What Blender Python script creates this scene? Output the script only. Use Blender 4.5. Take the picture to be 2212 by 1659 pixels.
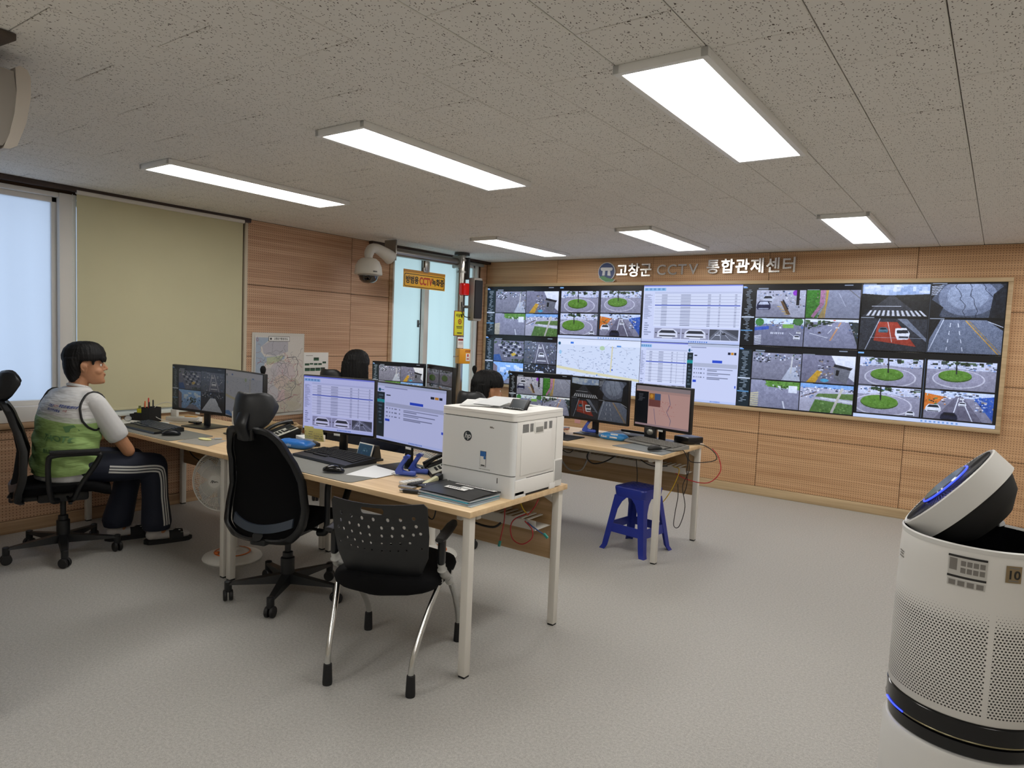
import bpy, bmesh, math, random
import numpy as np
from mathutils import Vector, Matrix, Euler

for o in list(bpy.data.objects): bpy.data.objects.remove(o)
SC = bpy.context.scene
COL = SC.collection
PI = math.pi
RND = random.Random(7)

# ------------------------------------------------------------------ camera, world, exposure
cam_data = bpy.data.cameras.new('camera')
cam_data.lens = 1479.7 / 2212 * 36; cam_data.sensor_width = 36; cam_data.clip_start = 0.05
cam = bpy.data.objects.new('camera', cam_data); COL.objects.link(cam)
_r = Vector((0.81260, 0.58137, 0.04117)); _d = Vector((0.07436, -0.03335, -0.99667)); _f = Vector((-0.57806, 0.81296, -0.07033))
_m = Matrix((_r, -_d, -_f)).transposed().to_4x4(); _m.translation = (0, 0, 1.45)
cam.matrix_world = _m
SC.camera = cam
world = bpy.data.worlds.new('world'); SC.world = world; world.use_nodes = True
_bg = world.node_tree.nodes['Background']; _bg.inputs[0].default_value = (0.80, 0.885, 1.0, 1); _bg.inputs[1].default_value = 1.6
SC.view_settings.view_transform = 'Standard'; SC.view_settings.look = 'None'
SC.view_settings.exposure = 0.0; SC.view_settings.gamma = 1.0; SC.view_settings.use_curve_mapping = False
LAMP = 13.0        # emission of the six ceiling panels

CEIL = 2.343; XL = -5.278; YV = 6.786; ZD = 0.72

# ------------------------------------------------------------------ materials
MATS = {}
def srgb(c):
    if isinstance(c, str):
        c = tuple(int(c[i:i+2], 16) / 255 for i in (0, 2, 4))
    return tuple(x / 12.92 if x <= 0.04045 else ((x + 0.055) / 1.055) ** 2.4 for x in c)
def mat(name, col, rough=0.5, metal=0.0, spec=0.5, bump=0, bscale=200, var=0, vscale=8, emit=None, estr=0, alpha=1, trans=0, coat=0):
    if name in MATS: return MATS[name]
    m = bpy.data.materials.new(name); m.use_nodes = True; MATS[name] = m
    nt = m.node_tree; b = nt.nodes['Principled BSDF']
    c = srgb(col)
    b.inputs['Base Color'].default_value = (*c, 1); b.inputs['Roughness'].default_value = rough
    b.inputs['Metallic'].default_value = metal; b.inputs['Specular IOR Level'].default_value = spec
    b.inputs['Alpha'].default_value = alpha; b.inputs['Transmission Weight'].default_value = trans
    b.inputs['Coat Weight'].default_value = coat
    if emit is not None:
        b.inputs['Emission Color'].default_value = (*srgb(emit), 1); b.inputs['Emission Strength'].default_value = estr
    tc = nt.nodes.new('ShaderNodeTexCoord')
    if var:
        n = nt.nodes.new('ShaderNodeTexNoise'); n.inputs['Scale'].default_value = vscale; n.inputs['Detail'].default_value = 4
        nt.links.new(tc.outputs['Object'], n.inputs['Vector'])
        mx = nt.nodes.new('ShaderNodeMix'); mx.data_type = 'RGBA'
        mx.inputs[6].default_value = (*[x * (1 - var) for x in c], 1); mx.inputs[7].default_value = (*[min(1, x * (1 + var)) for x in c], 1)
        nt.links.new(n.outputs['Fac'], mx.inputs[0]); nt.links.new(mx.outputs[2], b.inputs['Base Color'])
    if bump:
        n = nt.nodes.new('ShaderNodeTexNoise'); n.inputs['Scale'].default_value = bscale; n.inputs['Detail'].default_value = 3
        nt.links.new(tc.outputs['Object'], n.inputs['Vector'])
        bp = nt.nodes.new('ShaderNodeBump'); bp.inputs['Strength'].default_value = bump; bp.inputs['Distance'].default_value = 0.002
        nt.links.new(n.outputs['Fac'], bp.inputs['Height']); nt.links.new(bp.outputs['Normal'], b.inputs['Normal'])
    return m

class NB:
    """tiny node-graph builder"""
    def __init__(s, name, rough=0.5):
        s.m = bpy.data.materials.new(name); s.m.use_nodes = True; MATS[name] = s.m
        s.nt = s.m.node_tree; s.b = s.nt.nodes['Principled BSDF']; s.b.inputs['Roughness'].default_value = rough
        s.tc = s.nt.nodes.new('ShaderNodeTexCoord')
    def n(s, t, **kw):
        nd = s.nt.nodes.new(t)
        for k, v in kw.items(): setattr(nd, k, v)
        return nd
    def l(s, a, b): s.nt.links.new(a, b)
    def math(s, op, a, b=None, c=None):
        nd = s.n('ShaderNodeMath', operation=op)
        for i, v in enumerate((a, b, c)):
            if v is None: continue
            if isinstance(v, (int, float)): nd.inputs[i].default_value = v
            else: s.l(v, nd.inputs[i])
        return nd.outputs[0]
    def mix(s, f, a, b):
        nd = s.n('ShaderNodeMix', data_type='RGBA')
        for i, v in ((0, f), (6, a), (7, b)):
            if isinstance(v, tuple): nd.inputs[i].default_value = (*v, 1)
            elif isinstance(v, (int, float)): nd.inputs[i].default_value = v
            else: s.l(v, nd.inputs[i])
        return nd.outputs[2]
    def vec(s, scale, src=None):
        mp = s.n('ShaderNodeMapping'); mp.inputs['Scale'].default_value = scale
        s.l(src or s.tc.outputs['Object'], mp.inputs['Vector']); return mp.outputs[0]
    def noise(s, v, scale=1, detail=3, rough=0.5):
        nd = s.n('ShaderNodeTexNoise'); nd.inputs['Scale'].default_value = scale; nd.inputs['Detail'].default_value = detail; nd.inputs['Roughness'].default_value = rough
        s.l(v, nd.inputs['Vector']); return nd.outputs['Fac']
    def ramp(s, f, stops):
        nd = s.n('ShaderNodeValToRGB'); el = nd.color_ramp.elements
        while len(el) < len(stops): el.new(0.5)
        for e, (p, c) in zip(el, stops): e.position = p; e.color = (*c, 1)
        s.l(f, nd.inputs[0]); return nd.outputs[0]
    def bump(s, h, strength, dist=0.003):
        nd = s.n('ShaderNodeBump'); nd.inputs['Strength'].default_value = strength; nd.inputs['Distance'].default_value = dist
        s.l(h, nd.inputs['Height']); s.l(nd.outputs[0], s.b.inputs['Normal'])

def wood_mat(name, c1, c2, axis, holes=True, rough=0.5, gs=1.0):
    """veneer with horizontal grain; axis = world axis along the wall ('X' or 'Y'); holes = drilled dots 20 mm apart"""
    k = NB(name, rough)
    sc = {'X': (0.7 * gs, 8 * gs, 34 * gs), 'Y': (8 * gs, 0.7 * gs, 34 * gs), 'T': (0.9, 22, 22)}[axis]
    oi = k.n('ShaderNodeObjectInfo')
    add = k.n('ShaderNodeVectorMath', operation='ADD'); k.l(k.vec(sc), add.inputs[0])
    cmb = k.n('ShaderNodeCombineXYZ'); r = k.math('MULTIPLY', oi.outputs['Random'], 9.0)
    for i in range(3): k.l(r, cmb.inputs[i])
    k.l(cmb.outputs[0], add.inputs[1])
    g = k.noise(add.outputs[0], 1.0, 5, 0.62)
    col = k.ramp(g, [(0.34, srgb(c2)), (0.62, srgb(c1))])
    if holes:
        sp = k.n('ShaderNodeSeparateXYZ'); k.l(k.tc.outputs['UV'], sp.inputs[0])
        P = 0.02
        def frac(o):
            return k.math('SUBTRACT', k.math('FRACT', k.math('DIVIDE', o, P)), 0.5)
        fx, fz = frac(sp.outputs[0]), frac(sp.outputs[1])
        d = k.math('SQRT', k.math('ADD', k.math('MULTIPLY', fx, fx), k.math('MULTIPLY', fz, fz)))
        hole = k.math('LESS_THAN', d, 0.16)
        col = k.mix(hole, col, srgb('66442b'))
    k.l(col, k.b.inputs['Base Color'])
    return k.m

def build_materials():
    # mineral-fibre ceiling tile: worm-shaped fissures and pin holes
    k = NB('ceiling_tile', 0.9)
    v = k.vec((1, 1, 1)); 
    w = k.noise(v, 9, 2)
    add = k.n('ShaderNodeVectorMath', operation='ADD'); k.l(v, add.inputs[0])
    nn = k.n('ShaderNodeTexNoise'); nn.inputs['Scale'].default_value = 60; k.l(v, nn.inputs['Vector'])
    sc = k.n('ShaderNodeVectorMath', operation='SCALE'); k.l(nn.outputs['Color'], sc.inputs[0]); sc.inputs['Scale'].default_value = 0.022
    k.l(sc.outputs[0], add.inputs[1])
    def dots(scale, thr, keep, src):
        vo = k.n('ShaderNodeTexVoronoi'); vo.inputs['Scale'].default_value = scale; k.l(src, vo.inputs['Vector'])
        lt = k.math('LESS_THAN', vo.outputs['Distance'], thr)
        sp = k.n('ShaderNodeSeparateColor'); k.l(vo.outputs['Color'], sp.inputs[0])
        return k.math('MULTIPLY', lt, k.math('LESS_THAN', sp.outputs[0], keep))
    mp = k.n('ShaderNodeMapping'); mp.inputs['Scale'].default_value = (2.2, 0.8, 1); k.l(add.outputs[0], mp.inputs['Vector'])
    worms = dots(44, 0.185, 0.52, mp.outputs[0])
    pins = dots(118, 0.24, 0.5, v)
    f = k.math('MAXIMUM', worms, pins)
    base = k.mix(k.noise(v, 3, 2), srgb('e1ded8'), srgb('e8e5df'))
    k.l(k.mix(f, base, srgb('5a5148')), k.b.inputs['Base Color'])
    # speckled vinyl floor
    k = NB('floor_vinyl', 0.42)
    v = k.vec((1, 1, 1))
    a = k.noise(v, 260, 2, 0.7); b2 = k.noise(v, 90, 3, 0.6); c = k.noise(v, 1.3, 2)
    col = k.ramp(a, [(0.32, srgb('8b8984')), (0.5, srgb('aaa8a3')), (0.66, srgb('c8c6c1'))])
    col2 = k.ramp(b2, [(0.35, srgb('928f8b')), (0.65, srgb('b9b7b2'))])
    col = k.mix(0.5, col, col2)
    k.l(k.mix(k.math('MULTIPLY', c, 0.18), col, srgb('9c9992')), k.b.inputs['Base Color'])
    k.b.inputs['Specular IOR Level'].default_value = 0.32
    k.bump(a, 0.25, 0.001)
    k.b.inputs['Roughness'].default_value = 0.5
    wood_mat('wood_video', 'd3ab82', 'bb9068', 'X')
    wood_mat('wood_left', 'cda889', 'b48c6e', 'Y')
    wood_mat('wood_trim', 'c9b18c', 'ae9572', 'X', holes=False)
    wood_mat('wood_trim_left', 'b99a78', '98785a', 'Y', holes=False)
    wood_mat('desk_top', 'e3c79e', 'd0b086', 'T', holes=False, rough=0.38)
    wood_mat('desk_board', 'b29472', '97794f', 'X', holes=False, rough=0.55)
    # purifier perforated shell (UV: metres)
    k = NB('purifier_perforated', 0.38)
    sp = k.n('ShaderNodeSeparateXYZ'); k.l(k.tc.outputs['UV'], sp.inputs[0])
    P = 0.0072
    row = k.math('DIVIDE', sp.outputs[1], P)
    off = k.math('MULTIPLY', k.math('MODULO', k.math('FLOOR', row), 2.0), 0.5)
    cx = k.math('SUBTRACT', k.math('FRACT', k.math('ADD', k.math('DIVIDE', sp.outputs[0], P * 1.15), off)), 0.5)
    cz = k.math('SUBTRACT', k.math('FRACT', row), 0.5)
    d = k.math('SQRT', k.math('ADD', k.math('MULTIPLY', cx, cx), k.math('MULTIPLY', cz, cz)))
    # dots shrink towards the top of the shell and stop at its plain rim and bottom edge
    fade = k.n('ShaderNodeMapRange'); k.l(sp.outputs[1], fade.inputs[0]); fade.inputs[1].default_value = 0.30; fade.inputs[2].default_value = 0.24
    fade.inputs[3].default_value = 0.0; fade.inputs[4].default_value = 0.30
    low = k.math('GREATER_THAN', sp.outputs[1], 0.022)
    seam = k.math('GREATER_THAN', k.math('ABSOLUTE', k.math('SUBTRACT', sp.outputs[0], 0.132)), 0.006)
    hole = k.math('MULTIPLY', k.math('MULTIPLY', k.math('LESS_THAN', d, fade.outputs[0]), low), seam)
    k.l(k.mix(hole, srgb('dad8d4'), srgb('14110e')), k.b.inputs['Base Color'])
    # window films
    for nm, c in (('frosted_white', (0.76, 0.82, 0.90)), ('frosted_mint', (0.78, 0.89, 0.88))):
        m = bpy.data.materials.new(nm); m.use_nodes = True; MATS[nm] = m; nt = m.node_tree
        nt.nodes.remove(nt.nodes['Principled BSDF'])
        t = nt.nodes.new('ShaderNodeBsdfTranslucent'); g = nt.nodes.new('ShaderNodeBsdfPrincipled'); mx = nt.nodes.new('ShaderNodeMixShader')
        tcn = nt.nodes.new('ShaderNodeTexCoord'); nz = nt.nodes.new('ShaderNodeTexNoise'); nz.inputs['Scale'].default_value = 2.0
        mp = nt.nodes.new('ShaderNodeMapping'); mp.inputs['Scale'].default_value = (1, 2.2, 0.15)
        nt.links.new(tcn.outputs['Object'], mp.inputs[0]); nt.links.new(mp.outputs[0], nz.inputs['Vector'])
        mc = nt.nodes.new('ShaderNodeMix'); mc.data_type = 'RGBA'; mc.inputs[6].default_value = (*[x * 0.86 for x in c], 1); mc.inputs[7].default_value = (*c, 1)
        nt.links.new(nz.outputs['Fac'], mc.inputs[0]); nt.links.new(mc.outputs[2], t.inputs[0])
        g.inputs['Base Color'].default_value = (*c, 1); g.inputs['Roughness'].default_value = 0.25; mx.inputs[0].default_value = 0.12
        nt.links.new(t.outputs[0], mx.inputs[1]); nt.links.new(g.outputs[0], mx.inputs[2]); nt.links.new(mx.outputs[0], nt.nodes['Material Output'].inputs[0])
build_materials()
black = mat('black_plastic', '17181a', 0.42)
blackm = mat('black_matte', '121214', 0.75, bump=0.15, bscale=600)
blackf = mat('black_fabric', '0c0c0e', 0.95, bump=0.3, bscale=900, spec=0.15)
blackg = mat('black_gloss', '08080a', 0.12)
darkpl = mat('chair_plastic', '0e1013', 0.36)
chrome = mat('chrome_tube', 'c8c8c6', 0.22, metal=1.0)
steel = mat('stainless_steel', 'b4b2ac', 0.16, metal=1.0)
greymet = mat('painted_leg_metal', 'd4d0c8', 0.45)
white = mat('white_plastic', 'dddcd6', 0.42)
offw = mat('off_white_plastic', 'cfcdc5', 0.5)
paper = mat('paper', 'e4e4e2', 0.8)
wframe = mat('window_frame_pvc', 'dedbd6', 0.5)
sillm = mat('white_sill', 'cfd8d6', 0.4)
blindm = mat('olive_blind_fabric', 'c9c4a2', 0.9, bump=0.2, bscale=700, var=0.04, vscale=3)
railm = mat('dark_rail', '3b2d27', 0.5)
plaster = mat('plaster_paint', 'c9c2b6', 0.8)
gapm = mat('tile_joint_shadow', '5d564d', 0.9)
bluepl = mat('navy_blue_plastic', '1f2f8c', 0.38)
pblue = mat('punch_blue_plastic', '4a63c6', 0.35)
skin = mat('skin', 'b98562', 0.55, var=0.06, vscale=30)
hairm = mat('black_hair', '0a090a', 0.6, bump=0.8, bscale=160, spec=.3)
mirrorm = mat('mirror_metal_letter', 'dcdad6', 0.2, metal=1.0)
glassc = mat('clear_film', 'd8dde0', 0.1, alpha=0.35)
pipem = mat('grey_speaker_shell', '9a958e', 0.6)
orange = mat('orange_plastic', 'e09a1c', 0.45)
mat('sign_yellow', 'e2ab24', 0.5); mat('sign_ink', '15130f', 0.6); mat('sign_red', 'b32f1c', 0.6)

# ------------------------------------------------------------------ mesh helpers
def new_bm(): return bmesh.new()
def box(bm, c, s, bev=0.0, rot=None, seg=2):
    """box centred at c with full size s"""
    M = Matrix.Translation(Vector(c)) @ (Euler(rot).to_matrix().to_4x4() if rot else Matrix()) @ Matrix.Diagonal((*s, 1))
    r = bmesh.ops.create_cube(bm, size=1, matrix=M)
    if bev:
        es = list({e for v in r['verts'] for e in v.link_edges})
        bmesh.ops.bevel(bm, geom=es, offset=bev, segments=seg, affect='EDGES', profile=0.5, clamp_overlap=True)
    return bm
def bx(x0, x1, y0, y1, z0, z1, bev=0.0, bm=None):
    bm = bm or new_bm()
    return box(bm, ((x0+x1)/2, (y0+y1)/2, (z0+z1)/2), (x1-x0, y1-y0, z1-z0), bev)
def frames(pts):
    pts = [Vector(p) for p in pts]; out = []; n = None
    for i, p in enumerate(pts):
        t = (pts[min(i+1, len(pts)-1)] - pts[max(i-1, 0)]).normalized()
        if n is None:
            a = Vector((0, 0, 1)) if abs(t.z) < 0.9 else Vector((1, 0, 0))
            n = (a - t * a.dot(t)).normalized()
        else:
            n = n - t * n.dot(t)
            n = n.normalized() if n.length > 1e-6 else t.orthogonal().normalized()
        out.append((p, n, t.cross(n)))
    return out
def loft(bm, rings, closed=True, cap=True):
    vs = [[bm.verts.new(p) for p in r] for r in rings]
    n = len(vs[0])
    for a, b in zip(vs, vs[1:]):
        for i in range(n if closed else n - 1):
            j = (i + 1) % n
            bm.faces.new((a[i], a[j], b[j], b[i]))
    if cap and closed:
        bm.faces.new(vs[0][::-1]); bm.faces.new(vs[-1])
    return vs
def tube(bm, pts, r, n=8, cap=True, flat=1.0):
    """round (or flattened) bar along pts; r number or list"""
    rr = r if isinstance(r, (list, tuple)) else [r] * len(pts)
    rings = []
    for (p, u, v), q in zip(frames(pts), rr):
        rings.append([p + u * (q * flat * math.cos(2*PI*k/n)) + v * (q * math.sin(2*PI*k/n)) for k in range(n)])
    loft(bm, rings, True, cap); return bm
def smooth_path(pts, n=6):
    """Catmull-Rom through pts"""
    P = [Vector(p) for p in pts]; P = [P[0]*2 - P[1]] + P + [P[-1]*2 - P[-2]]; out = []
    for i in range(1, len(P) - 2):
        for k in range(n):
            t = k / n
            a, b, c, d = P[i-1], P[i], P[i+1], P[i+2]
            out.append(0.5 * ((2*b) + (c-a)*t + (2*a-5*b+4*c-d)*t*t + (-a+3*b-3*c+d)*t**3))
    out.append(P[-2]); return out
def lathe(bm, prof, n=32, M=None, cap=True):
    rings = []
    for r, z in prof:
        ring = [Vector((max(r, 1e-4) * math.cos(2*PI*k/n), max(r, 1e-4) * math.sin(2*PI*k/n), z)) for k in range(n)]
        rings.append([M @ p for p in ring] if M else ring)
    loft(bm, rings, True, cap); return bm
def prism(bm, pts, d0, d1, plane='XY'):
    """extrude a 2D polygon; plane XY -> z, XZ -> y, YZ -> x"""
    f = {'XY': lambda a, b, d: (a, b, d), 'XZ': lambda a, b, d: (a, d, b), 'YZ': lambda a, b, d: (d, a, b)}[plane]
    loft(bm, [[Vector(f(a, b, d0)) for a, b in pts], [Vector(f(a, b, d1)) for a, b in pts]]); return bm
def aim(o, d):
    """matrix with z along d at o"""
    d = Vector(d).normalized(); q = d.to_track_quat('Z', 'Y')
    return Matrix.Translation(Vector(o)) @ q.to_matrix().to_4x4()
def obj(name, bm, m, parent=None, smooth=35, uv=None, loc=None):
    me = bpy.data.meshes.new(name)
    bmesh.ops.recalc_face_normals(bm, faces=bm.faces)
    if uv:
        L = bm.loops.layers.uv.new('UVMap')
        for f in bm.faces:
            for l in f.loops: l[L].uv = uv(l.vert.co, f)
    bm.to_mesh(me); bm.free()
    if smooth:
        me.shade_smooth(); me.set_sharp_from_angle(angle=math.radians(smooth))
    o = bpy.data.objects.new(name, me); COL.objects.link(o)
    for x in (m if isinstance(m, (list, tuple)) else [m]): me.materials.append(x)
    if parent: o.parent = parent
    if loc: o.location = loc
    return o
def part(name, bm, m, parent, label=None, **kw):
    o = obj(name, bm, m, parent, **kw)
    if label: o['label'] = label
    return o
def thing(name, label, cat, loc=(0, 0, 0), rz=0, group=None):
    o = bpy.data.objects.new(name, None); COL.objects.link(o); o.empty_display_size = 0.05
    o.location = loc; o.rotation_euler = (0, 0, rz); o['label'] = label; o['category'] = cat
    if group: o['group'] = group
    return o
def tag(o, label, cat, group=None, loc=None, rz=None):
    o['label'] = label; o['category'] = cat
    if group: o['group'] = group
    if loc is not None: o.location = loc
    if rz is not None: o.rotation_euler = (0, 0, rz)
    return o
def struct(name, bm, m, **kw):
    o = obj(name, bm, m, **kw); o['kind'] = 'structure'; return o
def dup(root, loc, rz, label, group=None, skip=()):
    r = root.copy(); COL.objects.link(r); r.location = loc; r.rotation_euler = (0, 0, rz); r['label'] = label
    if group: r['group'] = group
    for ch in list(root.children):
        if ch.name.split('.')[0] in skip: continue
        c = ch.copy(); COL.objects.link(c); c.parent = r
        for g in ch.children:
            d = g.copy(); COL.objects.link(d); d.parent = c
    return r
def text_bm(s, size, depth=0.001, bold=0.0, align='CENTER', ax=1.0, shear=0.0):
    """lettering as mesh in local XZ plane, facing -Y"""
    cu = bpy.data.curves.new('t', 'FONT'); cu.body = s; cu.size = size; cu.extrude = depth / 2; cu.offset = bold * size
    cu.align_x = align; cu.align_y = 'CENTER'; cu.resolution_u = 3; cu.shear = shear
    o = bpy.data.objects.new('t', cu); COL.objects.link(o)
    dg = bpy.context.evaluated_depsgraph_get(); dg.update()
    me = bpy.data.meshes.new_from_object(o.evaluated_get(dg))
    bm = new_bm(); bm.from_mesh(me)
    bpy.data.objects.remove(o); bpy.data.curves.remove(cu); bpy.data.meshes.remove(me)
    bmesh.ops.transform(bm, matrix=Matrix.Rotation(PI/2, 4, 'X') @ Matrix.Diagonal((ax, 1, 1, 1)), verts=bm.verts)
    return bm
def xf(bm, M):
    bmesh.ops.transform(bm, matrix=M, verts=bm.verts); return bm
def T(x, y, z): return Matrix.Translation((x, y, z))
def RZ(a): return Matrix.Rotation(a, 4, 'Z')
def RX(a): return Matrix.Rotation(a, 4, 'X')
def RY(a): return Matrix.Rotation(a, 4, 'Y')
def join(a, b):
    me = bpy.data.meshes.new('j'); b.to_mesh(me); b.free(); a.from_mesh(me); bpy.data.meshes.remove(me); return a
def holes_plate(outer, holes, thick, cuts=0, curve=None):
    """flat plate in XZ with real holes (2D curve fill), optional bending function"""
    cu = bpy.data.curves.new('p', 'CURVE'); cu.dimensions = '2D'; cu.fill_mode = 'BOTH'; cu.extrude = thick / 2
    for pl in [outer] + holes:
        sp = cu.splines.new('POLY'); sp.points.add(len(pl) - 1); sp.use_cyclic_u = True
        for p, q in zip(sp.points, pl): p.co = (q[0], q[1], 0, 1)
    o = bpy.data.objects.new('p', cu); COL.objects.link(o)
    dg = bpy.context.evaluated_depsgraph_get(); dg.update()
    me = bpy.data.meshes.new_from_object(o.evaluated_get(dg)); bm = new_bm(); bm.from_mesh(me)
    bpy.data.objects.remove(o); bpy.data.curves.remove(cu); bpy.data.meshes.remove(me)
    bmesh.ops.remove_doubles(bm, verts=bm.verts, dist=1e-5)
    xf(bm, RX(PI/2))
    if cuts:
        xs = [v.co.x for v in bm.verts]; zs = [v.co.z for v in bm.verts]
        for k in range(1, cuts):
            bmesh.ops.bisect_plane(bm, geom=bm.verts[:] + bm.edges[:] + bm.faces[:], plane_co=(min(xs) + (max(xs)-min(xs))*k/cuts, 0, 0), plane_no=(1, 0, 0))
            bmesh.ops.bisect_plane(bm, geom=bm.verts[:] + bm.edges[:] + bm.faces[:], plane_co=(0, 0, min(zs) + (max(zs)-min(zs))*k/cuts), plane_no=(0, 0, 1))
    if curve:
        for v in bm.verts: v.co = Vector(curve(v.co))
    return bm
def rrect(w, h, r, n=5, cx=0, cz=0):
    pts = []
    for sx, sz, a0 in ((1, 1, 0), (-1, 1, 90), (-1, -1, 180), (1, -1, 270)):
        for k in range(n + 1):
            a = math.radians(a0 + 90 * k / n)
            pts.append((cx + sx*(w/2-r) + r*math.cos(a), cz + sz*(h/2-r) + r*math.sin(a)))
    return pts
def oval(cx, cz, rx, rz, n=16): return [(cx + rx*math.cos(2*PI*k/n), cz + rz*math.sin(2*PI*k/n)) for k in range(n)]
# ------------------------------------------------------------------ pictures shown on the screens, painted into pixel arrays
rs = np.random.RandomState(5)
def C_(h): return np.array([int(h[i:i+2], 16) / 255 for i in (0, 2, 4)])
def canvas(w, h, c='101216'): return np.ones((h, w, 3)) * C_(c)
def P_(im, pts, c, a=1.0):
    H, W = im.shape[:2]; p = np.array(pts, float) * (W, H)
    x0, y0 = np.maximum(np.floor(p.min(0)).astype(int), 0); x1, y1 = np.minimum(np.ceil(p.max(0)).astype(int) + 1, (W, H))
    if x1 <= x0 or y1 <= y0: return
    X, Y = np.meshgrid(np.arange(x0, x1) + .5, np.arange(y0, y1) + .5); m = np.zeros(X.shape, bool)
    for (ax, ay), (bx_, by_) in zip(p, np.roll(p, -1, 0)):
        if ay == by_: continue
        m ^= ((ay > Y) != (by_ > Y)) & (X < (bx_ - ax) * (Y - ay) / (by_ - ay) + ax)
    s = im[y0:y1, x0:x1]; s[m] = s[m] * (1 - a) + C_(c) * a
def R_(im, x0, y0, x1, y1, c, a=1.0):
    H, W = im.shape[:2]
    s = im[max(0, int(round(y0*H))):max(int(round(y0*H)) + 1, int(round(y1*H))), max(0, int(round(x0*W))):max(int(round(x0*W)) + 1, int(round(x1*W)))]
    s[:] = s * (1 - a) + C_(c) * a
def E_(im, cx, cy, rx, ry, c, a=1.0):
    P_(im, [(cx + rx*math.cos(t), cy + ry*math.sin(t)) for t in np.linspace(0, 2*PI, 26)[:-1]], c, a)
def L_(im, x0, y0, x1, y1, w, c, a=1.0):
    dx, dy = x1 - x0, y1 - y0; l = math.hypot(dx, dy) + 1e-9; nx, ny = -dy/l*w/2, dx/l*w/2
    P_(im, [(x0+nx, y0+ny), (x1+nx, y1+ny), (x1-nx, y1-ny), (x0-nx, y0-ny)], c, a)
def N_(im, amp, k=1):
    H, W = im.shape[:2]; n = rs.rand(H//k + 1, W//k + 1, 1) - .5
    im += np.repeat(np.repeat(n, k, 0), k, 1)[:H, :W] * amp
def clutter(im, x0, y0, x1, y1, n, cols, smin=.01, smax=.05):
    for _ in range(n):
        x = x0 + rs.rand()*(x1-x0); y = y0 + rs.rand()*(y1-y0); w = smin + rs.rand()*(smax-smin); h = smin + rs.rand()*(smax-smin)*1.3
        R_(im, x, y, x + w, y + h, cols[rs.randint(len(cols))], .85)
TOWN = ['e8ecf6', 'b9c4d8', '6d7a94', '2c3346', 'd4d9e6', '3f6db4', '8794ac', '20283a', 'f5f7ff', '9a8c84']
TREE = ['1c2a1e', '2f4228', '3c5530', '12180f']
def car(im, x, y, s, c='f2f4fb', g='20242e'):
    P_(im, [(x-.5*s, y+.3*s), (x-.46*s, y-.15*s), (x-.3*s, y-.55*s), (x+.3*s, y-.55*s), (x+.46*s, y-.15*s), (x+.5*s, y+.3*s), (x+.4*s, y+.55*s), (x-.4*s, y+.55*s)], c)
    P_(im, [(x-.38*s, y-.1*s), (x-.26*s, y-.45*s), (x+.26*s, y-.45*s), (x+.38*s, y-.1*s)], g)
    R_(im, x-.35*s, y+.36*s, x+.35*s, y+.5*s, g, .8)
def f_round(im, cx=.45, cy=.58, r=.26, tree=0):
    im[:] = C_('8f8f9f'); R_(im, 0, 0, 1, .3, 'c9cde0'); clutter(im, 0, .02, 1, .3, 70, TOWN)
    clutter(im, 0, 0, 1, .1, 14, TREE, .03, .1)
    P_(im, [(0, .34), (.4, .24), (1, .36), (1, 1), (0, 1)], '9b99aa', .9)
    E_(im, cx+.05, cy+.12, r*1.6, r*1.35, 'd8d6e2'); E_(im, cx+.05, cy+.11, r*1.5, r*1.24, 'a6a3b6')
    E_(im, cx, cy+.03, r*1.02, r*.84, '3c5a22'); E_(im, cx, cy, r, r*.8, '5f8c33')
    clutter(im, cx-r*.6, cy-r*.4, cx+r*.6, cy+r*.4, 25, ['79a847', '4a7226', '6b9a3a'], .01, .04)
    L_(im, cx+.02, cy-r*.2, cx+.01, 0, .022, '2a2a2c')
    if tree: clutter(im, cx-.16, 0, cx+.18, .12, 40, TREE, .02, .05)
    if tree == 2: car(im, .86, .9, .15)
def f_street(im):
    im[:] = C_('8d8b9c'); R_(im, 0, 0, 1, .22, 'c5d0e8'); clutter(im, .2, 0, .8, .25, 50, TOWN)
    P_(im, [(0, .1), (.3, .2), (.12, .62), (0, .7)], 'd4752a'); clutter(im, 0, .12, .3, .5, 26, ['3a2a2a', 'e08a3a', '2f7d52', '1b2233', 'd9dcec'])
    P_(im, [(1, .1), (.72, .2), (1, .95)], '2f55a8'); clutter(im, .74, .15, 1, .6, 30, TOWN)
    P_(im, [(.46, .16), (.56, .16), (.86, 1), (.16, 1)], '6d6a7b'); L_(im, .5, .2, .42, 1, .016, 'e9ebf5'); L_(im, .54, .2, .72, 1, .016, 'e9ebf5')
    car(im, .14, .62, .24); car(im, .38, .88, .26, '1d2138', '0d0f1a'); car(im, .56, .42, .12); car(im, .55, .24, .07)
def f_yard(im):
    im[:] = C_('8b8b9b'); clutter(im, 0, 0, 1, .22, 60, TOWN + TREE); clutter(im, .02, .12, .38, .36, 30, ['20242a', 'dfe3ee', '4d5462'])
    P_(im, [(.62, 1), (.78, .5), (.9, .5), (1, 1)], 'c6ccda'); L_(im, .82, .1, .8, .75, .03, 'c9c9c9'); clutter(im, .85, .3, 1, .8, 20, TOWN)
def f_bin(im):
    im[:] = C_('7c7b8e'); P_(im, [(.55, 0), (1, 0), (1, .9), (.7, .5)], 'e3e6ee'); P_(im, [(.1, 1), (.3, .55), (.4, .6), (.28, 1)], 'd8a83a')
    clutter(im, .3, .15, .62, .8, 45, ['3a3a44', 'd9dde8', '8f7f6c', '5b6478', 'efefef'], .01, .06)
    P_(im, [(.62, .3), (.96, .42), (.92, .5), (.6, .4)], '26262b'); P_(im, [(.62, .4), (.92, .5), (.86, 1), (.62, .82)], '73757d')
    P_(im, [(.66, .5), (.72, .52), (.7, .72), (.65, .7)], '1b1b1e'); E_(im, .45, .9, .08, .06, '59b4dc')
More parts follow.
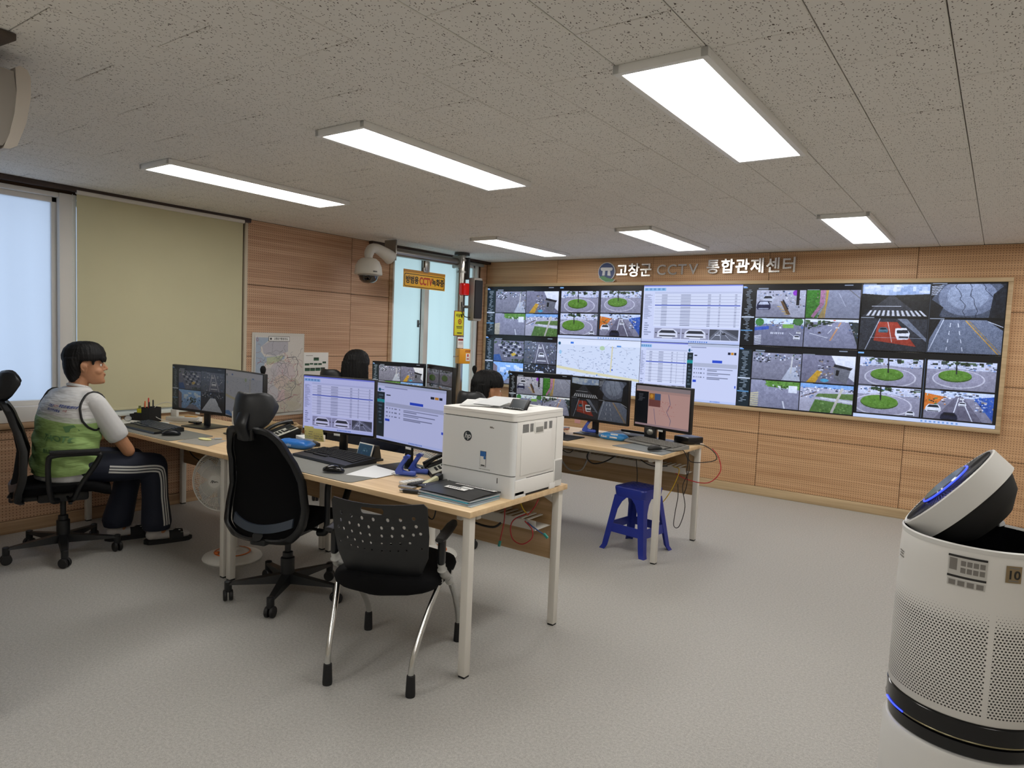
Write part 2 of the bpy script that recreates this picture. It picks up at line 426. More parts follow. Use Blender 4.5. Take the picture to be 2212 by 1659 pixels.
def f_yard2(im):
    im[:] = C_('8f90a4'); P_(im, [(.3, 0), (1, 0), (1, .28), (.35, .22)], '5d8a3c'); clutter(im, .3, .02, 1, .2, 25, ['4a7a2f', '76a351', '2f3a20'])
    clutter(im, .45, .12, .75, .3, 14, ['1d1f22', 'e4e7ee']); R_(im, .78, .14, .96, .4, 'dfe4ec')
    for k in range(8): P_(im, [(.0, .5+k*.07), (.16, .45+k*.07), (.18, .48+k*.07), (0, .545+k*.07)], 'd9cfa2')
    L_(im, .68, .72, .72, 1, .03, 'e6e8f2')
def f_river(im):
    im[:] = C_('b5b4c4'); R_(im, 0, 0, 1, .14, '7ea6d8'); clutter(im, 0, .08, 1, .24, 60, TOWN); P_(im, [(.35, .34), (1, .28), (1, .5), (.3, .45)], '5f7a44')
    P_(im, [(.4, .45), (1, .55), (1, .62), (.4, .52)], 'd7d9e0'); P_(im, [(.3, .55), (1, .66), (1, 1), (.2, 1)], '587c3d')
    clutter(im, .3, .6, 1, 1, 50, ['739a4d', '466a2e', '8aae63']); L_(im, .8, .1, .62, 1, .05, 'c4bfb4'); L_(im, .02, .5, .32, .28, .03, '5a4c4c'); clutter(im, 0, .22, .25, .5, 20, TOWN)
def f_park(im):
    im[:] = C_('77778a'); clutter(im, 0, 0, 1, .1, 20, TREE, .03, .08)
    for i in range(6):
        for j in range(5): car(im, .2 + i*.12 + j*.05, .22 + j*.13 - i*.02, .1, ['eef0f8', '23263a', 'a3a8b8', '2f3242'][(i*3+j) % 4])
    P_(im, [(.58, .62), (.7, .55), (.76, .65), (.63, .74)], 'd7b541'); P_(im, [(.0, .7), (.2, .66), (.3, 1), (0, 1)], '3d63a5'); clutter(im, .6, .8, 1, 1, 18, TREE, .04, .1)
def f_lane(im):
    im[:] = C_('5f6472'); clutter(im, 0, 0, .4, 1, 60, TOWN + TREE); clutter(im, .65, 0, 1, 1, 60, TOWN + TREE)
    P_(im, [(.45, .0), (.58, 0), (.86, 1), (.25, 1)], '6b6b7b'); L_(im, .47, .1, .36, 1, .018, 'e3e6f0'); L_(im, .56, .1, .78, 1, .018, 'e3e6f0')
    car(im, .55, .6, .2); car(im, .5, .25, .1); R_(im, .42, .84, .7, .89, 'e8eaf0')
def f_sky(im):
    im[:] = C_('8ab4e8'); clutter(im, .2, .05, .9, .4, 12, ['e9f0fc', 'cfe0f6'], .06, .16); P_(im, [(0, .05), (.14, .2), (.14, 1), (0, 1)], '7d6f78')
    clutter(im, .12, .45, 1, .85, 70, TOWN + TREE); clutter(im, .5, .35, .75, .65, 20, TREE, .03, .07); P_(im, [(.3, 1), (.5, .75), (.7, .75), (1, 1)], '8d8ea0')
def f_glare(im):
    im[:] = C_('262a33'); P_(im, [(.02, 1), (.4, .3), (.62, .3), (.92, 1)], 'd3dae8'); clutter(im, 0, 0, 1, .28, 40, TOWN); E_(im, .84, .6, .1, .14, '17191f')
def f_cars(im):
    im[:] = C_('b4b5c4'); clutter(im, 0, 0, 1, .4, 60, TOWN); P_(im, [(0, .6), (.42, .5), (.75, 1), (0, 1)], '9495a6')
    car(im, .24, .32, .24, 'c3c7d4'); car(im, .16, .56, .3, '1d2145', 'c9cfe0'); P_(im, [(.5, .4), (.56, .4), (.72, .9), (.64, .9)], '6d5134')
    L_(im, .55, .35, .66, .7, .03, '1f222c'); clutter(im, .6, .3, 1, .6, 20, TOWN); E_(im, .8, .1, .06, .1, '8a35b8'); R_(im, .82, 0, .88, .55, '17181d')
    for k in range(4): L_(im, .44+k*.05, .6+k*.09, .54+k*.04, .62+k*.09, .02, 'e6c04a')
def f_curve(im):
    im[:] = C_('8f93a5'); P_(im, [(0, 0), (.3, 0), (.22, 1), (0, 1)], '3f7d2c'); clutter(im, 0, .1, .25, 1, 40, ['57993a', '2f5f22'], .02, .05)
    P_(im, [(.26, 0), (.36, 0), (.34, .5), (.16, 1), (.1, .95), (.26, .5)], 'b07a9a'); clutter(im, .18, .1, .36, .9, 35, ['c98ab0', '7f4f6b', '57763e'], .01, .03)
    P_(im, [(.36, 0), (.42, 0), (.4, .5), (.34, 1), (.24, 1), (.36, .5)], 'a8925f'); L_(im, .4, .02, .36, 1, .012, 'd9a530'); L_(im, .8, 0, 1, .3, .02, '6f6f70'); L_(im, .6, .1, .75, .6, .008, 'c9cbd8')
def f_cross(im):
    im[:] = C_('7f8196'); R_(im, 0, 0, 1, .2, 'cfe0f2'); clutter(im, 0, .03, 1, .32, 70, TOWN); E_(im, .1, .14, .09, .14, '3f7a3c'); E_(im, .88, .1, .1, .14, '3d6b35')
    P_(im, [(0, .34), (.3, .28), (.3, .4), (0, .46)], '3d5cb8'); P_(im, [(.58, .2), (.8, .2), (.8, .34), (.58, .34)], '7fae53')
    for k in range(7): R_(im, .34+k*.04, .5, .36+k*.04, .57, 'e8eaf2')
    for k in range(6): P_(im, [(.0+.01*k, .66+.06*k), (.15, .62+.06*k), (.15, .65+.06*k), (.0, .7+.06*k)], 'e8eaf2')
    car(im, .87, .68, .14); car(im, .9, .5, .09); L_(im, .72, .52, .86, .7, .012, 'e8eaf2')
def f_hwy(im):
    im[:] = C_('85869a'); R_(im, 0, 0, 1, .1, 'dfe7f5'); clutter(im, 0, .02, .5, .3, 45, TREE, .03, .08); P_(im, [(.82, .08), (1, .1), (1, .9), (.92, .5)], '2d3838'); clutter(im, .8, .1, 1, .6, 16, TOWN)
    P_(im, [(.6, .08), (.75, .08), (.98, 1), (0, 1), (0, .45)], '8c8ea4'); L_(im, .68, .1, .5, .75, .03, 'cf9a72'); L_(im, .1, .5, .45, .66, .016, 'e8eaf2'); L_(im, .45, .5, .52, .35, .012, 'e8eaf2')
    car(im, .48, .2, .08); car(im, .62, .28, .07); car(im, .29, .48, .06, '3d2c34', '1b1b20'); R_(im, .54, .02, .58, .05, 'e0452a')
def f_dcross(im):
    im[:] = C_('14161a'); R_(im, 0, 0, 1, .34, 'a9bedf'); clutter(im, 0, 0, 1, .25, 26, ['c6d4ea', '8ea6cc', 'dfe8f6'], .06, .2)
    P_(im, [(0, .28), (.4, .34), (1, .3), (1, .5), (0, .5)], '1a1d1c'); P_(im, [(.42, .34), (.48, .34), (.9, 1), (.02, 1)], '3b3d44'); L_(im, .16, .68, .6, .68, .018, 'e9ecf4')
    for k in range(12):
        x = .08 + k*.078; P_(im, [(.45+(x-.45)*.84, .81), (.45+(x-.45)*.84+.03, .81), (x+.045, .98), (x, .98)], 'eef0f6')
def f_dcrack(im):
    im[:] = C_('20242c'); E_(im, .5, .45, .55, .7, '505868'); E_(im, .5, .4, .4, .55, '7f899f'); E_(im, .5, .35, .28, .42, '9aa5bb'); N_(im, .12, 2); P_(im, [(0, 0), (.14, 0), (.0, .5)], '101215')
    for k in range(6): P_(im, [(.0, .06+k*.05), (.16-k*.015, .04+k*.05), (.16-k*.015, .06+k*.05), (0, .085+k*.05)], 'cfd6e6')
    p = (.35, 0)
    for s in range(3):
        p = (.35 + s*.17, 0)
        for _ in range(12):
            q = (p[0] + (rs.rand()-.42)*.09, p[1] + .09); L_(im, *p, *q, .008, '2b3040'); p = q
    P_(im, [(0, .45), (.18, .7), (.12, 1), (0, 1)], '0d0e11', .9); P_(im, [(1, 0), (.84, .3), (.8, 1), (1, 1)], '14171d', .85)
def f_dred(im):
    im[:] = C_('2c2f36'); N_(im, .08, 2); P_(im, [(.28, .1), (.56, .1), (.86, .86), (.22, .7)], 'a33a28'); L_(im, .3, .0, .1, 1, .014, 'aeb4c2'); P_(im, [(.56, 0), (.7, 0), (1, .6), (1, .7)], '6f7684')
    L_(im, .42, .1, .5, .74, .012, 'd9c3bf'); L_(im, .16, .6, 1, .6, .012, 'c2c8d6'); car(im, .36, .36, .15, '4d7484', '12202a')
    P_(im, [(.54, .3), (.7, .28), (.76, .45), (.74, .64), (.58, .66), (.54, .5)], 'eff1f7'); P_(im, [(.56, .36), (.72, .34), (.74, .44), (.57, .46)], '23262e'); R_(im, .6, .54, .74, .6, '3a3d46')
def f_droad(im):
    im[:] = C_('0f1013'); P_(im, [(.16, 0), (.78, 0), (1, .3), (1, 1), (0, 1), (.02, .6)], '6e778a'); N_(im, .1, 2); L_(im, .2, 0, .02, .95, .014, 'c9cfdd')
    L_(im, .5, .02, .96, 1, .02, 'c79a4a'); L_(im, .54, .02, 1, .98, .01, 'a9853f')
    for x0, x1 in ((.3, .26), (.4, .5)):
        for k in range(4): L_(im, x0+(x1-x0)*k/4, .1+k*.24, x0+(x1-x0)*(k+.5)/4, .22+k*.24, .012, 'dfe3ee')
    L_(im, .8, .04, 1, .2, .016, 'cdd3e0')
def f_van(im):
    im[:] = C_('a3a2b4'); P_(im, [(.1, .9), (.14, .3), (.3, .04), (.7, .04), (.86, .3), (.9, .9)], 'e8e8f0'); P_(im, [(.17, .46), (.27, .2), (.73, .2), (.83, .46)], '34363e')
    R_(im, .2, .68, .8, .8, '2b2d34'); R_(im, .3, .9, .7, .96, 'f4f4f4'); R_(im, .03, .42, .1, .5, '1c1e22'); R_(im, .9, .42, .97, .5, '1c1e22')
def f_gray(im):
    im[:] = C_('4a4c54'); P_(im, [(.3, 0), (.5, 0), (1, .7), (1, 1), (0, 1), (0, .8)], '6c6f79')
    for x in (.05, .4, .75, 1.1): L_(im, .38, .05, x, 1, .014, 'd5d9e3')
    car(im, .28, .5, .18); car(im, .5, .4, .13, '2c2e35', '111216')
def texty(im, x0, y0, x1, y1, rows, c='b9c4d2', a=.8, ind=.15):
    for k in range(rows):
        y = y0 + (y1-y0)*k/rows; s = x0 + (x1-x0)*ind*rs.rand(); R_(im, s, y, s + (x1-s)*(.35+.6*rs.rand()), y + (y1-y0)/rows*.5, c, a)
def grid22(im, x0, y0, x1, y1, fs, gap=.012, bar=0):
    H, W = im.shape[:2]
    for i, f in enumerate(fs):
        cx, cy = i % 2, i // 2; w, h = (x1-x0)/2, (y1-y0)/2
        a, b = x0 + cx*w + gap*.3 + bar, y0 + cy*h + gap*1.4
        s = im[int(b*H):int((y0+cy*h+h-gap*.3)*H), int(a*W):int((x0+cx*w+w-gap*.3-bar)*W)]
        f(s); N_(s, .06, 1); N_(s, .08, 2); N_(s, .07, 9); s *= (1.12 - .22*np.linspace(0, 1, s.shape[0]))[:, None, None]; np.clip(s, 0, 1, out=s)
        R_(im, a, y0+cy*h+gap*.3, a + .1, y0+cy*h+gap*1.1, 'c5ccd8', .7)
def vms(fs, side='1c2a30'):
    im = canvas(440, 250, '0b0d12'); R_(im, 0, .06, .115, 1, side); R_(im, .0, .03, .03, .05, 'd0d6e0'); R_(im, .005, .045, .04, .065, '6fa8e8')
    texty(im, .02, .09, .1, .93, 36, 'b5c2cc', .75, .5); R_(im, 0, .52, .115, .545, 'dfe8f2', .9); R_(im, 0, .74, .11, .76, '6fb0e4', .8)
    texty(im, .85, .02, .99, .05, 1); texty(im, .13, .06, .3, .1, 1)
    grid22(im, .125, .085, .995, .985, fs); return im
def table(w=440, split=False):
    im = canvas(w, 250, 'dfe2f5'); R_(im, 0, 0, 1, .025, '7f88d8'); R_(im, .01, .05, .24, .1, '9cc6e6')
    for k in range(5): R_(im, .02+k*.045, .055, .045+k*.045, .09, '6f9cc4')
    texty(im, .015, .16, .11, .6, 26, '8e93ac', .8, .02); R_(im, .125, .12, .99, .72, 'eef0fb'); R_(im, .125, .12, .99, .15, 'cfd3e6')
    for k in range(21):
        y = .165 + k*.0262; R_(im, .13, y, .985, y+.012, 'c3c6d6' if k % 2 else 'dcdfec')
        for x, ww in ((.2, .06), (.4, .1), (.67, .03), (.78, .015), (.93, .02)): R_(im, x, y+.003, x+ww, y+.013, '70758c', .8)
    R_(im, .13, .345, .985, .362, '2f48b0'); texty(im, .02, .66, .11, .9, 6, '8e93ac')
    for k, f in enumerate((f_van, f_van, f_gray)):
        s = im[int(.755*250):int(.935*250), int((.14+k*.283)*w):int((.14+k*.283+.278)*w)]; f(s)
    R_(im, 0, .955, 1, 1, 'cdd6f2'); 
    for k in range(9): R_(im, .5+k*.022, .965, .512+k*.022, .985, '4c78c4')
    return im
def report(w=440):
    im = canvas(w, 250, 'dde0f4'); R_(im, 0, 0, 1, .05, 'c6ccda'); texty(im, .05, .055, .5, .085, 1, '8b8fa6'); E_(im, .035, .12, .02, .03, '1b5e7a'); texty(im, .06, .11, .11, .14, 1, '2d6a8a')
    R_(im, 0, .16, .115, .95, '17262b'); R_(im, 0, .29, .115, .345, '1b9c96'); texty(im, .02, .2, .1, .75, 9, '6f8088', .6)
    texty(im, .14, .19, .24, .235, 1, '3c3f4c', 1, 0); R_(im, .79, .13, .84, .17, '22263a'); R_(im, .85, .13, .9, .17, 'e0962c'); R_(im, .91, .13, .95, .17, '22263a'); R_(im, .5, .27, .69, .315, '2b4fc8')
    R_(im, .13, .33, .98, .395, 'bfc2d0')
    for k in range(3):
        y = .42 + k*.07
        for x, ww in ((.14, .03), (.19, .02), (.23, .02), (.27, .04), (.34, .02)): R_(im, x, y, x+ww, y+.02, '8a8ea0')
        R_(im, .41, y, .9 - k*.04, y+.014, '888ca0'); R_(im, .41, y+.025, .6 + k*.03, y+.039, '888ca0')
    R_(im, .13, .62, .2, .66, '2b4fc8'); R_(im, .95, .68, .975, .72, '2b4fc8'); R_(im, 0, .955, 1, 1, 'cdd6f2')
    for k in range(9): R_(im, .5+k*.022, .965, .512+k*.022, .985, '4c78c4')
    return im
def mapview(dim=False):
    im = canvas(440, 250, 'e4ebf6'); R_(im, 0, 0, 1, .05, 'f1f4fb'); R_(im, 0, .05, 1, .12, 'f4f7fd')
    for _ in range(260):
        x, y = rs.rand(), .13 + rs.rand()*.8; R_(im, x, y, x+.008+rs.rand()*.02, y+.01, ['8d96ac', 'a9b4cc', '6f7f9c'][rs.randint(3)], .7)
    for _ in range(30):
        x, y = rs.rand(), .15 + rs.rand()*.75; a = rs.rand()*6; L_(im, x, y, x+.12*math.cos(a), y+.12*math.sin(a), .006, 'cdd3df')
    P_(im, [(0, .53), (.35, .6), (1, .7), (1, .74), (.35, .65), (0, .58)], 'ece3b4'); L_(im, .68, .12, .67, .6, .014, 'e8ddb0'); E_(im, .56, .16, .03, .04, 'c2dcae')
    P_(im, [(0, .9), (.1, .88), (.2, .97), (.3, .97), (.42, .88), (.55, .97), (.5, 1), (.2, 1), (0, .97)], '5f9ddf'); R_(im, .17, .065, .21, .1, '3f7fe0'); R_(im, .73, .1, .78, .13, '5f97d8')
    E_(im, .03, .1, .016, .03, '1c5c7a'); E_(im, .045, .27, .016, .04, 'a9d4ec'); E_(im, .51, .67, .008, .014, '4f86d0'); R_(im, .68, .54, .695, .57, '3d62c0'); return im
def rounds(dark=False):
    im = canvas(440, 250, '07080b'); R_(im, .005, .02, .05, .045, '8cc4f4')
    grid22(im, .01, .085, .995, .93, [f_round, lambda s: f_round(s, .42, .5, .24, 1), lambda s: f_round(s, .36, .55, .3, 2), f_street], bar=.012)
    R_(im, 0, .945, 1, 1, 'dbe4f8')
    for k in range(9): R_(im, .5+k*.03, .96, .514+k*.03, .985, '7fa8dc')
    R_(im, .498, .08, .503, .93, '8fa6c8', .6); return im
def gis():
    im = canvas(440, 250, 'd2a8a2'); R_(im, 0, 0, 1, .1, '9c8f94'); R_(im, 0, .1, 1, .16, 'c09c98'); R_(im, 0, .14, .24, .95, '14161c'); texty(im, .03, .2, .2, .4, 6, '8d8f99', .5)
    P_(im, [(.62, .16), (.66, .4), (.6, .6), (.68, .8), (.66, .94), (.655, .94), (.67, .8), (.59, .6), (.65, .4), (.61, .16)], '6f6a8c'); L_(im, .35, .55, .4, .94, .008, '6f6a8c')
    for _ in range(40): x, y = .45+rs.rand()*.3, .35+rs.rand()*.35; R_(im, x, y, x+.01, y+.012, 'b0484a', .8)
    R_(im, .25, .17, .36, .33, 'a87038'); R_(im, .36, .17, .47, .33, '46608c'); R_(im, .25, .33, .47, .5, '7c4a46'); E_(im, .3, .24, .03, .05, 'e0a03a'); R_(im, 0, .95, 1, 1, 'a98f96'); return im
def quad(fs):
    im = canvas(440, 250, '050608'); grid22(im, .0, .0, 1, .99, fs, .02); R_(im, .497, 0, .503, 1, '6f7f96', .5); return im
def splitview():
    im = np.concatenate([table(220), report(220)], 1); return im
IMG = {}
def image(name, arr, gain=1.0):
    h, w = arr.shape[:2]; im = bpy.data.images.new(name, w, h)
    px = np.ones((h, w, 4), np.float32); px[..., :3] = np.clip(arr * gain, 0, 1)[::-1]; im.pixels.foreach_set(px.ravel()); im.pack(); IMG[name] = im; return im
def paint_all():
    image('feeds_yard', vms([f_yard, f_bin, f_yard2, f_river])); image('feeds_parking', vms([f_park, f_lane, f_sky, f_glare]))
    image('feeds_cars', vms([f_cars, f_curve, f_cross, f_hwy], '101317')); image('feeds_dark', quad([f_dcross, f_dcrack, f_dred, f_droad]))
    image('feeds_rounds', rounds()); image('map', mapview()); image('table', table()); image('report', report()); image('split', splitview()); image('gis', gis())
paint_all()
def screen_mat(img, strength=1.0, tint=(1, 1, 1), name=None):
    key = name or 'screen_%s_%d' % (img, int(strength*100))
    if key in MATS: return MATS[key]
    k = NB(key, 0.28); t = k.n('ShaderNodeTexImage', image=IMG[img]); k.l(k.tc.outputs['UV'], t.inputs[0])
    k.b.inputs['Base Color'].default_value = (0.006, 0.006, 0.007, 1)
    mv = k.n('ShaderNodeVectorMath', operation='MULTIPLY'); k.l(t.outputs[0], mv.inputs[0]); mv.inputs[1].default_value = tint
    k.l(mv.outputs[0], k.b.inputs['Emission Color']); k.b.inputs['Emission Strength'].default_value = strength
    return k.m
def print_mat(img, rough=0.6):
    k = NB('print_' + img, rough); t = k.n('ShaderNodeTexImage', image=IMG[img]); k.l(k.tc.outputs['UV'], t.inputs[0]); k.l(t.outputs[0], k.b.inputs['Base Color']); return k.m
# ------------------------------------------------------------------ room shell
floor_ = struct('floor', bx(XL - .3, 2.0, -2.2, YV + .3, -0.05, 0), MATS['floor_vinyl'], smooth=0)
ceiling = struct('ceiling', bx(XL - .3, 2.0, -2.2, YV + .3, CEIL + 0.012, CEIL + 0.08), gapm, smooth=0)
# ceiling tiles: running-bond rows of 0.3 x 0.6 m tiles, each its own piece; far ones and unseen ones joined
TX, TY = 0.3055, 0.603
right_v, fwd_v, down_v = _r, _f, _d
def pix(P):
    q = Vector(P) - Vector((0, 0, 1.45)); z = q.dot(_f)
    if z < 0.1: return None
    return (1106 + 1479.7*q.dot(_r)/z, 829.5 + 1479.7*q.dot(_d)/z)
lamp_cells = []
tile_data = []
LIGHTS = [(-0.945, 2.69), (-2.45, 2.69), (-3.95, 2.64), (-3.96, 5.66), (-2.44, 5.63), (-0.92, 5.61)]
def tile_mesh():
    bm = new_bm(); g = 0.0017
    x, y = TX/2 - g, TY/2 - g
    rings = [[Vector((sx*x, sy*y, 0.012)) for sx, sy in ((-1,-1),(1,-1),(1,1),(-1,1))], [Vector((sx*x, sy*y, 0.002)) for sx, sy in ((-1,-1),(1,-1),(1,1),(-1,1))],
             [Vector((sx*(x-.002), sy*(y-.002), 0)) for sx, sy in ((-1,-1),(1,-1),(1,1),(-1,1))]]
    loft(bm, rings); return bm
proto = obj('ceiling_tile', tile_mesh(), MATS['ceiling_tile'], ceiling, smooth=0)
rest = new_bm(); cells = []
for i in range(-6, 17):
    x = -0.182 - TX*(i + .5)
    for j in range(-5, 13):
        y = 0.583 + (TY/2 if i % 2 else 0) + TY*(j + .5) - (0.012 if i % 2 else 0)
        if x < XL - .1 or x > 1.9 or y > YV + .25 or y < -2.1: continue
        cs = [pix((x + a*TX/2, y + b*TY/2, CEIL)) for a in (-1, 1) for b in (-1, 1)]
        vis = any(c and -60 < c[0] < 2272 and -60 < c[1] < 700 for c in cs)
        size = math.hypot(x, y)
        cells.append((not vis, size, x, y))
cells.sort(); first = True
for n, (hid, _, x, y) in enumerate(cells):
    # tiles at the wall line are cut to fit
    x0, x1 = max(x - TX/2, XL), x + TX/2; y1 = min(y + TY/2, YV); y0 = y - TY/2
    if x1 - x0 < .02 or y1 - y0 < .02: continue
    if hid or n >= 300:
        bx(x0 + .0012, x1 - .0012, y0 + .0012, y1 - .0012, CEIL, CEIL + .012, bm=rest); continue
    o = proto if first else proto.copy()
    if not first: COL.objects.link(o)
    first = False
    o.location = ((x0+x1)/2, (y0+y1)/2, CEIL + RND.uniform(0, .0012)); o.scale = ((x1-x0)/TX, (y1-y0)/TY, 1)
r_ = obj('ceiling_tile_rest', rest, MATS['ceiling_tile'], ceiling, smooth=0); r_['kind'] = 'stuff'

# --- walls (substrate) with drilled veneer panels proud of it
def wall_panels(parent, axis, plane, inward, spans, m, th=0.012):
    """spans: (u0,u1,z0,z1) rectangles; inward +1/-1 = direction the face looks; UV in metres from the panel corner"""
    for (u0, u1, z0, z1) in spans:
        g = 0.0022
        a0, a1 = plane, plane + inward*th
        if axis == 'X': bm = bx(u0+g, u1-g, min(a0, a1), max(a0, a1), z0+g, z1-g, 0.0012)
        else: bm = bx(min(a0, a1), max(a0, a1), u0+g, u1-g, z0+g, z1-g, 0.0012)
        k = 0 if axis == 'X' else 1
        w = u1 - u0
        def uv(co, f, u0=u0, z0=z0, w=w, k=k):
            return (co[k] - u0, co.z - z0)
        obj('wood_panel', bm, m, parent, smooth=0, uv=uv)
wall_back = struct('wall_back', bx(XL - .2, 2.0, YV + .013, YV + .2, 0, CEIL + .05), mat('panel_gap', '4a3524', 0.9), smooth=0)
xs = [-5.278, -4.249, -3.062, -1.868, -0.640, 0.56, 1.5]; zs = [0.085, 0.6, 1.2, 1.8, CEIL]
wall_panels(wall_back, 'X', YV + .013, -1, [(xs[i], xs[i+1], zs[j], zs[j+1]) for i in range(6) for j in range(4)], MATS['wood_video'], .013)
struct('baseboard_back', bx(XL, 1.5, YV - .014, YV, 0, .085, .003), MATS['wood_trim'])
# left wall with two window openings
W1 = (1.05, 3.42, 0.80, 2.29); W2 = (5.17, 6.62, 0.66, 2.30)
bm = new_bm()
for a in ((-2.2, W1[0], 0, CEIL+.05), (W1[0], W1[1], 0, W1[2]), (W1[0], W1[1], W1[3], CEIL+.05), (W1[1], W2[0], 0, CEIL+.05), (W2[0], W2[1], 0, W2[2]), (W2[0], W2[1], W2[3], CEIL+.05), (W2[1], YV+.2, 0, CEIL+.05)):
    bx(XL - .2, XL - .013, a[0], a[1], a[2], a[3], bm=bm)
wall_left = struct('wall_left', bm, mat('panel_gap_left', '4a3524', 0.9), smooth=0)
sp = []
for (y0, y1) in ((3.46, 4.61), (4.61, 5.135)):
    for (z0, z1) in ((.085, .6), (.6, 1.18), (1.18, 1.795), (1.795, CEIL)): sp.append((y0, y1, z0, z1))
for (y0, y1) in ((.9, 2.05), (2.05, 3.25), (3.25, 3.46)): sp += [(y0, y1, .085, .63), (y0, y1, .63, .695)]
sp += [(5.135, 6.66, .085, .6), (6.66, YV, .085, .6), (6.66, YV, .6, 1.2), (6.66, YV, 1.2, 1.8), (6.66, YV, 1.8, CEIL)]
wall_panels(wall_left, 'Y', XL - .013, 1, sp, MATS['wood_left'], .013)
struct('baseboard_left', bx(XL, XL + .014, .74, YV - .014, 0, .085, .003), MATS['wood_trim_left'])
struct('trim_1', bx(XL - .1, XL + .022, .74, 3.46, .70, .738, .003), MATS['wood_trim_left'])
struct('trim_2', bx(XL - .05, XL + .012, 5.125, 5.17, .6, CEIL, .002), MATS['wood_trim_left'])
struct('trim_3', bx(XL - .05, XL + .012, 3.435, 3.462, .70, CEIL, .002), mat('cream_trim', 'cfc3ac', .6))
# dark curtain rail along the ceiling above the left windows
struct('trim_4', bx(XL + .0, XL + .045, .74, 3.47, CEIL - .035, CEIL, .004), railm)
struct('trim_5', bx(XL + .0, XL + .06, 4.83, YV, CEIL - .03, CEIL, .004), railm)
# windows: frame, sill, sash bars, frosted panes
def window(name, y0, y1, z0, z1, sashes, film, t=.055, lower=0.0, sill=True):
    bm = new_bm(); x0, x1 = XL - .12, XL + .004
    bx(x0, x1, y0, y1, z1 - t*.55, z1, .004, bm); bx(x0, x1, y0, y1, z0, z0 + t + lower, .004, bm)
    bx(x0, x1, y0, y0 + t, z0, z1, .004, bm); bx(x0, x1, y1 - t, y1, z0, z1, .004, bm)
    w = struct(name, bm, wframe)
    for k, (a, b, dx) in enumerate(sashes):
        s = new_bm(); q = .035; zz0, zz1 = z0 + t + lower, z1 - t*.55; xa, xb = XL - .07 - dx, XL - .035 - dx
        bx(xa, xb, a, b, zz1 - q, zz1, .003, s); bx(xa, xb, a, b, zz0, zz0 + q, .003, s); bx(xa, xb, a, a + q, zz0, zz1, .003, s); bx(xa, xb, b - q, b, zz0, zz1, .003, s)
        so = obj('sash', s, wframe, w)
        obj('pane', bx(xa + .014, xa + .018, a + q, b - q, zz0 + q, zz1 - q), MATS[film], so, smooth=0)
    return w
w1 = window('window_1', W1[0], W1[1], W1[2] - .06, W1[3], [(1.1, 2.035, 0), (2.02, 2.7, .036), (2.68, 3.37, 0)], 'frosted_white', lower=.05)
part('mullion', bx(XL - .12, XL + .012, 2.03, 2.135, W1[2] - .06, W1[3], .004), wframe, w1)
part('window_sill', bx(XL - .02, XL + .05, 2.12, 3.44, .742, .772, .004), sillm, w1)
part('sill_rail', bx(XL - .02, XL + .03, 2.12, 3.44, .772, .80, .003), mat('sill_alu', 'a9b0b0', .4), w1)
w2 = window('window_2', W2[0], W2[1], W2[2], W2[3], [(5.2, 5.70, 0), (5.70, 6.30, 0), (6.305, 6.6, 0)], 'frosted_mint', t=.03)
part('mullion', bx(XL - .12, XL + .010, 5.665, 5.735, W2[2], W2[3], .003), wframe, w2)
part('mullion', bx(XL - .12, XL + .010, 6.265, 6.335, W2[2], W2[3], .003), wframe, w2)
lk = new_bm(); bx(XL - .036, XL - .02, 5.60, 5.625, 1.50, 1.58, .004, lk); bx(XL - .03, XL + .0, 5.605, 5.62, 1.53, 1.545, .003, lk); part('window_latch', lk, mat('latch_metal', '5f5f60', .4, metal=.8), w2)
part('window_sill', bx(XL - .02, XL + .04, 5.15, 6.66, .625, .66, .004), wframe, w2)
# other walls, behind the camera and to the right: plain plaster
struct('wall_front', bx(XL - .2, -2.78, .55, .74, 0, CEIL + .05), plaster, smooth=0)
struct('wall_front_side', bx(-2.88, -2.78, -2.2, .74, 0, CEIL + .05), plaster, smooth=0)
struct('wall_rear', bx(-2.8, 1.6, -2.3, -2.1, 0, CEIL + .05), plaster, smooth=0)
struct('wall_right', bx(1.5, 1.65, -2.2, YV + .1, 0, CEIL + .05), plaster, smooth=0)

# ------------------------------------------------------------------ ceiling panel lights
diff = bpy.data.materials.new('light_diffuser'); diff.use_nodes = True; MATS['light_diffuser'] = diff
_b = diff.node_tree.nodes['Principled BSDF']; _b.inputs['Base Color'].default_value = (.9, .9, .88, 1)
_b.inputs['Emission Color'].default_value = (1.0, 0.98, 0.94, 1); _b.inputs['Emission Strength'].default_value = LAMP
NAMES = ['nearest lit ceiling panel, large at the top right', 'lit ceiling panel in the near row, middle one', 'lit ceiling panel in the near row, closest to the olive blind',
         'lit ceiling panel in the far row, closest to the windows', 'lit ceiling panel in the far row, middle one above the metal letters', 'lit ceiling panel in the far row, rightmost by the video wall']
lframe = mat('light_frame', 'ececea', .5)
for k, (x, y) in enumerate(LIGHTS):
    if k == 0:
        l0 = thing('ceiling_light', NAMES[0], 'ceiling light', (x, y, CEIL), 0, 'ceiling panel lights')
        bm = new_bm(); W, Ln, h, q = .32, 1.285, .028, .024
        for a in ((-W/2, W/2, -Ln/2, -Ln/2+q), (-W/2, W/2, Ln/2-q, Ln/2), (-W/2, -W/2+q, -Ln/2, Ln/2), (W/2-q, W/2, -Ln/2, Ln/2)): bx(a[0], a[1], a[2], a[3], -h, 0, .002, bm)
        part('light_frame', bm, lframe, l0); part('diffuser', bx(-W/2+q, W/2-q, -Ln/2+q, Ln/2-q, -h+.004, -h+.01), diff, l0, smooth=0)
    else: dup(l0, (x, y, CEIL), 0, NAMES[k])
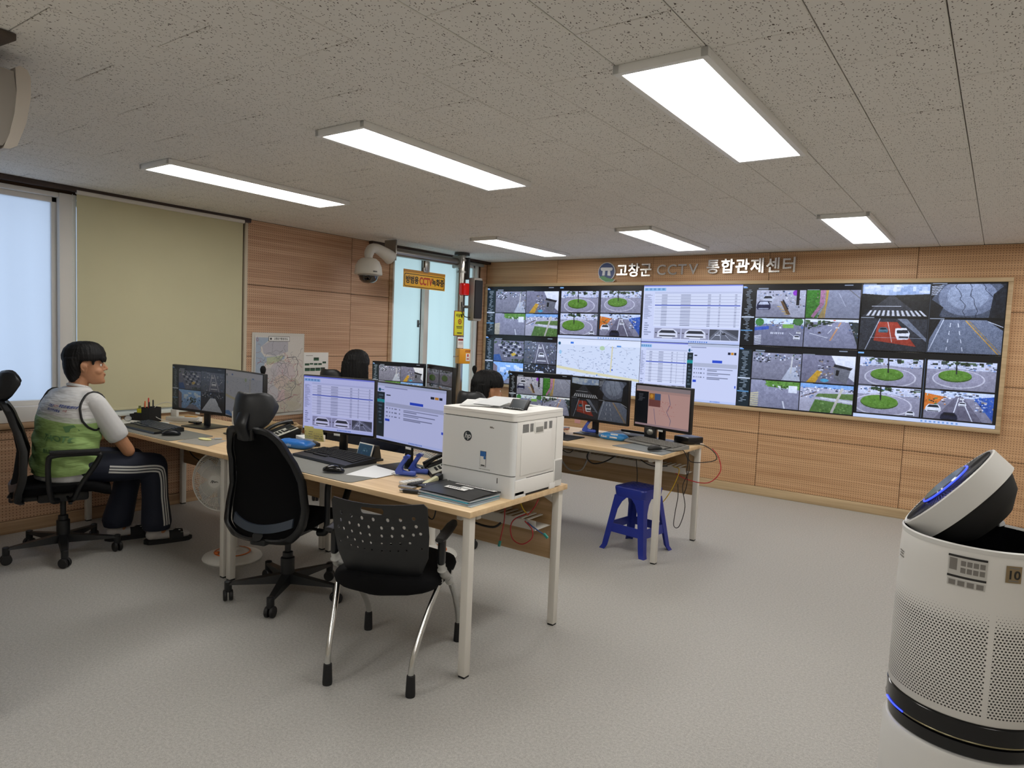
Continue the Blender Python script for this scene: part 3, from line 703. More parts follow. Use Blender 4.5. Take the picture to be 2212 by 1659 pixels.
for k, (x, y) in enumerate(((0.57, 2.69), (0.57, 5.61), (-0.945, -0.3), (0.57, -0.3), (-2.45, -0.3))):   # the same panels go on to the right and behind
    dup(l0, (x, y, CEIL), 0, ['ceiling panel outside the view, right of the nearest panel', 'ceiling panel outside the view, far right', 'ceiling panel behind the viewer', 'ceiling panel behind the viewer at the right', 'ceiling panel behind the viewer at the left'][k])

# ------------------------------------------------------------------ video wall
vw = thing('video_wall', 'huge video wall of ten joined displays in a pale wood frame', 'video wall', (-2.604, YV, 0))
X0, X1, Z0, Z1 = -5.232+2.604, .0+2.604, .855, 2.040
fb = new_bm(); fw = .034; D = .045
bx(X0-fw, X1+fw, -D, 0, Z1, Z1+fw, .003, fb); bx(X0-fw, X1+fw, -D, 0, Z0-fw, Z0, .003, fb); bx(X0-fw, X0, -D, 0, Z0, Z1, .003, fb); bx(X1, X1+fw, -D, 0, Z0, Z1, .003, fb)
part('display_frame', fb, MATS['wood_trim'], vw)
LAY = [['feeds_yard', 'feeds_rounds', 'table', 'feeds_cars', 'feeds_dark'], ['feeds_parking', 'map', 'split', 'feeds_yard', 'feeds_rounds']]
cw, ch = (X1-X0)/5, (Z1-Z0)/2
for r in range(2):
    for c in range(5):
        x0, x1 = X0 + c*cw, X0 + (c+1)*cw; z1 = Z1 - r*ch; z0 = z1 - ch
        p = part('display', bx(x0+.0005, x1-.0005, -.03, -.004, z0+.0005, z1-.0005, .001), blackg, vw)
        b_ = .0025
        s = new_bm(); vs = [s.verts.new(v) for v in ((x0+b_, -.0306, z0+b_), (x1-b_, -.0306, z0+b_), (x1-b_, -.0306, z1-b_), (x0+b_, -.0306, z1-b_))]; s.faces.new(vs)
        def uv(co, f, x0=x0, z0=z0): return ((co.x - x0)/cw, (co.z - z0)/ch)
        part('screen', s, screen_mat(LAY[r][c], .9, (.86, .93, 1.12)), p, uv=uv, smooth=0)

# metal lettering and county emblem above the video wall
lx = -3.461
def wall_word(chars, x, z0, size, dx, dz, ax=1.0):
    for ch_ in chars:
        if ch_ != ' ':
            bm = text_bm(ch_, size, .022, .020 if ord(ch_) > 255 else .012, 'LEFT', ax)
            part('letter', bm, mirrorm, sign, loc=(x, -.022, z0 + dz), smooth=0)
        x += dx
    return x
sign = thing('wall_lettering', 'row of mirror metal letters mounted on the wood above the video wall', 'sign', (0, YV, 0))
x = wall_word('고창군', -3.475, 2.192, .150, .139, 0)
x = wall_word('CCTV', -3.008, 2.192, .150, .118, 0, 1.02)
x = wall_word('통합관제센터', -2.475, 2.208, .150, .1455, 0)
em = thing('county_emblem', 'round blue emblem with a white dolmen and a green leaf, left of the metal letters', 'emblem', (-3.600, YV, 2.192))
part('emblem_plate', xf(lathe(new_bm(), [(.104, 0), (.104, .018), (.1, .02)], 40), RX(PI/2) @ T(0, 0, 0)), mat('emblem_white', 'e6e8ec', .4), em)
leafo = [(-.085, -.055), (-.03, -.045), (.03, -.07), (.105, -.085), (.08, -.108), (.0, -.108), (-.05, -.085)]
part('emblem_field', xf(lathe(new_bm(), [(.095, .019), (.095, .022)], 40), RX(PI/2)), mat('emblem_blue', '23407f', .4), em)
part('emblem_dolmen', prism(prism(prism(new_bm(), [(-.075, .035), (-.06, .012), (.065, .012), (.078, .03), (.07, .045), (-.06, .048)], -.025, -.022, 'XZ'), [(-.045, .012), (-.015, .012), (-.018, -.04), (-.05, -.04)], -.025, -.022, 'XZ'), [(.018, .012), (.045, .012), (.055, -.045), (.015, -.04)], -.025, -.022, 'XZ'), MATS['emblem_white'], em, smooth=0)
part('emblem_leaf_border', prism(new_bm(), [(a*1.08, b*1.04) for a, b in leafo], -.026, -.022, 'XZ'), MATS['emblem_white'], em, smooth=0)
part('emblem_leaf', prism(new_bm(), leafo, -.029, -.025, 'XZ'), mat('emblem_green', '4f8a55', .4), em, smooth=0)

# olive roller blind on window 1
bl = thing('roller_blind', 'olive green roller blind drawn down beside the bare left window', 'blind', (XL, 2.765, 0))
part('blind_fabric', bx(.030, .032, -.635, .635, .795, 2.318), blindm, bl, smooth=0)
part('blind_tube', tube(new_bm(), [(.035, -.64, 2.31), (.035, .64, 2.31)], .016, 12), wframe, bl)
part('blind_hem', bx(.024, .038, -.635, .635, .785, .803, .004), blindm, bl)
ch = new_bm()
for k in range(110):
    z = 2.29 - k*.013
    bmesh.ops.create_icosphere(ch, subdivisions=1, radius=.0028, matrix=T(.03, -.66, z))
part('pull_chain', ch, sillm, bl)
b2 = thing('roller_blind', 'rolled up blind at the top of the mint window near the corner', 'blind', (XL, 5.9, 0))
part('blind_tube', tube(new_bm(), [(.035, -.78, 2.29), (.035, .76, 2.29)], .02, 12), mat('blind_roll', '8f8f88', .8), b2)
ch = new_bm()
for k in range(90): bmesh.ops.create_icosphere(ch, subdivisions=1, radius=.0028, matrix=T(.03, -.745 - .01*math.sin(k*.07), 2.28 - k*.013))
part('pull_chain', ch, mat('chain_grey', '6e7a78', .5), b2)
# ------------------------------------------------------------------ desks
def make_desk(label):
    """origin: floor under the front right corner; body extends to -x and +y; 1.78 x 0.77 m"""
    W, Dp, z = 1.78, .775, ZD
    t = thing('office_desk', label, 'desk', (0, 0, 0), 0, 'pale wood office desks')
    part('desk_top', bx(-W, 0, 0, Dp, z-.026, z, .0025), MATS['desk_top'], t)
    for x in (-W + .032, -.032):
        for y in (.035, Dp - .04):
            bm = bx(x-.019, x+.019, y-.019, y+.019, .008, z-.026, .004); l = part('leg', bm, greymet, t)
            part('foot', bx(x-.016, x+.016, y-.016, y+.016, 0, .008), black, l)
    fr = new_bm()
    bx(-W+.05, -.05, .11, .14, z-.062, z-.026, .003, fr); bx(-W+.05, -.05, Dp-.07, Dp-.04, z-.062, z-.026, .003, fr)
    for x in (-W+.10, -.10): bx(x-.014, x+.014, .05, Dp-.055, z-.060, z-.026, .003, fr)
    part('frame_rail', fr, greymet, t)
    for s, x in ((-1, -.045), (1, -W+.045)):
        part('gusset', prism(new_bm(), [(x, z-.026), (x+s*.13, z-.026), (x+s*.09, z-.06), (x, z-.10)], Dp-.052, Dp-.047, 'XZ'), greymet, t, smooth=0)
    part('modesty_panel', bx(-W+.05, -.045, Dp-.045, Dp-.027, .335, z-.062, .002), MATS['desk_board'], t)
    tr = new_bm(); y0, y1, zt = Dp-.19, Dp-.05, .555
    bx(-W+.25, -.06, y0, y0+.0025, zt-.045, zt, 0, tr); bx(-W+.25, -.06, y0, y1, zt-.047, zt-.045, 0, tr)
    for k in range(38): bx(-W+.27+k*.0375, -W+.285+k*.0375, y0, y1, zt-.004, zt, 0, tr)
    part('cable_tray', tr, mat('tray_white', 'c9c6c0', .5), t)
    return t
DY1, DY2, DX = 2.165, 4.11, -1.722
d1 = make_desk('front row desk at the right end, carrying the white printer'); d1.location = (DX, DY1, 0)
dup(d1, (DX - 1.782, DY1, 0), 0, 'front row desk at the window end, where the man in the green vest sits')
dup(d1, (DX, DY2, 0), 0, 'second row desk at the right end, with the blue stool beneath it')
dup(d1, (DX - 1.782, DY2, 0), 0, 'second row desk at the window end, mostly hidden by the front row')

# ------------------------------------------------------------------ swivel office chairs
def sgp(v, p): return math.copysign(abs(v)**p, v)
REC = [1.0]
def back_y(z):
    y = back_y0(z)
    return y if z < .62 else back_y0(.62) + (y - back_y0(.62))*REC[0]
def back_y0(z):
    """side profile of the back: leans back at the top, comes in at the waist, swells at the bottom"""
    pts = [(.33, -.20), (.38, -.262), (.44, -.275), (.52, -.258), (.62, -.238), (.72, -.255), (.85, -.315), (1.0, -.395), (1.2, -.48)]
    for (a, ya), (b, yb) in zip(pts, pts[1:]):
        if z <= b:
            t = (z-a)/(b-a); t = max(0, t); t = t*t*(3-2*t)*.5 + t*.5
            return ya + (yb-ya)*t
    return pts[-1][1]
def back_w(z):
    pts = [(.33, .20), (.45, .24), (.58, .238), (.75, .20), (.95, .148), (1.1, .13)]
    for (a, ya), (b, yb) in zip(pts, pts[1:]):
        if z <= b: return ya + (yb-ya)*max(0, (z-a)/(b-a))
    return .15
def ring_pt(th, zc, hz, inset, dy, p=.42):
    z = zc + (hz - inset) * sgp(math.sin(th), p*.9)
    w = (back_w(z) - inset*.85) * sgp(math.cos(th), p)
    return Vector((w, back_y(z) + dy - .10*w*w/.05*.25 + .02*0, z))
def make_office_chair(label, group='black swivel office chairs', headrest=True, rec=1.0):
    REC[0] = rec; hd = .145*(1-rec)
    t = thing('office_chair', label, 'chair', (0, 0, 0), 0, group)
    zc, hz, N = .655, .31, 72
    def dyc(w): return .06 * (w/.2)**2          # the sides wrap forward
    rings = []
    for k in range(N):
        th = 2*PI*k/N + .001
        def rp(ins, dy):
            v = ring_pt(th, zc, hz, ins, dy); v.y += dyc(v.x); return v
        rings.append([rp(0, 0), rp(.004, .026), rp(.034, .026), rp(.038, .002), rp(.03, -.006), rp(.008, -.008)])
    rings.append([v.copy() for v in rings[0]])
    bm = new_bm(); loft(bm, rings, True, False); bmesh.ops.remove_doubles(bm, verts=bm.verts, dist=1e-5)
    part('back_frame', bm, darkpl, t, smooth=50)
    bm = new_bm(); rows = []
    for i in range(25):
        th0 = -PI/2 + PI*i/24
        rowv = []
        z = zc + (hz - .036) * sgp(math.sin(th0), .38) * .998
        w = (back_w(z) - .03) * abs(math.cos(th0))**.42 + 1e-4
        for j in range(13):
            x = -w + 2*w*j/12; rowv.append(Vector((x, back_y(z) + .012 + dyc(x), z)))
        rows.append(rowv)
    loft(bm, rows, False, False); part('back_mesh', bm, blackf, t, smooth=60)
    bm = new_bm(); rows = []
    for i in range(13):
        x = -.17 + .34*i/12
        zz = .435 + .035*(x/.17)**2
        rows.append([Vector((x, back_y(zz+a) + b + dyc(x), zz + a)) for a, b in ((-.022, .0), (.022, .0), (.022, .016), (-.022, .016))])
    loft(bm, rows); part('lumbar_bar', bm, mat('lumbar_plastic', '39424f', .35), t)
    if headrest:
        bm = new_bm(); rows = []
        for i in range(17):
            u = math.sin(PI/2*(-1 + 2*i/16)); x = .112*u; hh = .090*(1-.82*abs(u)**7); yc = -.368 + hd + .075*u*u
            ring = []
            for k in range(14):
                a = 2*PI*k/14; ring.append(Vector((x, yc + .021*sgp(math.cos(a), .7) + .012*math.sin(a) , 1.035 + hh*sgp(math.sin(a), .6) + .012*u*u)))
            rows.append(ring)
        loft(bm, rows); part('headrest', bm, mat('headrest_leather', '14161a', .45), t, smooth=60)
        bm = new_bm(); tube(bm, smooth_path([(0, back_y(.93)-.012, .90), (0, -.405 + hd, .955), (0, -.402 + hd, .99), (0, -.372 + hd, 1.04)], 4), [.022]*13, 10, flat=.55)
        for v in bm.verts: v.co.x *= 1.5
        box(bm, (0, back_y(.93)-.004, .925), (.085, .04, .06), .01)
        part('headrest_arm', bm, darkpl, t)
    # seat
    bm = new_bm(); rows = []
    for i in range(15):
        u = i/14; y = -.215 + .46*u; w = .235*(1-(2*u-1)**6*.35) ; zt = .455 + .018*math.sin(u*PI) - (.03*max(0, u-.8)/.2); th_ = .062
        ring = []
        for k in range(20):
            a = 2*PI*k/20; ring.append(Vector((w*sgp(math.cos(a), .45), y, zt - th_/2 + th_/2*sgp(math.sin(a), .5) + .012*(math.cos(a))**2)))
        rows.append(ring)
    loft(bm, rows); part('seat', bm, blackf, t, smooth=50)
    bm = new_bm(); box(bm, (0, 0, .375), (.22, .26, .06), .015); box(bm, (0, -.17, .365), (.09, .2, .035), .012); tube(bm, [(0, -.19, .36), (0, back_y(.40)-.0, .40)], .03, 8)
    tube(bm, [(.1, .02, .375), (.24, .03, .37)], .008, 8); box(bm, (.25, .03, .37), (.05, .02, .014), .004); part('mechanism', bm, darkpl, t)
    # loop armrests
    for s in (-1, 1):
        pth = smooth_path([(s*.2, -.03, .375), (s*.262, -.06, .40), (s*.276, -.075, .50), (s*.276, -.075, .625), (s*.276, -.05, .655), (s*.276, .06, .66), (s*.276, .17, .655), (s*.274, .165, .61), (s*.268, .08, .47), (s*.26, .05, .40), (s*.2, .03, .375)], 5)
        a = part('armrest', tube(new_bm(), pth, .0145, 10, flat=1.25), darkpl, t, smooth=50)
        part('arm_pad', box(new_bm(), (s*.276, .055, .672), (.062, .25, .022), .009), blackm, a)
    bm = lathe(new_bm(), [(.036, .12), (.036, .21), (.027, .215), (.027, .24), (.016, .245), (.016, .35)], 20); lathe(bm, [(.03, .075), (.036, .085), (.036, .12)], 20); part('column', bm, black, t)
    for k in range(5):
        a = 2*PI*k/5
        rows = []
        for u in (0, .15, .4, .7, .92, 1.0):
            r = .03 + .265*u; w = .028 - .010*u; zt = .125 - .028*u; zb = .075 + .012*u
            rows.append([Vector((r, w, zb)), Vector((r, w*.8, zt)), Vector((r, -w*.8, zt)), Vector((r, -w, zb))])
        bm = new_bm(); loft(bm, rows); lathe(bm, [(.0165, .048), (.019, .055), (.019, .102), (.012, .106)], 14, T(.296, 0, 0)); xf(bm, RZ(a)); l = part('base_leg', bm, black, t)
        M = RZ(a) @ T(.296, 0, .029) @ RZ(.9 + k*1.3); bm = new_bm()
        for s in (-1, 1): lathe(bm, [(.013, 0), (.026, .001), (.029, .005), (.029, .016), (.025, .02)], 20, M @ T(0, s*.004, 0) @ Matrix.Rotation(-s*PI/2, 4, 'X'))
        part('caster', bm, mat('caster_nylon', '101012', .5), l)
    return t
mc = make_office_chair('black mesh swivel chair under the man in the green vest', rec=.55); mc.location = (-4.61, 1.79, 0); mc.rotation_euler.z = math.radians(-20)
c1 = make_office_chair('empty black mesh swivel chair with headrest at the front desk'); c1.location = (-3.05, 2.27, 0); c1.rotation_euler.z = math.radians(20)
c2 = dup(mc, (-4.36, 3.86, 0), math.radians(0), 'black swivel chair in the second row behind the woman with long hair')
c3 = dup(mc, (-2.93, 3.86, 0), math.radians(4), 'black swivel chair behind the dark haired man in the second row')

c3.scale = (1, 1, .945)
# ------------------------------------------------------------------ visitor chair with a drilled plastic back
vc = thing('visitor_chair', 'black visitor chair with perforated plastic back and silver tube legs', 'chair', (-2.09, 2.115, 0), math.radians(24.5))
def vback(co):
    x, z = co.x*.87, co.z; u = x/.205; v = (z-.50)/.34; z = z - .075
    return (x*(1 - .02*v), -.20 + .055*u*u + co.y + (-.07*v) + .05*(1-v)**2*.6, z)
outer = [(-.195, .53), (-.15, .492), (-.08, .47), (0, .464), (.08, .47), (.15, .492), (.195, .53), (.228, .60), (.240, .70), (.240, .825), (.225, .842), (.10, .838), (0, .836), (-.10, .838), (-.225, .842), (-.240, .825), (-.240, .70), (-.228, .60)]
hl = [rrect(.115, .028, .0135, 4, -.01, .808)]
for r_i, (z, n, sp_, rr_) in enumerate(((.772, 7, .058, .0085), (.737, 8, .052, .0078), (.702, 8, .048, .0072), (.667, 8, .043, .0062), (.635, 8, .038, .0048))):
    for k in range(n):
        hl.append(oval((k-(n-1)/2)*sp_ + (.014 if r_i % 2 else 0)*0 + (-.006 if k < n/2 else .006), z + .10*((k-(n-1)/2)*sp_)**2*3, rr_, rr_, 10))
    if r_i in (2, 4):
        for s in (-1, 1): hl.append(oval(s*(.205), z+.012, rr_, rr_, 10))
part('backrest', holes_plate(outer, hl, .006, 10, vback), black, vc, smooth=40)
bm = new_bm(); rows = []
for i in range(17):
    u = i/16; y = -.225 + .455*u; w = .05 + .185*(1-(2*u-1)**4)**.5 if u < .5 else .12 + .115*(1-(2*u-1)**8)**.5
    zt = .452 - .01*math.sin(u*PI)
    rows.append([Vector((w*sgp(math.cos(2*PI*k/20), .55), y, zt - .038 + .038*sgp(math.sin(2*PI*k/20), .6))) for k in range(20)])
loft(bm, rows); part('seat', bm, blackf, vc, smooth=50)
for s in (-1, 1):
    # one tube: rear foot - up to the hinge - front foot; another rises from the hinge to the arm
    p = part('leg', tube(new_bm(), smooth_path([(s*.178, -.270, .03), (s*.180, -.262, .14), (s*.200, -.17, .28), (s*.225, -.085, .39)], 4), .0125, 12), chrome, vc, smooth=60)
    part('rubber_foot', lathe(new_bm(), [(.019, 0), (.02, .01), (.017, .085), (.013, .09)], 16, T(s*.178, -.270, 0)), blackm, p)
    p = part('leg', tube(new_bm(), smooth_path([(s*.225, .262, .03), (s*.225, .25, .13), (s*.235, .13, .28), (s*.24, .0, .40), (s*.245, -.055, .435)], 4), .0125, 12), chrome, vc, smooth=60)
    part('rubber_foot', lathe(new_bm(), [(.019, 0), (.02, .01), (.017, .085), (.013, .09)], 16, T(s*.225, .262, 0)), blackm, p)
    pts = smooth_path([(s*.24, .06, .345), (s*.243, -.03, .415), (s*.240, -.085, .455), (s*.238, -.10, .50), (s*.238, -.10, .54)], 5)
    part('arm_tube', tube(new_bm(), pts, .0125, 12), chrome, vc, smooth=60)
    # loose clear wrapping still on the tubes
    bm = new_bm(); pp = pts[2:15]
    tube(bm, pp, [.0165 + .004*math.sin(i*2.3) + .002*math.cos(i*5) for i in range(len(pp))], 12); part('plastic_wrap', bm, mat('plastic_wrap', 'c4c4c0', .35, alpha=.72, bump=.8, bscale=90), vc, smooth=60)
    bm = new_bm(); box(bm, (s*.238, -.10, .545), (.030, .042, .115), .012)
    rows = []
    for u, ww, zz in ((0, .018, .606), (.15, .024, .606), (.5, .026, .613), (.85, .024, .624), (1, .014, .629)):
        y = -.155 + .215*u
        rows.append([Vector((s*.242 + ww*sgp(math.cos(2*PI*k/12), .7), y, zz + .009*math.sin(2*PI*k/12))) for k in range(12)])
    loft(bm, rows); part('armrest', bm, darkpl, vc, smooth=50)
bm = new_bm(); tube(bm, [(-.235, -.06, .405), (.235, -.06, .405)], .011, 10); tube(bm, [(-.235, .08, .395), (.235, .08, .395)], .011, 10); part('cross_bar', bm, chrome, vc)

# ------------------------------------------------------------------ navy plastic stool
st = thing('plastic_stool', 'navy blue plastic stool standing under the second row desk', 'stool', (-1.985, 4.365, 0), math.radians(-8))
HS = .445
bm = new_bm(); rows = []
for w, z in ((.118, HS-.07), (.126, HS-.012), (.121, HS-.002), (.112, HS)): rows.append([Vector((a, b, z)) for a, b in rrect(2*w, 2*w, .03, 4)])
loft(bm, rows)
for i in range(5):
    for j in range(5): box(bm, (-.07+i*.035, -.07+j*.035, HS), (.016, .016, .004), 0, (0, 0, PI/4))
part('seat', bm, bluepl, st)
def stool_leg(sx, sy):
    bm = new_bm()
    def lerp(t): return .117 + (.172-.117)*t
    rows = []
    for u in (0, .1, .25, .5, .75, .93, 1):
        z = (HS-.065)*(1-u) ; o = lerp(u); w = .052 - .012*u + (.05*(1-u/.25)**2 if u < .25 else 0); th = .007
        if u == 1: o += .01
        pts = [(o, o), (o, o-w), (o-th, o-w), (o-th*1.6, o-th*1.6), (o-w, o-th), (o-w, o)]
        rows.append([Vector((sx*a, sy*b, z)) for a, b in pts])
    loft(bm, rows); return bm
for sx in (-1, 1):
    for sy in (-1, 1): part('leg', stool_leg(sx, sy), bluepl, st)
for k in range(4):
    bm = new_bm(); o = .150
    rows = []
    for x in (-.115, 0, .115):
        rows.append([Vector((x, -o, .125)), Vector((x, -o+.006, .125)), Vector((x, -o+.012, .185)), Vector((x, -o+.006, .185))])
    loft(bm, rows); xf(bm, RZ(k*PI/2)); part('brace', bm, bluepl, st)

# ------------------------------------------------------------------ floor fans
def make_fan(label):
    t = thing('floor_fan', label, 'fan', (0, 0, 0), 0, 'white pedestal fans')
    part('base', lathe(new_bm(), [(.172, 0), (.176, .008), (.170, .020), (.13, .034), (.07, .042), (.045, .06), (.036, .075)], 48), white, t, smooth=50)
    part('base_ring', lathe(new_bm(), [(.108, .0405), (.108, .0425), (.100, .0445), (.100, .0405)], 48, cap=False), mat('fan_orange', 'd9722e', .4), t)
    bm = new_bm()
    for k in range(4): box(bm, (-.055 + k*.032, -.075, .052), (.024, .03, .012), .004)
    part('button', bm, mat('fan_orange', 'd9722e', .4), t)
    part('pole', lathe(new_bm(), [(.030, .05), (.026, .3), (.020, .40)], 20), white, t)
    hc = Vector((-.06, -.03, .49)); n = Vector((0, -1, .10)).normalized(); M = aim(hc, n)
    part('motor_housing', lathe(new_bm(), [(.02, -.12), (.055, -.11), (.062, -.05), (.05, -.01)], 24, M), white, t)
    part('hub', lathe(new_bm(), [(.02, -.01), (.034, 0), (.032, .03), (.02, .04)], 20, M), mat('fan_blade', 'c2c8cc', .3, alpha=.75), t)
    for k in range(5):
        bm = new_bm(); rows = []
        for u in (0, .3, .6, .85, 1):
            r = .03 + .125*u; w = .03 + .035*math.sin(u*PI*.7)
            rows.append([M @ Vector((r*math.cos(a), r*math.sin(a), .02 + zz)) for a, zz in ((-w/r*.8, -.014), (0, 0), (w/r*.8, .012))])
        loft(bm, [[p for p in r_] for r_ in rows], False, False); xf(bm, M @ RZ(k*2*PI/5) @ M.inverted()); part('blade', bm, MATS['fan_blade'], t, smooth=60)
    bm = new_bm(); R = .182
    for s in (-1, 1):
        for k in range(84):
            a = 2*PI*k/84; sw = .35*s
            pts = []
            for r, z in ((.036, .062), (.09, .060), (.14, .045), (.165, .02), (R, 0)):
                aa = a + sw*(1-r/R)
                pts.append(M @ Vector((r*math.cos(aa), r*math.sin(aa), (z if s > 0 else -z*.9) + .012)))
            tube(bm, pts, .0015, 4, False)
        for r, z in ((.10, .058), (.15, .038)):
            tube(bm, [M @ Vector((r*math.cos(2*PI*k/40), r*math.sin(2*PI*k/40), (z if s > 0 else -z*.9) + .012)) for k in range(41)], .0014, 4, False)
    g = part('grille', bm, white, t, smooth=0)
    part('grille_rim', tube(new_bm(), [M @ Vector((R*math.cos(2*PI*k/48), R*math.sin(2*PI*k/48), .012)) for k in range(49)], .005, 6, False), white, t)
    bd = part('badge', lathe(new_bm(), [(.042, .066), (.042, .074), (.036, .079)], 32, M), white, t)
    bm = new_bm(); F = lambda u, v: M @ Vector((u, v, .0805))
    tube(bm, smooth_path([F(-.024, -.008), F(-.014, .008), F(-.012, -.01), F(-.006, .006), F(0, -.006), F(.005, .002), F(.01, -.004), F(.014, .002), F(.024, -.003)], 3), .0014, 5)
    part('badge_script', bm, black, bd)
    return t
f1 = make_fan('white pedestal fan with orange buttons standing under the front desks'); f1.location = (-3.80, 2.42, 0); f1.rotation_euler.z = math.radians(28)
dup(f1, (-2.93, 3.28, 0), math.radians(16), 'white pedestal fan behind the front desk, glimpsed below the report monitor')
f2 = [o for o in bpy.data.objects if o.name == 'floor_fan.001'][0]; f2.scale = (1, 1, 1.06)

# ------------------------------------------------------------------ tall air purifier at the right
pu = thing('air_purifier', 'tall white cylindrical air purifier with tilted round fan head', 'air purifier', (-.012, 2.235, 0), 0)
def cyl_uv(co, f):
    a = math.atan2(co.y, co.x); r = .187
    c = f.calc_center_median(); ac = math.atan2(c.y, c.x)
    if ac > 2 and a < -2: a += 2*PI
    if ac < -2 and a > 2: a -= 2*PI
    return ((a + 2.05) * r, co.z - .523)
part('lower_shell', lathe(new_bm(), [(.190, .012), (.195, .02), (.197, .25), (.195, .415), (.188, .427), (.178, .430)], 72), mat('purifier_white', 'd3d2cf', .38), pu)
part('plinth', lathe(new_bm(), [(.18, 0), (.18, .014)], 48), black, pu)
part('waist_ring', lathe(new_bm(), [(.176, .427), (.184, .433), (.186, .465), (.176, .471), (.178, .475), (.190, .477), (.190, .520), (.182, .525)], 72), blackg, pu)
part('light_strip', lathe(new_bm(), [(.1905, .4735), (.1915, .4755), (.1905, .4775)], 72, cap=False), mat('champagne_strip', '8b8468', .25, metal=.8), pu)
bm = new_bm()
tube(bm, [(.1915*math.cos(a), .1915*math.sin(a), .4755) for a in [math.radians(198 + k*3) for k in range(10)]], .0022, 6); part('status_light', bm, mat('blue_led', '2238ff', .3, emit='2a3cff', estr=3), pu)
part('upper_shell', lathe(new_bm(), [(.184, .523), (.189, .528), (.1885, .70), (.185, .90), (.182, .962), (.180, .966)], 120, cap=False), MATS['purifier_perforated'], pu, uv=cyl_uv, smooth=60)
part('rim', lathe(new_bm(), [(.1832, .955), (.1838, .966), (.1795, .969), (.1765, .962), (.172, .93)], 96, cap=False), MATS['purifier_white'], pu)
part('well', lathe(new_bm(), [(.1765, .962), (.16, .90), (.10, .885), (0, .885)], 64, cap=False), blackg, pu, smooth=50)
hn = Vector((-.76, -.04, .65)).normalized(); hc = Vector((-.054, .0, 1.060)); HM = aim(hc, hn)
part('fan_drum', lathe(new_bm(), [(.138, -.026), (.148, -.024), (.150, .036), (.146, .039), (.142, .036), (.140, .028)], 80, HM, cap=False), MATS['purifier_white'], pu, smooth=50)
bm = lathe(new_bm(), [(.02, -.105), (.07, -.098), (.115, -.068), (.136, -.03), (.138, 0)], 56, HM)
part('drum_back', bm, blackm, pu, smooth=50)
part('neck', tube(new_bm(), [hc - hn*.07, (-0.01, .01, .97), (0.0, .01, .88)], [.055, .06, .075], 20), blackg, pu)
part('fan_face', lathe(new_bm(), [(.141, .030), (.10, .036), (.072, .036)], 64, HM), mat('face_black', '111113', .35), pu, smooth=0)
bm = new_bm()
for k in range(72):
    a = 2*PI*k/72; tube(bm, [HM @ Vector((r*math.cos(a+w), r*math.sin(a+w), .039)) for r, w in ((.078, 0), (.11, .10), (.138, .16))], .0012, 4, False)
part('louver', bm, mat('louver_black', '2b2b2d', .4), pu, smooth=0)
part('display_disc', lathe(new_bm(), [(.070, .036), (.070, .048), (.066, .051)], 48, HM), mat('disc_grey_gloss', '4a4f60', .12, spec=.8), pu)
part('light_ring', tube(new_bm(), [HM @ Vector((.0725*math.cos(a), .0725*math.sin(a), .046)) for a in [2*PI*k/48 for k in range(49)]], .0022, 6, False), MATS['blue_led'], pu)
def on_cyl(bm, ang, z, r=.1865, tilt=0):
    """wrap a flat XZ decal (facing -Y) on the shell at angle ang"""
    for v in bm.verts:
        a = ang + v.co.x / r; rr = r - v.co.y; v.co = Vector((rr*math.cos(a), rr*math.sin(a), z + v.co.z))
    return bm
def decal(w, h, m, ang, z, name, parent, d=.0006, cx=0, cz=0, r=.1865):
    bm = new_bm(); n = 6
    rows = [[Vector((cx - w/2 + w*k/n, -d, cz - h/2)), Vector((cx - w/2 + w*k/n, -d, cz + h/2)), Vector((cx - w/2 + w*k/n, 0.0, cz + h/2)), Vector((cx - w/2 + w*k/n, 0.0, cz - h/2))] for k in range(n+1)]
    loft(bm, rows); on_cyl(bm, ang, z, r); return part(name, bm, m, parent, smooth=0)
ink = mat('print_black', '1c1a1a', .5); grey_ink = mat('print_grey', '77736e', .6)
A0 = math.radians(-96)
lb = decal(.082, .052, mat('label_clear', 'bdbbb6', .3), A0, .914, 'spec_label', pu, .0004)
for cz in (.026, -.026): decal(.084, .0055, ink, A0, .914, 'label_bar', lb, .0008, 0, cz)
for i in range(4):
    for j in range(2): decal(.011, .013, grey_ink, A0, .914, 'pictogram', lb, .0009, -.008+i*.0135, .010-j*.018)
decal(.017, .03, grey_ink, A0, .914, 'label_block', lb, .0009, -.030, .005)
lb2 = decal(.082, .018, mat('label_clear', 'bdbbb6', .3), A0, .872, 'icon_label', pu, .0004)
for i in range(4): decal(.015, .013, grey_ink, A0, .872, 'pictogram', lb2, .0009, -.03+i*.02, 0)
A1 = math.radians(-66)
tn = decal(.034, .042, mat('badge_bronze', '8d7a5c', .35, metal=.3), A1, .916, 'warranty_badge', pu, .0008)
part('badge_number', on_cyl(text_bm('10', .030, .0008, .02), A1, .914, .1875), ink, tn, smooth=0)
for z in (.932, .900): decal(.022, .003, grey_ink, A1, z, 'badge_line', tn, .0012)
for k, (w, cz) in enumerate(((.028, 0), (.022, -.007), (.03, -.015))): decal(w, .003, grey_ink, math.radians(-158), .90, 'print_line', pu, .0006, 0, cz)
eg = decal(.04, .04, mat('sticker_cream', 'cfc6a8', .5), math.radians(-68), .36, 'energy_sticker', pu, .0006, r=.1965)
for a, c in ((150, '5f8a3c'), (110, '8a9a3a'), (70, 'c9a23a'), (30, 'b33a2c')):
    bm = prism(new_bm(), [(.018*math.cos(math.radians(a+q)), .018*math.sin(math.radians(a+q))) for q in (-20, 0, 20)] + [(.012*math.cos(math.radians(a+q)), .012*math.sin(math.radians(a+q))) for q in (20, 0, -20)], -.0012, -.0006, 'XZ')
    part('gauge_segment', on_cyl(bm, math.radians(-68), .358, .1965), mat('gauge_'+c, c, .5), eg, smooth=0)
bm = new_bm()
for k in range(6): box(bm, (0, 0, 0), (.001, .001, .001))
bm.free()
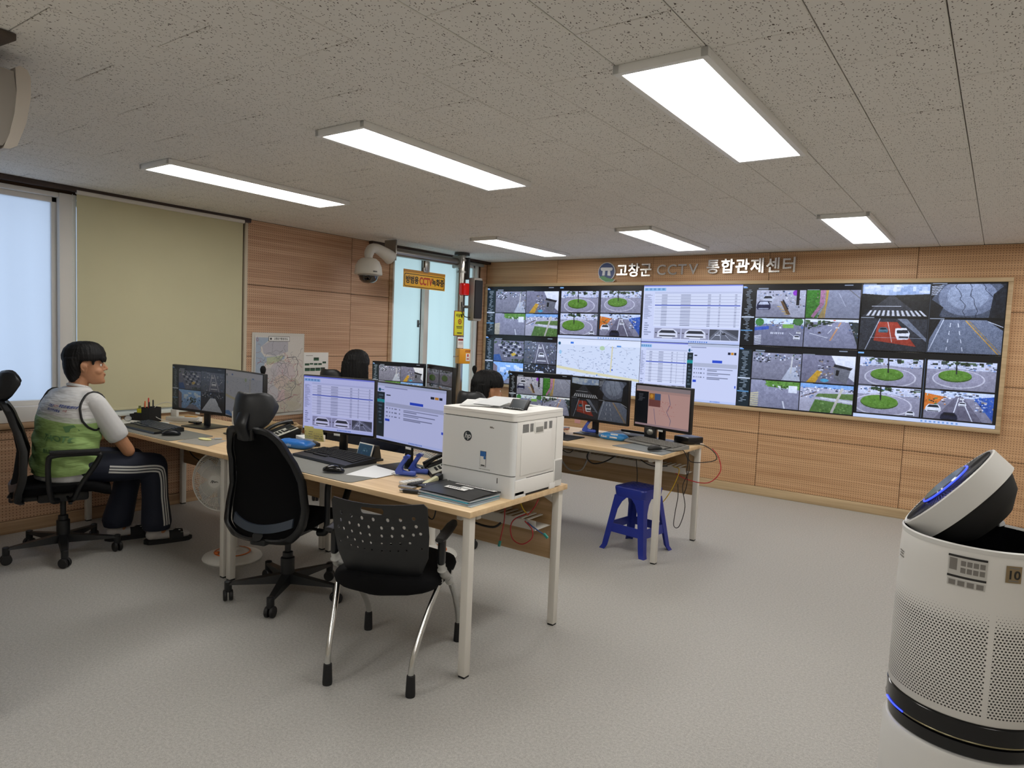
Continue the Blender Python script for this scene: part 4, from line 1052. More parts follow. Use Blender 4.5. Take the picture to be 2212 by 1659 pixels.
# ------------------------------------------------------------------ desktop monitors
def monitor(label, c, yaw, img, strength, w=.54, h=.325, tint=(1, 1, 1), stand=True, base=None, ped='flat', bez=.006, chin=.014, label_tag=True, base_dx=0):
    """c = centre of the panel (world); the stand reaches the desk top"""
    x, y, z = c
    t = thing('monitor', label, 'monitor', (x, y, ZD), yaw, 'desktop monitors')
    zc = z - ZD
    part('housing', box(new_bm(), (0, .016, zc), (w, .030, h), .004), black, t)
    part('rear_cover', box(new_bm(), (0, .042, zc - .02), (w*.55, .03, h*.6), .012), blackm, t)
    s = new_bm(); x0, x1, z0, z1 = -w/2+bez, w/2-bez, zc-h/2+chin, zc+h/2-bez
    s.faces.new([s.verts.new(v) for v in ((x0, 0, z0), (x1, 0, z0), (x1, 0, z1), (x0, 0, z1))])
    part('screen', s, screen_mat(img, strength, tint, 'scr_%s_%d_%d' % (img, int(strength*100), int(tint[0]*100))), t, smooth=0, uv=lambda co, f: ((co.x-x0)/(x1-x0), (co.z-z0)/(z1-z0)))
    if stand:
        part('stand_neck', box(box(new_bm(), (base_dx, .062, (zc-.05)/2+.004), (.055, .02, zc-.05), .006), (base_dx, .055, zc-.06), (.08, .03, .09), .008), black, t)
        part('stand_base', box(new_bm(), (base_dx, .045, .005), (.25, .20, .009), .003), mat('stand_dark', '1f2022', .35), t)
    if label_tag:
        part('asset_label', box(new_bm(), (.0, -.0012, zc-h/2-.004), (.045, .0015, .013), .0005), paper, t, label='small white paper label')
    return t
m1 = monitor('left monitor of the pair before the man in the green vest, dark camera feeds', (-4.54, 2.61, .985), math.radians(7), 'feeds_parking', .17, w=.565, tint=(1.0, .95, .86), base_dx=.02)
m2 = monitor('right monitor of the pair by the olive blind, dim grey map', (-3.985, 2.60, .985), math.radians(-9), 'map', .13, w=.555, tint=(.92, .88, .92), label_tag=False, base_dx=-.05)
m3 = monitor('front monitor left of its pair, spreadsheet rows with three vehicle pictures', (-3.135, 2.66, 1.000), math.radians(10), 'table', .62, h=.335, w=.53, tint=(.80, .82, 1.15))
m4 = monitor('front monitor next to the printer, white report page with a black side menu', (-2.475, 2.575, 1.010), math.radians(-7.5), 'report', .62, w=.575, h=.325, tint=(.80, .83, 1.1), base_dx=-.07)
m5 = monitor('second row monitor before the woman, four camera feeds', (-4.35, 4.36, 1.01), math.radians(13), 'feeds_yard', .75, label_tag=False)
m6 = monitor('second row monitor turned sideways by the steel pole, dim roundabout feeds', (-3.86, 4.36, 1.008), math.radians(-24), 'feeds_rounds', .16, label_tag=False)
m7 = monitor('second row monitor left of the pair on the stool desk, street feeds', (-3.00, 4.60, .988), math.radians(11), 'feeds_cars', .62, w=.545, h=.345, base_dx=.1)
m8 = monitor('second row monitor right of the pair on the stool desk, dark road feeds', (-2.44, 4.56, .993), math.radians(-8), 'feeds_dark', .32, w=.535, h=.335, label_tag=False, stand=True, base_dx=-.06)
m9 = monitor('pink map monitor at the right end of the second row desk', (-1.975, 4.66, .972), math.radians(-15), 'gis', .55, w=.51, h=.325, bez=.014, chin=.02, base_dx=-.03)

def note(name, label, cat, c, s, m, rz=0, rot=None, group=None, bev=.0004):
    return tag(obj(name, box(new_bm(), (0, 0, 0), s, bev, rot), m), label, cat, group, c, rz)
sticky = mat('sticky_yellow', 'dcd68a', .8); pink = mat('sticky_pink', 'd9a3a6', .8)
def scribble(parent, w, h, rows, m=grey_ink, y=-.0016, seed=1, fl=False):
    rr = random.Random(seed); bm = new_bm()
    for k in range(rows):
        z = h/2 - h*(k+1)/(rows+1); x = -w*.42; 
        while x < w*.36:
            l = w*rr.uniform(.04, .12)
            if rr.random() < .8:
                box(bm, (x+l/2, y, z) if not fl else (x+l/2, z, -y), (l, .0004, h/(rows+1)*.3) if not fl else (l, h/(rows+1)*.3, .0004))
            x += l + w*.03
    return part('writing', bm, m, parent, smooth=0)
for k, (dx, lab) in enumerate(((-.205, 'yellow sticky note at the lower left corner of the spreadsheet monitor'), (-.135, 'yellow sticky note right of its neighbour under the spreadsheet monitor'))):
    v = Vector((-3.135, 2.66, 0)) + RZ(math.radians(10)) @ Vector((dx, -.006, 0))
    n_ = thing('sticky_note', lab, 'sticky note', (v.x, v.y, .822 - k*.008), math.radians(10 + k*3), 'sticky notes on the front monitor'); part('note_paper', box(new_bm(), (0, 0, 0), (.072, .0012, .078), .0003, (.1 + k*.08, 0, 0)), sticky, n_); scribble(n_, .072, .07, 4, seed=k)
note('sticky_note', 'yellow sticky note under the street feeds monitor', 'sticky note', (-2.93, 4.595, .806), (.062, .0012, .035), sticky, math.radians(11))
note('sticky_note', 'pink sticky note under the dark road feeds monitor', 'sticky note', (-2.62, 4.575, .812), (.055, .0012, .03), pink, math.radians(-8))
note('sticky_note', 'pink sticky note at the left edge of the second row monitor stand', 'sticky note', (-3.02, 4.57, .81), (.03, .0012, .04), pink, math.radians(11))

# ------------------------------------------------------------------ keyboards, mice, mats
def keyboard(label, loc, rz, w=.45, d=.17, m=black, km=blackm, palm=True, curve=.0):
    t = thing('keyboard', label, 'keyboard', loc, rz)
    bm = new_bm(); rows = []
    for i in range(13):
        x = -w/2 + w*i/12; cv = curve*math.sin(PI*i/12)
        rows.append([Vector((x, -d/2, .003)), Vector((x, -d/2+.006, .014)), Vector((x, -d/2+.055, .018)), Vector((x, d/2-.004+cv, .030)), Vector((x, d/2+cv, .024)), Vector((x, d/2+cv, .002))])
    loft(bm, rows); part('key_case', bm, m, t, smooth=40)
    kb = new_bm(); rr = 6; y0 = -d/2 + (.058 if palm else .014); y1 = d/2 - .012
    for r_i in range(rr):
        y = y0 + (y1-y0)*(r_i+.5)/rr; z = .021 + .011*(r_i)/rr; n = 19
        for k in range(n):
            if r_i == 0 and 4 <= k <= 8:
                if k == 6: box(kb, (-w*.47 + w*.94*(k+.5)/n, y, z), (w*.94/n*4.9, (y1-y0)/rr*.82, .007), .0012, None, 1)
                continue
            x = -w*.47 + w*.94*(k+.5)/n; 
            if k in (14, 15) and False: continue
            box(kb, (x, y + curve*math.sin(PI*(x/w+.5)), z), (w*.94/n*.84, (y1-y0)/rr*.8, .007), .0012, None, 1)
    part('keys', kb, km, t, smooth=30)['kind'] = 'stuff'
    return t
keyboard('black wireless keyboard on the grey mat before the spreadsheet monitor', (-2.975, 2.505, ZD+.003), math.radians(-3), w=.47, d=.215, curve=.02)
keyboard('black keyboard on the grey mat beside the man in the green vest', (-4.62, 2.33, ZD+.003), math.radians(-1), w=.47, d=.20, km=mat('key_bluegrey', '2c3542', .35), curve=.012)
keyboard('grey keyboard at the right end of the second row desk', (-1.925, 4.47, ZD+.006), math.radians(-19), w=.46, d=.165, m=mat('kbd_grey', '8e8c88', .5), km=mat('key_grey', '77756f', .6), palm=False)
def mouse(label, loc, rz, m=blackg):
    t = thing('computer_mouse', label, 'mouse', loc, rz, 'black computer mice')
    bm = new_bm(); rows = []
    for i in range(11):
        u = i/10; y = -.055 + .11*u; w = .031*(1-(2*u-1)**4*.75)*(1-.12*math.sin(u*PI)); h = .036*(math.sin(PI*min(1, .12+u*.80)))**.7
        rows.append([Vector((w*math.cos(2*PI*k/16), y, max(0, .004 + h*.5 + h*.5*math.sin(2*PI*k/16)))) for k in range(16)])
    loft(bm, rows); part('shell', bm, m, t, smooth=60)
    part('wheel', xf(lathe(new_bm(), [(.007, -.003), (.008, 0), (.007, .003)], 14), T(0, .03, .030) @ RY(PI/2)), blackm, t)
    return t
mouse('glossy black mouse on the grey mat near the white sheet', (-2.70, 2.275, ZD+.003), math.radians(-60), mat('mouse_gloss', '0c0c0e', .16))
mouse('black mouse beside the keyboard of the man in the green vest', (-4.28, 2.285, ZD+.003), math.radians(-35), mat('mouse_satin', '15161c', .3))
mouse('black wired mouse on the grey pad at the end of the second row desk', (-1.83, 4.245, ZD+.006), math.radians(-30), mat('mouse_matte', '1b1b1b', .5))
mouse('black mouse on the black pad beside the printer in the second row', (-2.60, 4.30, ZD+.006), math.radians(10), mat('mouse_satin', '15161c', .3))
def flat(name, label, cat, pts, z, th, m, group=None):
    cx = sum(p[0] for p in pts)/len(pts); cy = sum(p[1] for p in pts)/len(pts)
    return tag(obj(name, prism(new_bm(), [(a-cx, b-cy) for a, b in pts], 0, th), m, smooth=0), label, cat, group, (cx, cy, z))
greymat = mat('desk_mat_grey', '7c7b74', .7, bump=.1, bscale=900)
def rr_pts(x0, x1, y0, y1, r=.03): return rrect(x1-x0, y1-y0, r, 5, (x0+x1)/2, (y0+y1)/2)
flat('desk_mat', 'grey desk mat under the keyboard near the printer', 'desk mat', rr_pts(-3.28, -2.47, 2.175, 2.60), ZD, .003, greymat, 'grey desk mats')
flat('desk_mat', 'grey desk mat in front of the man in the green vest', 'desk mat', rr_pts(-4.90, -4.10, 2.172, 2.47, .02), ZD, .003, greymat, 'grey desk mats')
flat('desk_mat', 'grey mat under the grey keyboard on the second row desk', 'desk mat', [(-2.14, 4.235), (-1.735, 4.135), (-1.728, 4.16), (-1.728, 4.50), (-2.05, 4.58)], ZD, .004, mat('mat_bluegrey', '7f8586', .6))
flat('mouse_pad', 'black mouse pad beside the printer on the second row desk', 'mouse pad', rr_pts(-2.75, -2.46, 4.17, 4.42, .01), ZD, .005, blackm)
flat('paper_sheet', 'white sheet of paper lying beside the glossy mouse', 'paper', [(-2.62, 2.285), (-2.455, 2.335), (-2.465, 2.56), (-2.70, 2.55)], ZD+.0035, .0012, paper)
flat('paper_sheet', 'printed sheet under clear film at the edge of the front desk', 'paper', [(-4.06, 2.20), (-3.78, 2.24), (-3.90, 2.44), (-4.15, 2.40)], ZD+.0005, .001, mat('film_sheet', 'bcb7ae', .2, alpha=.8))
flat('sticky_pad', 'pale yellow sticky slip on the grey mat', 'sticky note', oval(-4.02, 2.36, .06, .028), ZD+.004, .003, mat('slip_yellow', 'e6dfa0', .7))

# ------------------------------------------------------------------ printer
pr = thing('laser_printer', 'white office laser printer on the right end of the front desk', 'printer', (-1.94, 2.70, ZD), 0)
PW, PD, PH = .44, .42, .385      # x: -.22..+.22 ; y: -.24..+.18
pm = mat('printer_white', 'eceae6', .45); pm2 = mat('printer_cool', 'e6e8e9', .45); seam = mat('seam_dark', '1a1a1c', .6)
x0, x1, y0, y1 = -.215, .215, -.235, .18
def rbox(x0, x1, y0, y1, z0, z1, r, bm=None):
    bm = bm or new_bm(); pts = rrect(x1-x0, y1-y0, r, 5, (x0+x1)/2, (y0+y1)/2)
    loft(bm, [[Vector((a, b, z)) for a, b in pts] for z in (z0, z1)]); return bm
part('body', rbox(x0+.006, x1-.004, y0+.006, y1, .004, .352, .018), seam, pr)
part('lower_tray', rbox(x0, x1-.001, y0-.002, y0+.12, .0, .100, .022), pm2, pr)
part('front_door', rbox(x0, x1-.002, y0-.004, y0+.10, .104, .345, .024), pm2, pr)
tp = new_bm(); rbox(x0-.001, x1+.001, y0-.004, y1+.002, .349, .372, .024, tp)
# top cover with a sunken paper outlet
o_ = rrect(x1-x0+.002, y1-y0+.006, .024, 5, 0, (y0+y1)/2-.001); hole = [(-.17, -.055), (.045, -.055), (.085, .15), (-.17, .15)]
cov = holes_plate(o_, [hole], .014); xf(cov, RX(-PI/2)); 
for v in cov.verts: v.co = Vector((v.co.x, v.co.y, v.co.z))
if max(v.co.y for v in cov.verts) < .17: xf(cov, Matrix.Scale(-1, 4, (0, 1, 0)))
xf(cov, T(0, 0, .378)); part('top_cover', join(tp, cov), pm, pr)
part('paper_outlet', bx(-.168, .05, -.05, .148, .3722, .3735), mat('outlet_black', '222224', .5), pr, smooth=0)
sd = new_bm(); bx(x1-.008, x1, y0+.02, y1-.07, .085, .347, .003, sd); part('side_panel', sd, pm, pr)
part('side_door', bx(x1-.001, x1+.003, y0+.05, y1-.115, .10, .29, .002), pm, pr)
bx_ = new_bm(); bx(x1-.012, x1+.001, y0+.016, y1-.06, .012, .082, .003, bx_); bx(x1-.012, x1+.001, y0+.016, y0+.09, .0, .03, .003, bx_); bx(x1-.012, x1+.002, y1-.11, y1-.06, .0, .03, .003, bx_); part('side_skirt', bx_, pm, pr)
part('rear_panel', bx(x1-.03, x1+.001, y1-.066, y1, .004, .347, .004), pm, pr)
vg = part('rear_vent', bx(x1-.004, x1+.004, y1-.078, y1-.006, .03, .14, .003), pm, pr)
bm = new_bm()
for k in range(22): bx(x1+.0035, x1+.0046, y1-.072+k*.003, y1-.071+k*.003, .036, .134, 0, bm)
part('vent_slot', bm, mat('slot_grey', 'a2a2a0', .6), vg, smooth=0)['kind'] = 'stuff'
bm = new_bm()
for (ya, yb) in ((-.175, -.125), (-.115, -.085), (.0, .03), (.045, .075)):
    n = int((yb-ya)/.0055)
    for k in range(n): bx(x1-.001, x1+.0008, ya + k*.0055, ya + k*.0055 + .003, .295 if ya < -.1 else .298, .333, 0, bm)
part('side_vent', bm, mat('slot_dark', '4b4b4d', .6), pr, smooth=0)['kind'] = 'stuff'
hd = part('side_handle', bx(x1-.001, x1+.0045, -.082, -.004, .282, .338, .003), pm, pr); part('handle_recess', bx(x1+.001, x1+.0050, -.074, -.012, .288, .315, .002), mat('recess', '8e8d89', .6), hd)
lg = part('logo_disc', xf(lathe(new_bm(), [(.0235, 0), (.0235, .0012)], 40), T(-.05, y0-.004, .258) @ RX(PI/2)), mat('logo_dark', '3d444a', .35, metal=.4), pr)
part('logo_letters', xf(text_bm('hp', .036, .001, .01, shear=.25), T(-.05, y0-.0056, .259)), mat('logo_light', 'd7dadb', .4), lg, smooth=0)
st_ = part('sticker', bx(.028, .062, y0-.0052, y0-.004, .126, .198), mat('sticker_dark', '2b2f38', .5), pr, smooth=0)
part('sticker_blue', bx(.0295, .0605, y0-.0058, y0-.005, .174, .1965), mat('sticker_blue', '2f6db5', .5), st_, smooth=0)
part('sticker_white', bx(.0295, .0605, y0-.0058, y0-.005, .1275, .174), paper, st_, smooth=0)
part('sticker_dot', xf(lathe(new_bm(), [(.0065, 0), (.0065, .0006)], 20), T(.055, y0-.0058, .168) @ RX(PI/2)), MATS['sticker_blue'], st_)
part('sticker_bar', bx(.034, .056, y0-.0062, y0-.0056, .130, .135), ink, st_, smooth=0)
part('model_text', xf(text_bm('Color LaserJet Enterprise', .0062, .0004, .0), T(.055, y0-.0045, .116)), grey_ink, pr, smooth=0)
part('badge_text', box(box(new_bm(), (.086, y0-.0045, .312), (.016, .0006, .007)), (.098, y0-.0045, .3105), (.005, .0008, .004)), grey_ink, pr, smooth=0)
part('tray_mark', bx(.128, .130, y0-.0045, y0-.002, .062, .086), seam, pr, smooth=0)
cp = part('control_panel', xf(box(new_bm(), (0, 0, 0), (.105, .012, .062), .006), T(.105, -.05, .405) @ RX(math.radians(-38))), black, pr)
part('panel_display', xf(bx(-.038, .038, -.0066, -.0058, -.022, .024), T(.105, -.05, .405) @ RX(math.radians(-38))), mat('lcd_grey', '3a4046', .2), cp)
bm = new_bm(); box(bm, (.10, -.088, .387), (.11, .03, .006), .002); part('key_strip', bm, blackg, pr)
bm = new_bm()
for k in range(7): box(bm, (.06+k*.013, -.09, .392), (.008, .008, .004), .001)
part('panel_key', bm, mat('key_lightgrey', '9a9c9e', .4), pr)
# sheets on the printer
for k, (dx, dy, a, c) in enumerate(((-.085, -.02, .5, 'd6d6d4'), (-.06, -.0, .25, 'cfd0d0'), (-.02, .03, -.1, 'e2e2e2'), (.0, .02, .12, 'c9cacc'))):
    o = tag(obj('paper_sheet', box(new_bm(), (0, 0, 0), (.15, .21, .0015), .0004, (.05 + .02*k, .0, 0)), mat('paper_'+c, c, .8)), ['bottom printed sheet fanned out on the printer', 'second printed sheet from the bottom on the printer', 'printed sheet third from the bottom on the printer', 'topmost printed sheet lying on the printer lid'][k], 'paper', 'printed sheets on the printer', (-1.99+dx, 2.66+dy, ZD+.394+k*.005), a)

# ------------------------------------------------------------------ folders, remotes, stapler, punches
fo = Vector((-1.93, 2.343, ZD)); fr_ = math.radians(-2)
for k, (dx, dy, a, th, m_, lab) in enumerate(((.01, -.015, .06, .004, mat('clear_pale', 'c9d6da', .2, alpha=.8), 'clear pale plastic folder, bottom of the pile by the printer'),
        (0, -.005, 0, .007, mat('file_grey', '8f99a3', .35), 'grey document file second from the bottom by the printer'),
        (-.005, 0, -.02, .004, mat('file_cyan', '3fa3bd', .3), 'cyan edged document file in the middle of the pile'),
        (0, 0, .02, .006, mat('file_grey2', 'a9b2bb', .3), 'light grey document file under the black clip folder'))):
    tag(obj('document_file', box(new_bm(), (0, 0, th/2), (.30, .215, th), .0012), m_), lab, 'folder', 'files piled by the printer', (fo.x+dx, fo.y+dy, fo.z + (0, .0042, .0115, .0157)[k]), a + fr_)
cb = thing('clip_folder', 'black clip folder with white label strips on top of the file pile', 'folder', (fo.x, fo.y, fo.z+.022), fr_)
bm = new_bm(); rows = []
for i in range(9):
    u = i/8; x = -.15 + .30*u; rows.append([Vector((x, -.105, .002 + .004*math.sin(u*PI))), Vector((x, -.105, .004+.004*math.sin(u*PI))), Vector((x, .0, .012+.006*math.sin(u*PI))), Vector((x, .11, .010)), Vector((x, .11, .007)), Vector((x, 0, .009+.006*math.sin(u*PI)))])
loft(bm, rows); part('cover', bm, mat('folder_black', '1b1b1e', .35), cb, smooth=60)
part('cover_strip', box(new_bm(), (-.168, .02, .008), (.045, .19, .006), .002, (0, .1, 0)), mat('folder_black', '1b1b1e', .35), cb)
for (cx, cy, w, d, a) in ((.03, .078, .23, .024, 0), (-.01, -.012, .12, .03, 0), (.02, .03, .06, .02, 0)):
    l = part('label_strip', box(new_bm(), (cx, cy, .019 - abs(cy)*.055), (w, d, .0012), .0003, (-.05 if cy > .05 else 0.05, 0, 0)), paper, cb, label='white paper label')
bm = new_bm(); rr2 = random.Random(3)
for k in range(22): box(bm, (-.075 + k*.0095, .078, .0158), (.005, .010, .0008), 0, (-.05, 0, rr2.uniform(-.5, .5)))
for k in range(6): box(bm, (-.05 + k*.013, -.012, .0195), (.007, .009, .0008), 0, (.05, 0, rr2.uniform(-.5, .5)))
part('writing', bm, ink, cb, smooth=0)
part('snap_button', lathe(lathe(new_bm(), [(.003, .012), (.002, .0145)], 10, T(-.165, .10, 0)), [(.003, .012), (.002, .0145)], 10, T(-.165, -.05, 0)), chrome, cb)
def punch(label, loc, rz):
    t = thing('hole_punch', label, 'hole punch', loc, rz, 'blue hole punches'); t.scale = (.76, .76, .78)
    bm = new_bm(); rows = []
    for u, r in ((0, .014), (.08, .017), (.9, .017), (1, .010)): rows.append([Vector((-.01 + .12*u, r*math.cos(2*PI*k/14), .022 + r*math.sin(2*PI*k/14))) for k in range(14)])
    loft(bm, rows); part('body', bm, pblue, t, smooth=50)
    bm = new_bm(); lev = [(-.025, .012), (.01, .012), (.026, .03), (.012, .055), (.022, .075), (.052, .118), (.062, .13), (.05, .138), (.03, .128), (-.012, .065), (-.034, .03)]
    for s in (-1, 1): prism(bm, lev, s*.016, s*.012, 'XZ')
    prism(bm, [(.02, .128), (.045, .142), (.066, .134), (.06, .118), (.035, .112)], -.016, .016, 'XZ'); prism(bm, [(.0, .07), (.012, .06), (.05, .115), (.035, .125)], -.006, .006, 'XZ'); part('lever', bm, pblue, t, smooth=20)
    part('throat_plate', box(new_bm(), (.045, 0, .042), (.05, .02, .006), .001, (0, .3, 0)), chrome, t)
    bm = new_bm(); box(bm, (.04, 0, .0035), (.15, .045, .004), .001); part('base_plate', bm, mat('punch_steel', 'a7a8aa', .3, metal=.9), t)
    part('wire_guide', tube(new_bm(), [(-.02, -.018, .01), (-.055, -.018, .012), (-.055, .018, .012), (-.02, .018, .01)], .002, 6), chrome, t)
    part('set_screw', lathe(new_bm(), [(.008, 0), (.009, .006), (.005, .012)], 12, T(.062, 0, .036)), black, t)
    return t
punch('nearer blue hole punch, left of the two by the white sheet', (-2.43, 2.475, ZD), math.radians(22))
punch('farther blue hole punch, right of the two beside the desk phone', (-2.425, 2.565, ZD), math.radians(20))
punch('blue hole punch at the foot of the dark road feeds monitor', (-2.56, 4.60, ZD+.01), math.radians(10))
def remote(label, loc, rz, l, w, h, m, km, keys):
    t = thing('remote_control', label, 'remote control', loc, rz)
    part('shell', box(new_bm(), (0, 0, h/2), (l, w, h), h*.38), m, t); bm = new_bm()
    for i in range(keys):
        for j in range(3): box(bm, (-l*.36 + l*.6*i/(keys-1), (j-1)*w*.26, h), (l*.04, w*.15, .003), .0008, None, 1)
    part('button', bm, km, t)['kind'] = 'stuff'; return t
remote('white remote control in front of the blue hole punches', (-2.265, 2.385, ZD), math.radians(80), .125, .042, .018, mat('remote_white', 'dddbd5', .4), mat('rkey_grey', 'b9b9b9', .5), 5)
remote('black remote control beside the white one', (-2.20, 2.395, ZD), math.radians(82), .165, .042, .019, blackm, mat('rkey_mid', '56565a', .5), 9)
sp_ = thing('stapler', 'cream and black stapler leaning by the printer foot', 'stapler', (-2.135, 2.385, ZD), math.radians(97))
part('stapler_base', box(new_bm(), (0, 0, .007), (.13, .03, .012), .004), black, sp_); part('arm', box(new_bm(), (.0, 0, .034), (.125, .027, .024), .008, (0, -.16, 0)), mat('stapler_cream', 'c6c39d', .45), sp_); part('head_cap', box(new_bm(), (.055, 0, .042), (.04, .031, .03), .006, (0, -.16, 0)), black, sp_)
note('silver_pouch', 'small silver foil pouch lying in front of the remotes', 'pouch', (-2.21, 2.30, ZD+.006), (.085, .035, .010), mat('foil', 'a5a29c', .25, metal=.6), math.radians(8), bev=.004)
kn = thing('utility_knife', 'black box cutter with metal tip left of the file pile', 'knife', (-2.115, 2.24, ZD+.0), math.radians(20)); part('grip', box(new_bm(), (0, 0, .010), (.10, .024, .018), .007), black, kn); part('tip', box(new_bm(), (-.055, 0, .010), (.022, .02, .014), .005), chrome, kn)

# ------------------------------------------------------------------ desk phones
def phone(label, loc, rz):
    t = thing('desk_phone', label, 'telephone', loc, rz, 'desk telephones')
    bm = new_bm(); prism(bm, [(-.09, 0), (.09, 0), (.09, .075), (.075, .082), (-.09, .022)], -.095, .095, 'YZ'); part('base', bm, black, t, smooth=20)
    R = T(0, -.005, .053) @ RX(math.radians(20))
    part('face_plate', xf(box(new_bm(), (0, 0, 0), (.182, .175, .006), .002), R), mat('phone_face', 'cfcdc2', .4), t)
    part('handset_cradle', xf(box(new_bm(), (-.066, 0, .01), (.045, .17, .016), .006), R), black, t)
    hs = new_bm(); rows = []
    for i in range(13):
        u = -1 + 2*i/12; y = .1*u; zz = .05 - .02*abs(u)**2; w = .017 + .009*abs(u)**3; hh = .011 + .008*abs(u)**3
        rows.append([R @ Vector((-.066 + w*math.cos(2*PI*k/14), y, zz - .01 + hh*math.sin(2*PI*k/14))) for k in range(14)])
    loft(hs, rows); part('handset', hs, mat('handset_black', '0f0f11', .3), t, smooth=60)
    part('phone_display', xf(box(new_bm(), (.028, .058, .006), (.10, .045, .006), .002), R), mat('lcd_dark', '2c3130', .2), t)
    bm = new_bm()
    for i in range(3):
        for j in range(4): box(bm, (-.0 + i*.026, .005 - j*.02, .005), (.018, .012, .006), .002, None, 1)
    lathe(bm, [(.015, .003), (.014, .008)], 16, T(.05, .022, 0)); xf(bm, R); part('dial_key', bm, blackm, t)
    return t
phone('black and white desk phone beside the map poster', (-3.735, 2.72, ZD), math.radians(-20))
phone('desk phone tucked behind the blue hole punches at the printer', (-2.285, 2.66, ZD), math.radians(-38))
# small black router-like box + cable near that phone
note('power_adapter', 'small black power adapter behind the hole punches', 'adapter', (-2.31, 2.83, ZD+.018), (.07, .045, .034), black, .4, bev=.004)

mat('patch_pale', 'bcd3e6', .4)
def tissue(label, loc, rz, l=.2, c='2f7fd0', flap=True, grp=None):
    t = thing('wet_wipe_pack', label, 'wipes', loc, rz)
    bm = new_bm(); rows = []; rr = random.Random(int(l*1000))
    for i in range(15):
        u = i/14; x = -l/2 + l*u; e = abs(2*u-1)**8; w = .05*(1-.12*e); h = .022*(1-e) + .004; zc = .024 + rr.uniform(-.001, .001)
        rows.append([Vector((x, w*sgp(math.cos(2*PI*k/16), .7), zc + h*sgp(math.sin(2*PI*k/16), .7)*(1+rr.uniform(-.08, .08)))) for k in range(16)])
    loft(bm, rows); part('pouch', bm, mat('pack_'+c, c, .3, bump=.6, bscale=60), t, smooth=60)
    if flap:
        part('lid', box(new_bm(), (.022, -.043, .034), (.062, .034, .006), .003, (math.radians(62), 0, 0)), white, t); part('print_patch', box(new_bm(), (-.0, .005, .0465), (.11, .035, .002), .001), mat('patch_pale', 'bcd3e6', .4), t)
    return t
w_ = tissue('blue wet wipe pack lying behind the grey mat near the phone', (-3.44, 2.60, ZD), math.radians(12), .24, '2a78cf', False)
part('pack_text', xf(text_bm('Quality', .022, .0006, .01), T(-.02, -.0525, .024)), MATS['patch_pale'], w_, smooth=0)
w2_ = tissue('blue wet wipe pack with a white lid on the second row desk', (-2.265, 4.50, ZD), math.radians(-2), .205, '2f86c8')
part('pack_text', xf(text_bm('Kleen', .022, .0006, .02), T(-.055, -.052, .026)), paper, w2_, smooth=0)

# picture stands
ps = thing('picture_stand', 'small black stand holding a framed blue picture before the monitors', 'picture stand', (-2.845, 2.655, ZD), math.radians(-5))
part('stand', prism(box(new_bm(), (0, 0, .006), (.13, .085, .012), .002), [(-.035, .01), (.035, .01), (.02, .085), (.0, .085)], -.055, .055, 'YZ'), black, ps)
part('picture_frame', box(new_bm(), (-.005, -.033, .055), (.125, .006, .085), .001, (-.3, 0, 0)), white, ps)
im = canvas(96, 64, '27506e'); clutter(im, 0, .5, 1, 1, 40, ['2f6fae', '3c5a86', '6d5a8c', '1f3f60']); clutter(im, .3, .2, .8, .5, 30, ['c8d4de', '5fb0c8', '30405a']); image('pic_blue', im)
s = new_bm(); s.faces.new([s.verts.new(v) for v in ((-.058, 0, -.037), (.058, 0, -.037), (.058, 0, .037), (-.058, 0, .037))])
part('picture', xf(s, T(-.005, -.0365, .055) @ RX(-.3)), print_mat('pic_blue', .3), ps, smooth=0, uv=None)
def fix_uv(o, w, h):
    me = o.data; L = me.uv_layers.new(name='UVMap')
    co = [(0, 0), (1, 0), (1, 1), (0, 1)]
    for p in me.polygons:
        for i, l in enumerate(p.loop_indices): L.data[l].uv = co[i % 4]
fix_uv([c for c in ps.children if c.name.startswith('picture') and 'frame' not in c.name and 'stand' not in c.name][0], 1, 1)
cal = thing('desk_calendar', 'tall desk calendar with a green and brown cartoon picture, half behind a monitor', 'calendar', (-3.605, 2.86, ZD), math.radians(-12))
part('calendar_stand', prism(box(new_bm(), (0, 0, .02), (.17, .09, .04), .003), [(-.04, .02), (.04, .02), (.02, .20), (.01, .20)], -.07, .07, 'YZ'), white, cal)
im = canvas(80, 120, '7fb4dc'); clutter(im, 0, 0, 1, .35, 60, ['5d9a45', '4a7f38', '79b35a']); R_(im, 0, .68, 1, 1, '9a5f3c'); E_(im, .35, .6, .2, .13, 'f0efe9'); E_(im, .75, .66, .18, .12, 'f0efe9'); clutter(im, .1, .74, .9, .98, 26, ['b8452f', 'd6d2c8', '6d4430', '3e79b0']); image('pic_cal', im)
part('calendar_page', xf(box(new_bm(), (0, 0, 0), (.15, .003, .20), .001), T(0, -.032, .125) @ RX(-.12)), white, cal)
s = new_bm(); s.faces.new([s.verts.new(v) for v in ((-.066, 0, -.085), (.066, 0, -.085), (.066, 0, .08), (-.066, 0, .08))])
cp_ = part('picture', xf(s, T(0, -.0345, .125) @ RX(-.12)), print_mat('pic_cal', .4), cal, smooth=0); fix_uv(cp_, 1, 1)
note('document_tray', 'black document tray with white papers beside the desk phone', 'tray', (-3.50, 2.70, ZD+.011), (.22, .15, .02), black, -.35, bev=.003)
note('paper_stack', 'white papers in the black tray beside the desk phone', 'paper', (-3.50, 2.71, ZD+.036), (.15, .06, .028), paper, -.35, bev=.002)
cl = new_bm(); rr3 = random.Random(8)
for k in range(14):
    x = -.19 + k*.028; tube(cl, smooth_path([(x, -.05, .03), (x+.03, -.02, .075+rr3.uniform(-.01, .01)), (x+.06, .02, .09+rr3.uniform(-.02, .015)), (x+.1, .05, .03)], 4), .012, 6)
tag(obj('cloth_bag', cl, mat('beige_cloth', '9c8360', .9, bump=.4, bscale=200), smooth=60), 'crumpled beige cloth bag on the front desk below the map', 'bag', None, (-3.96, 2.84, ZD - .02))

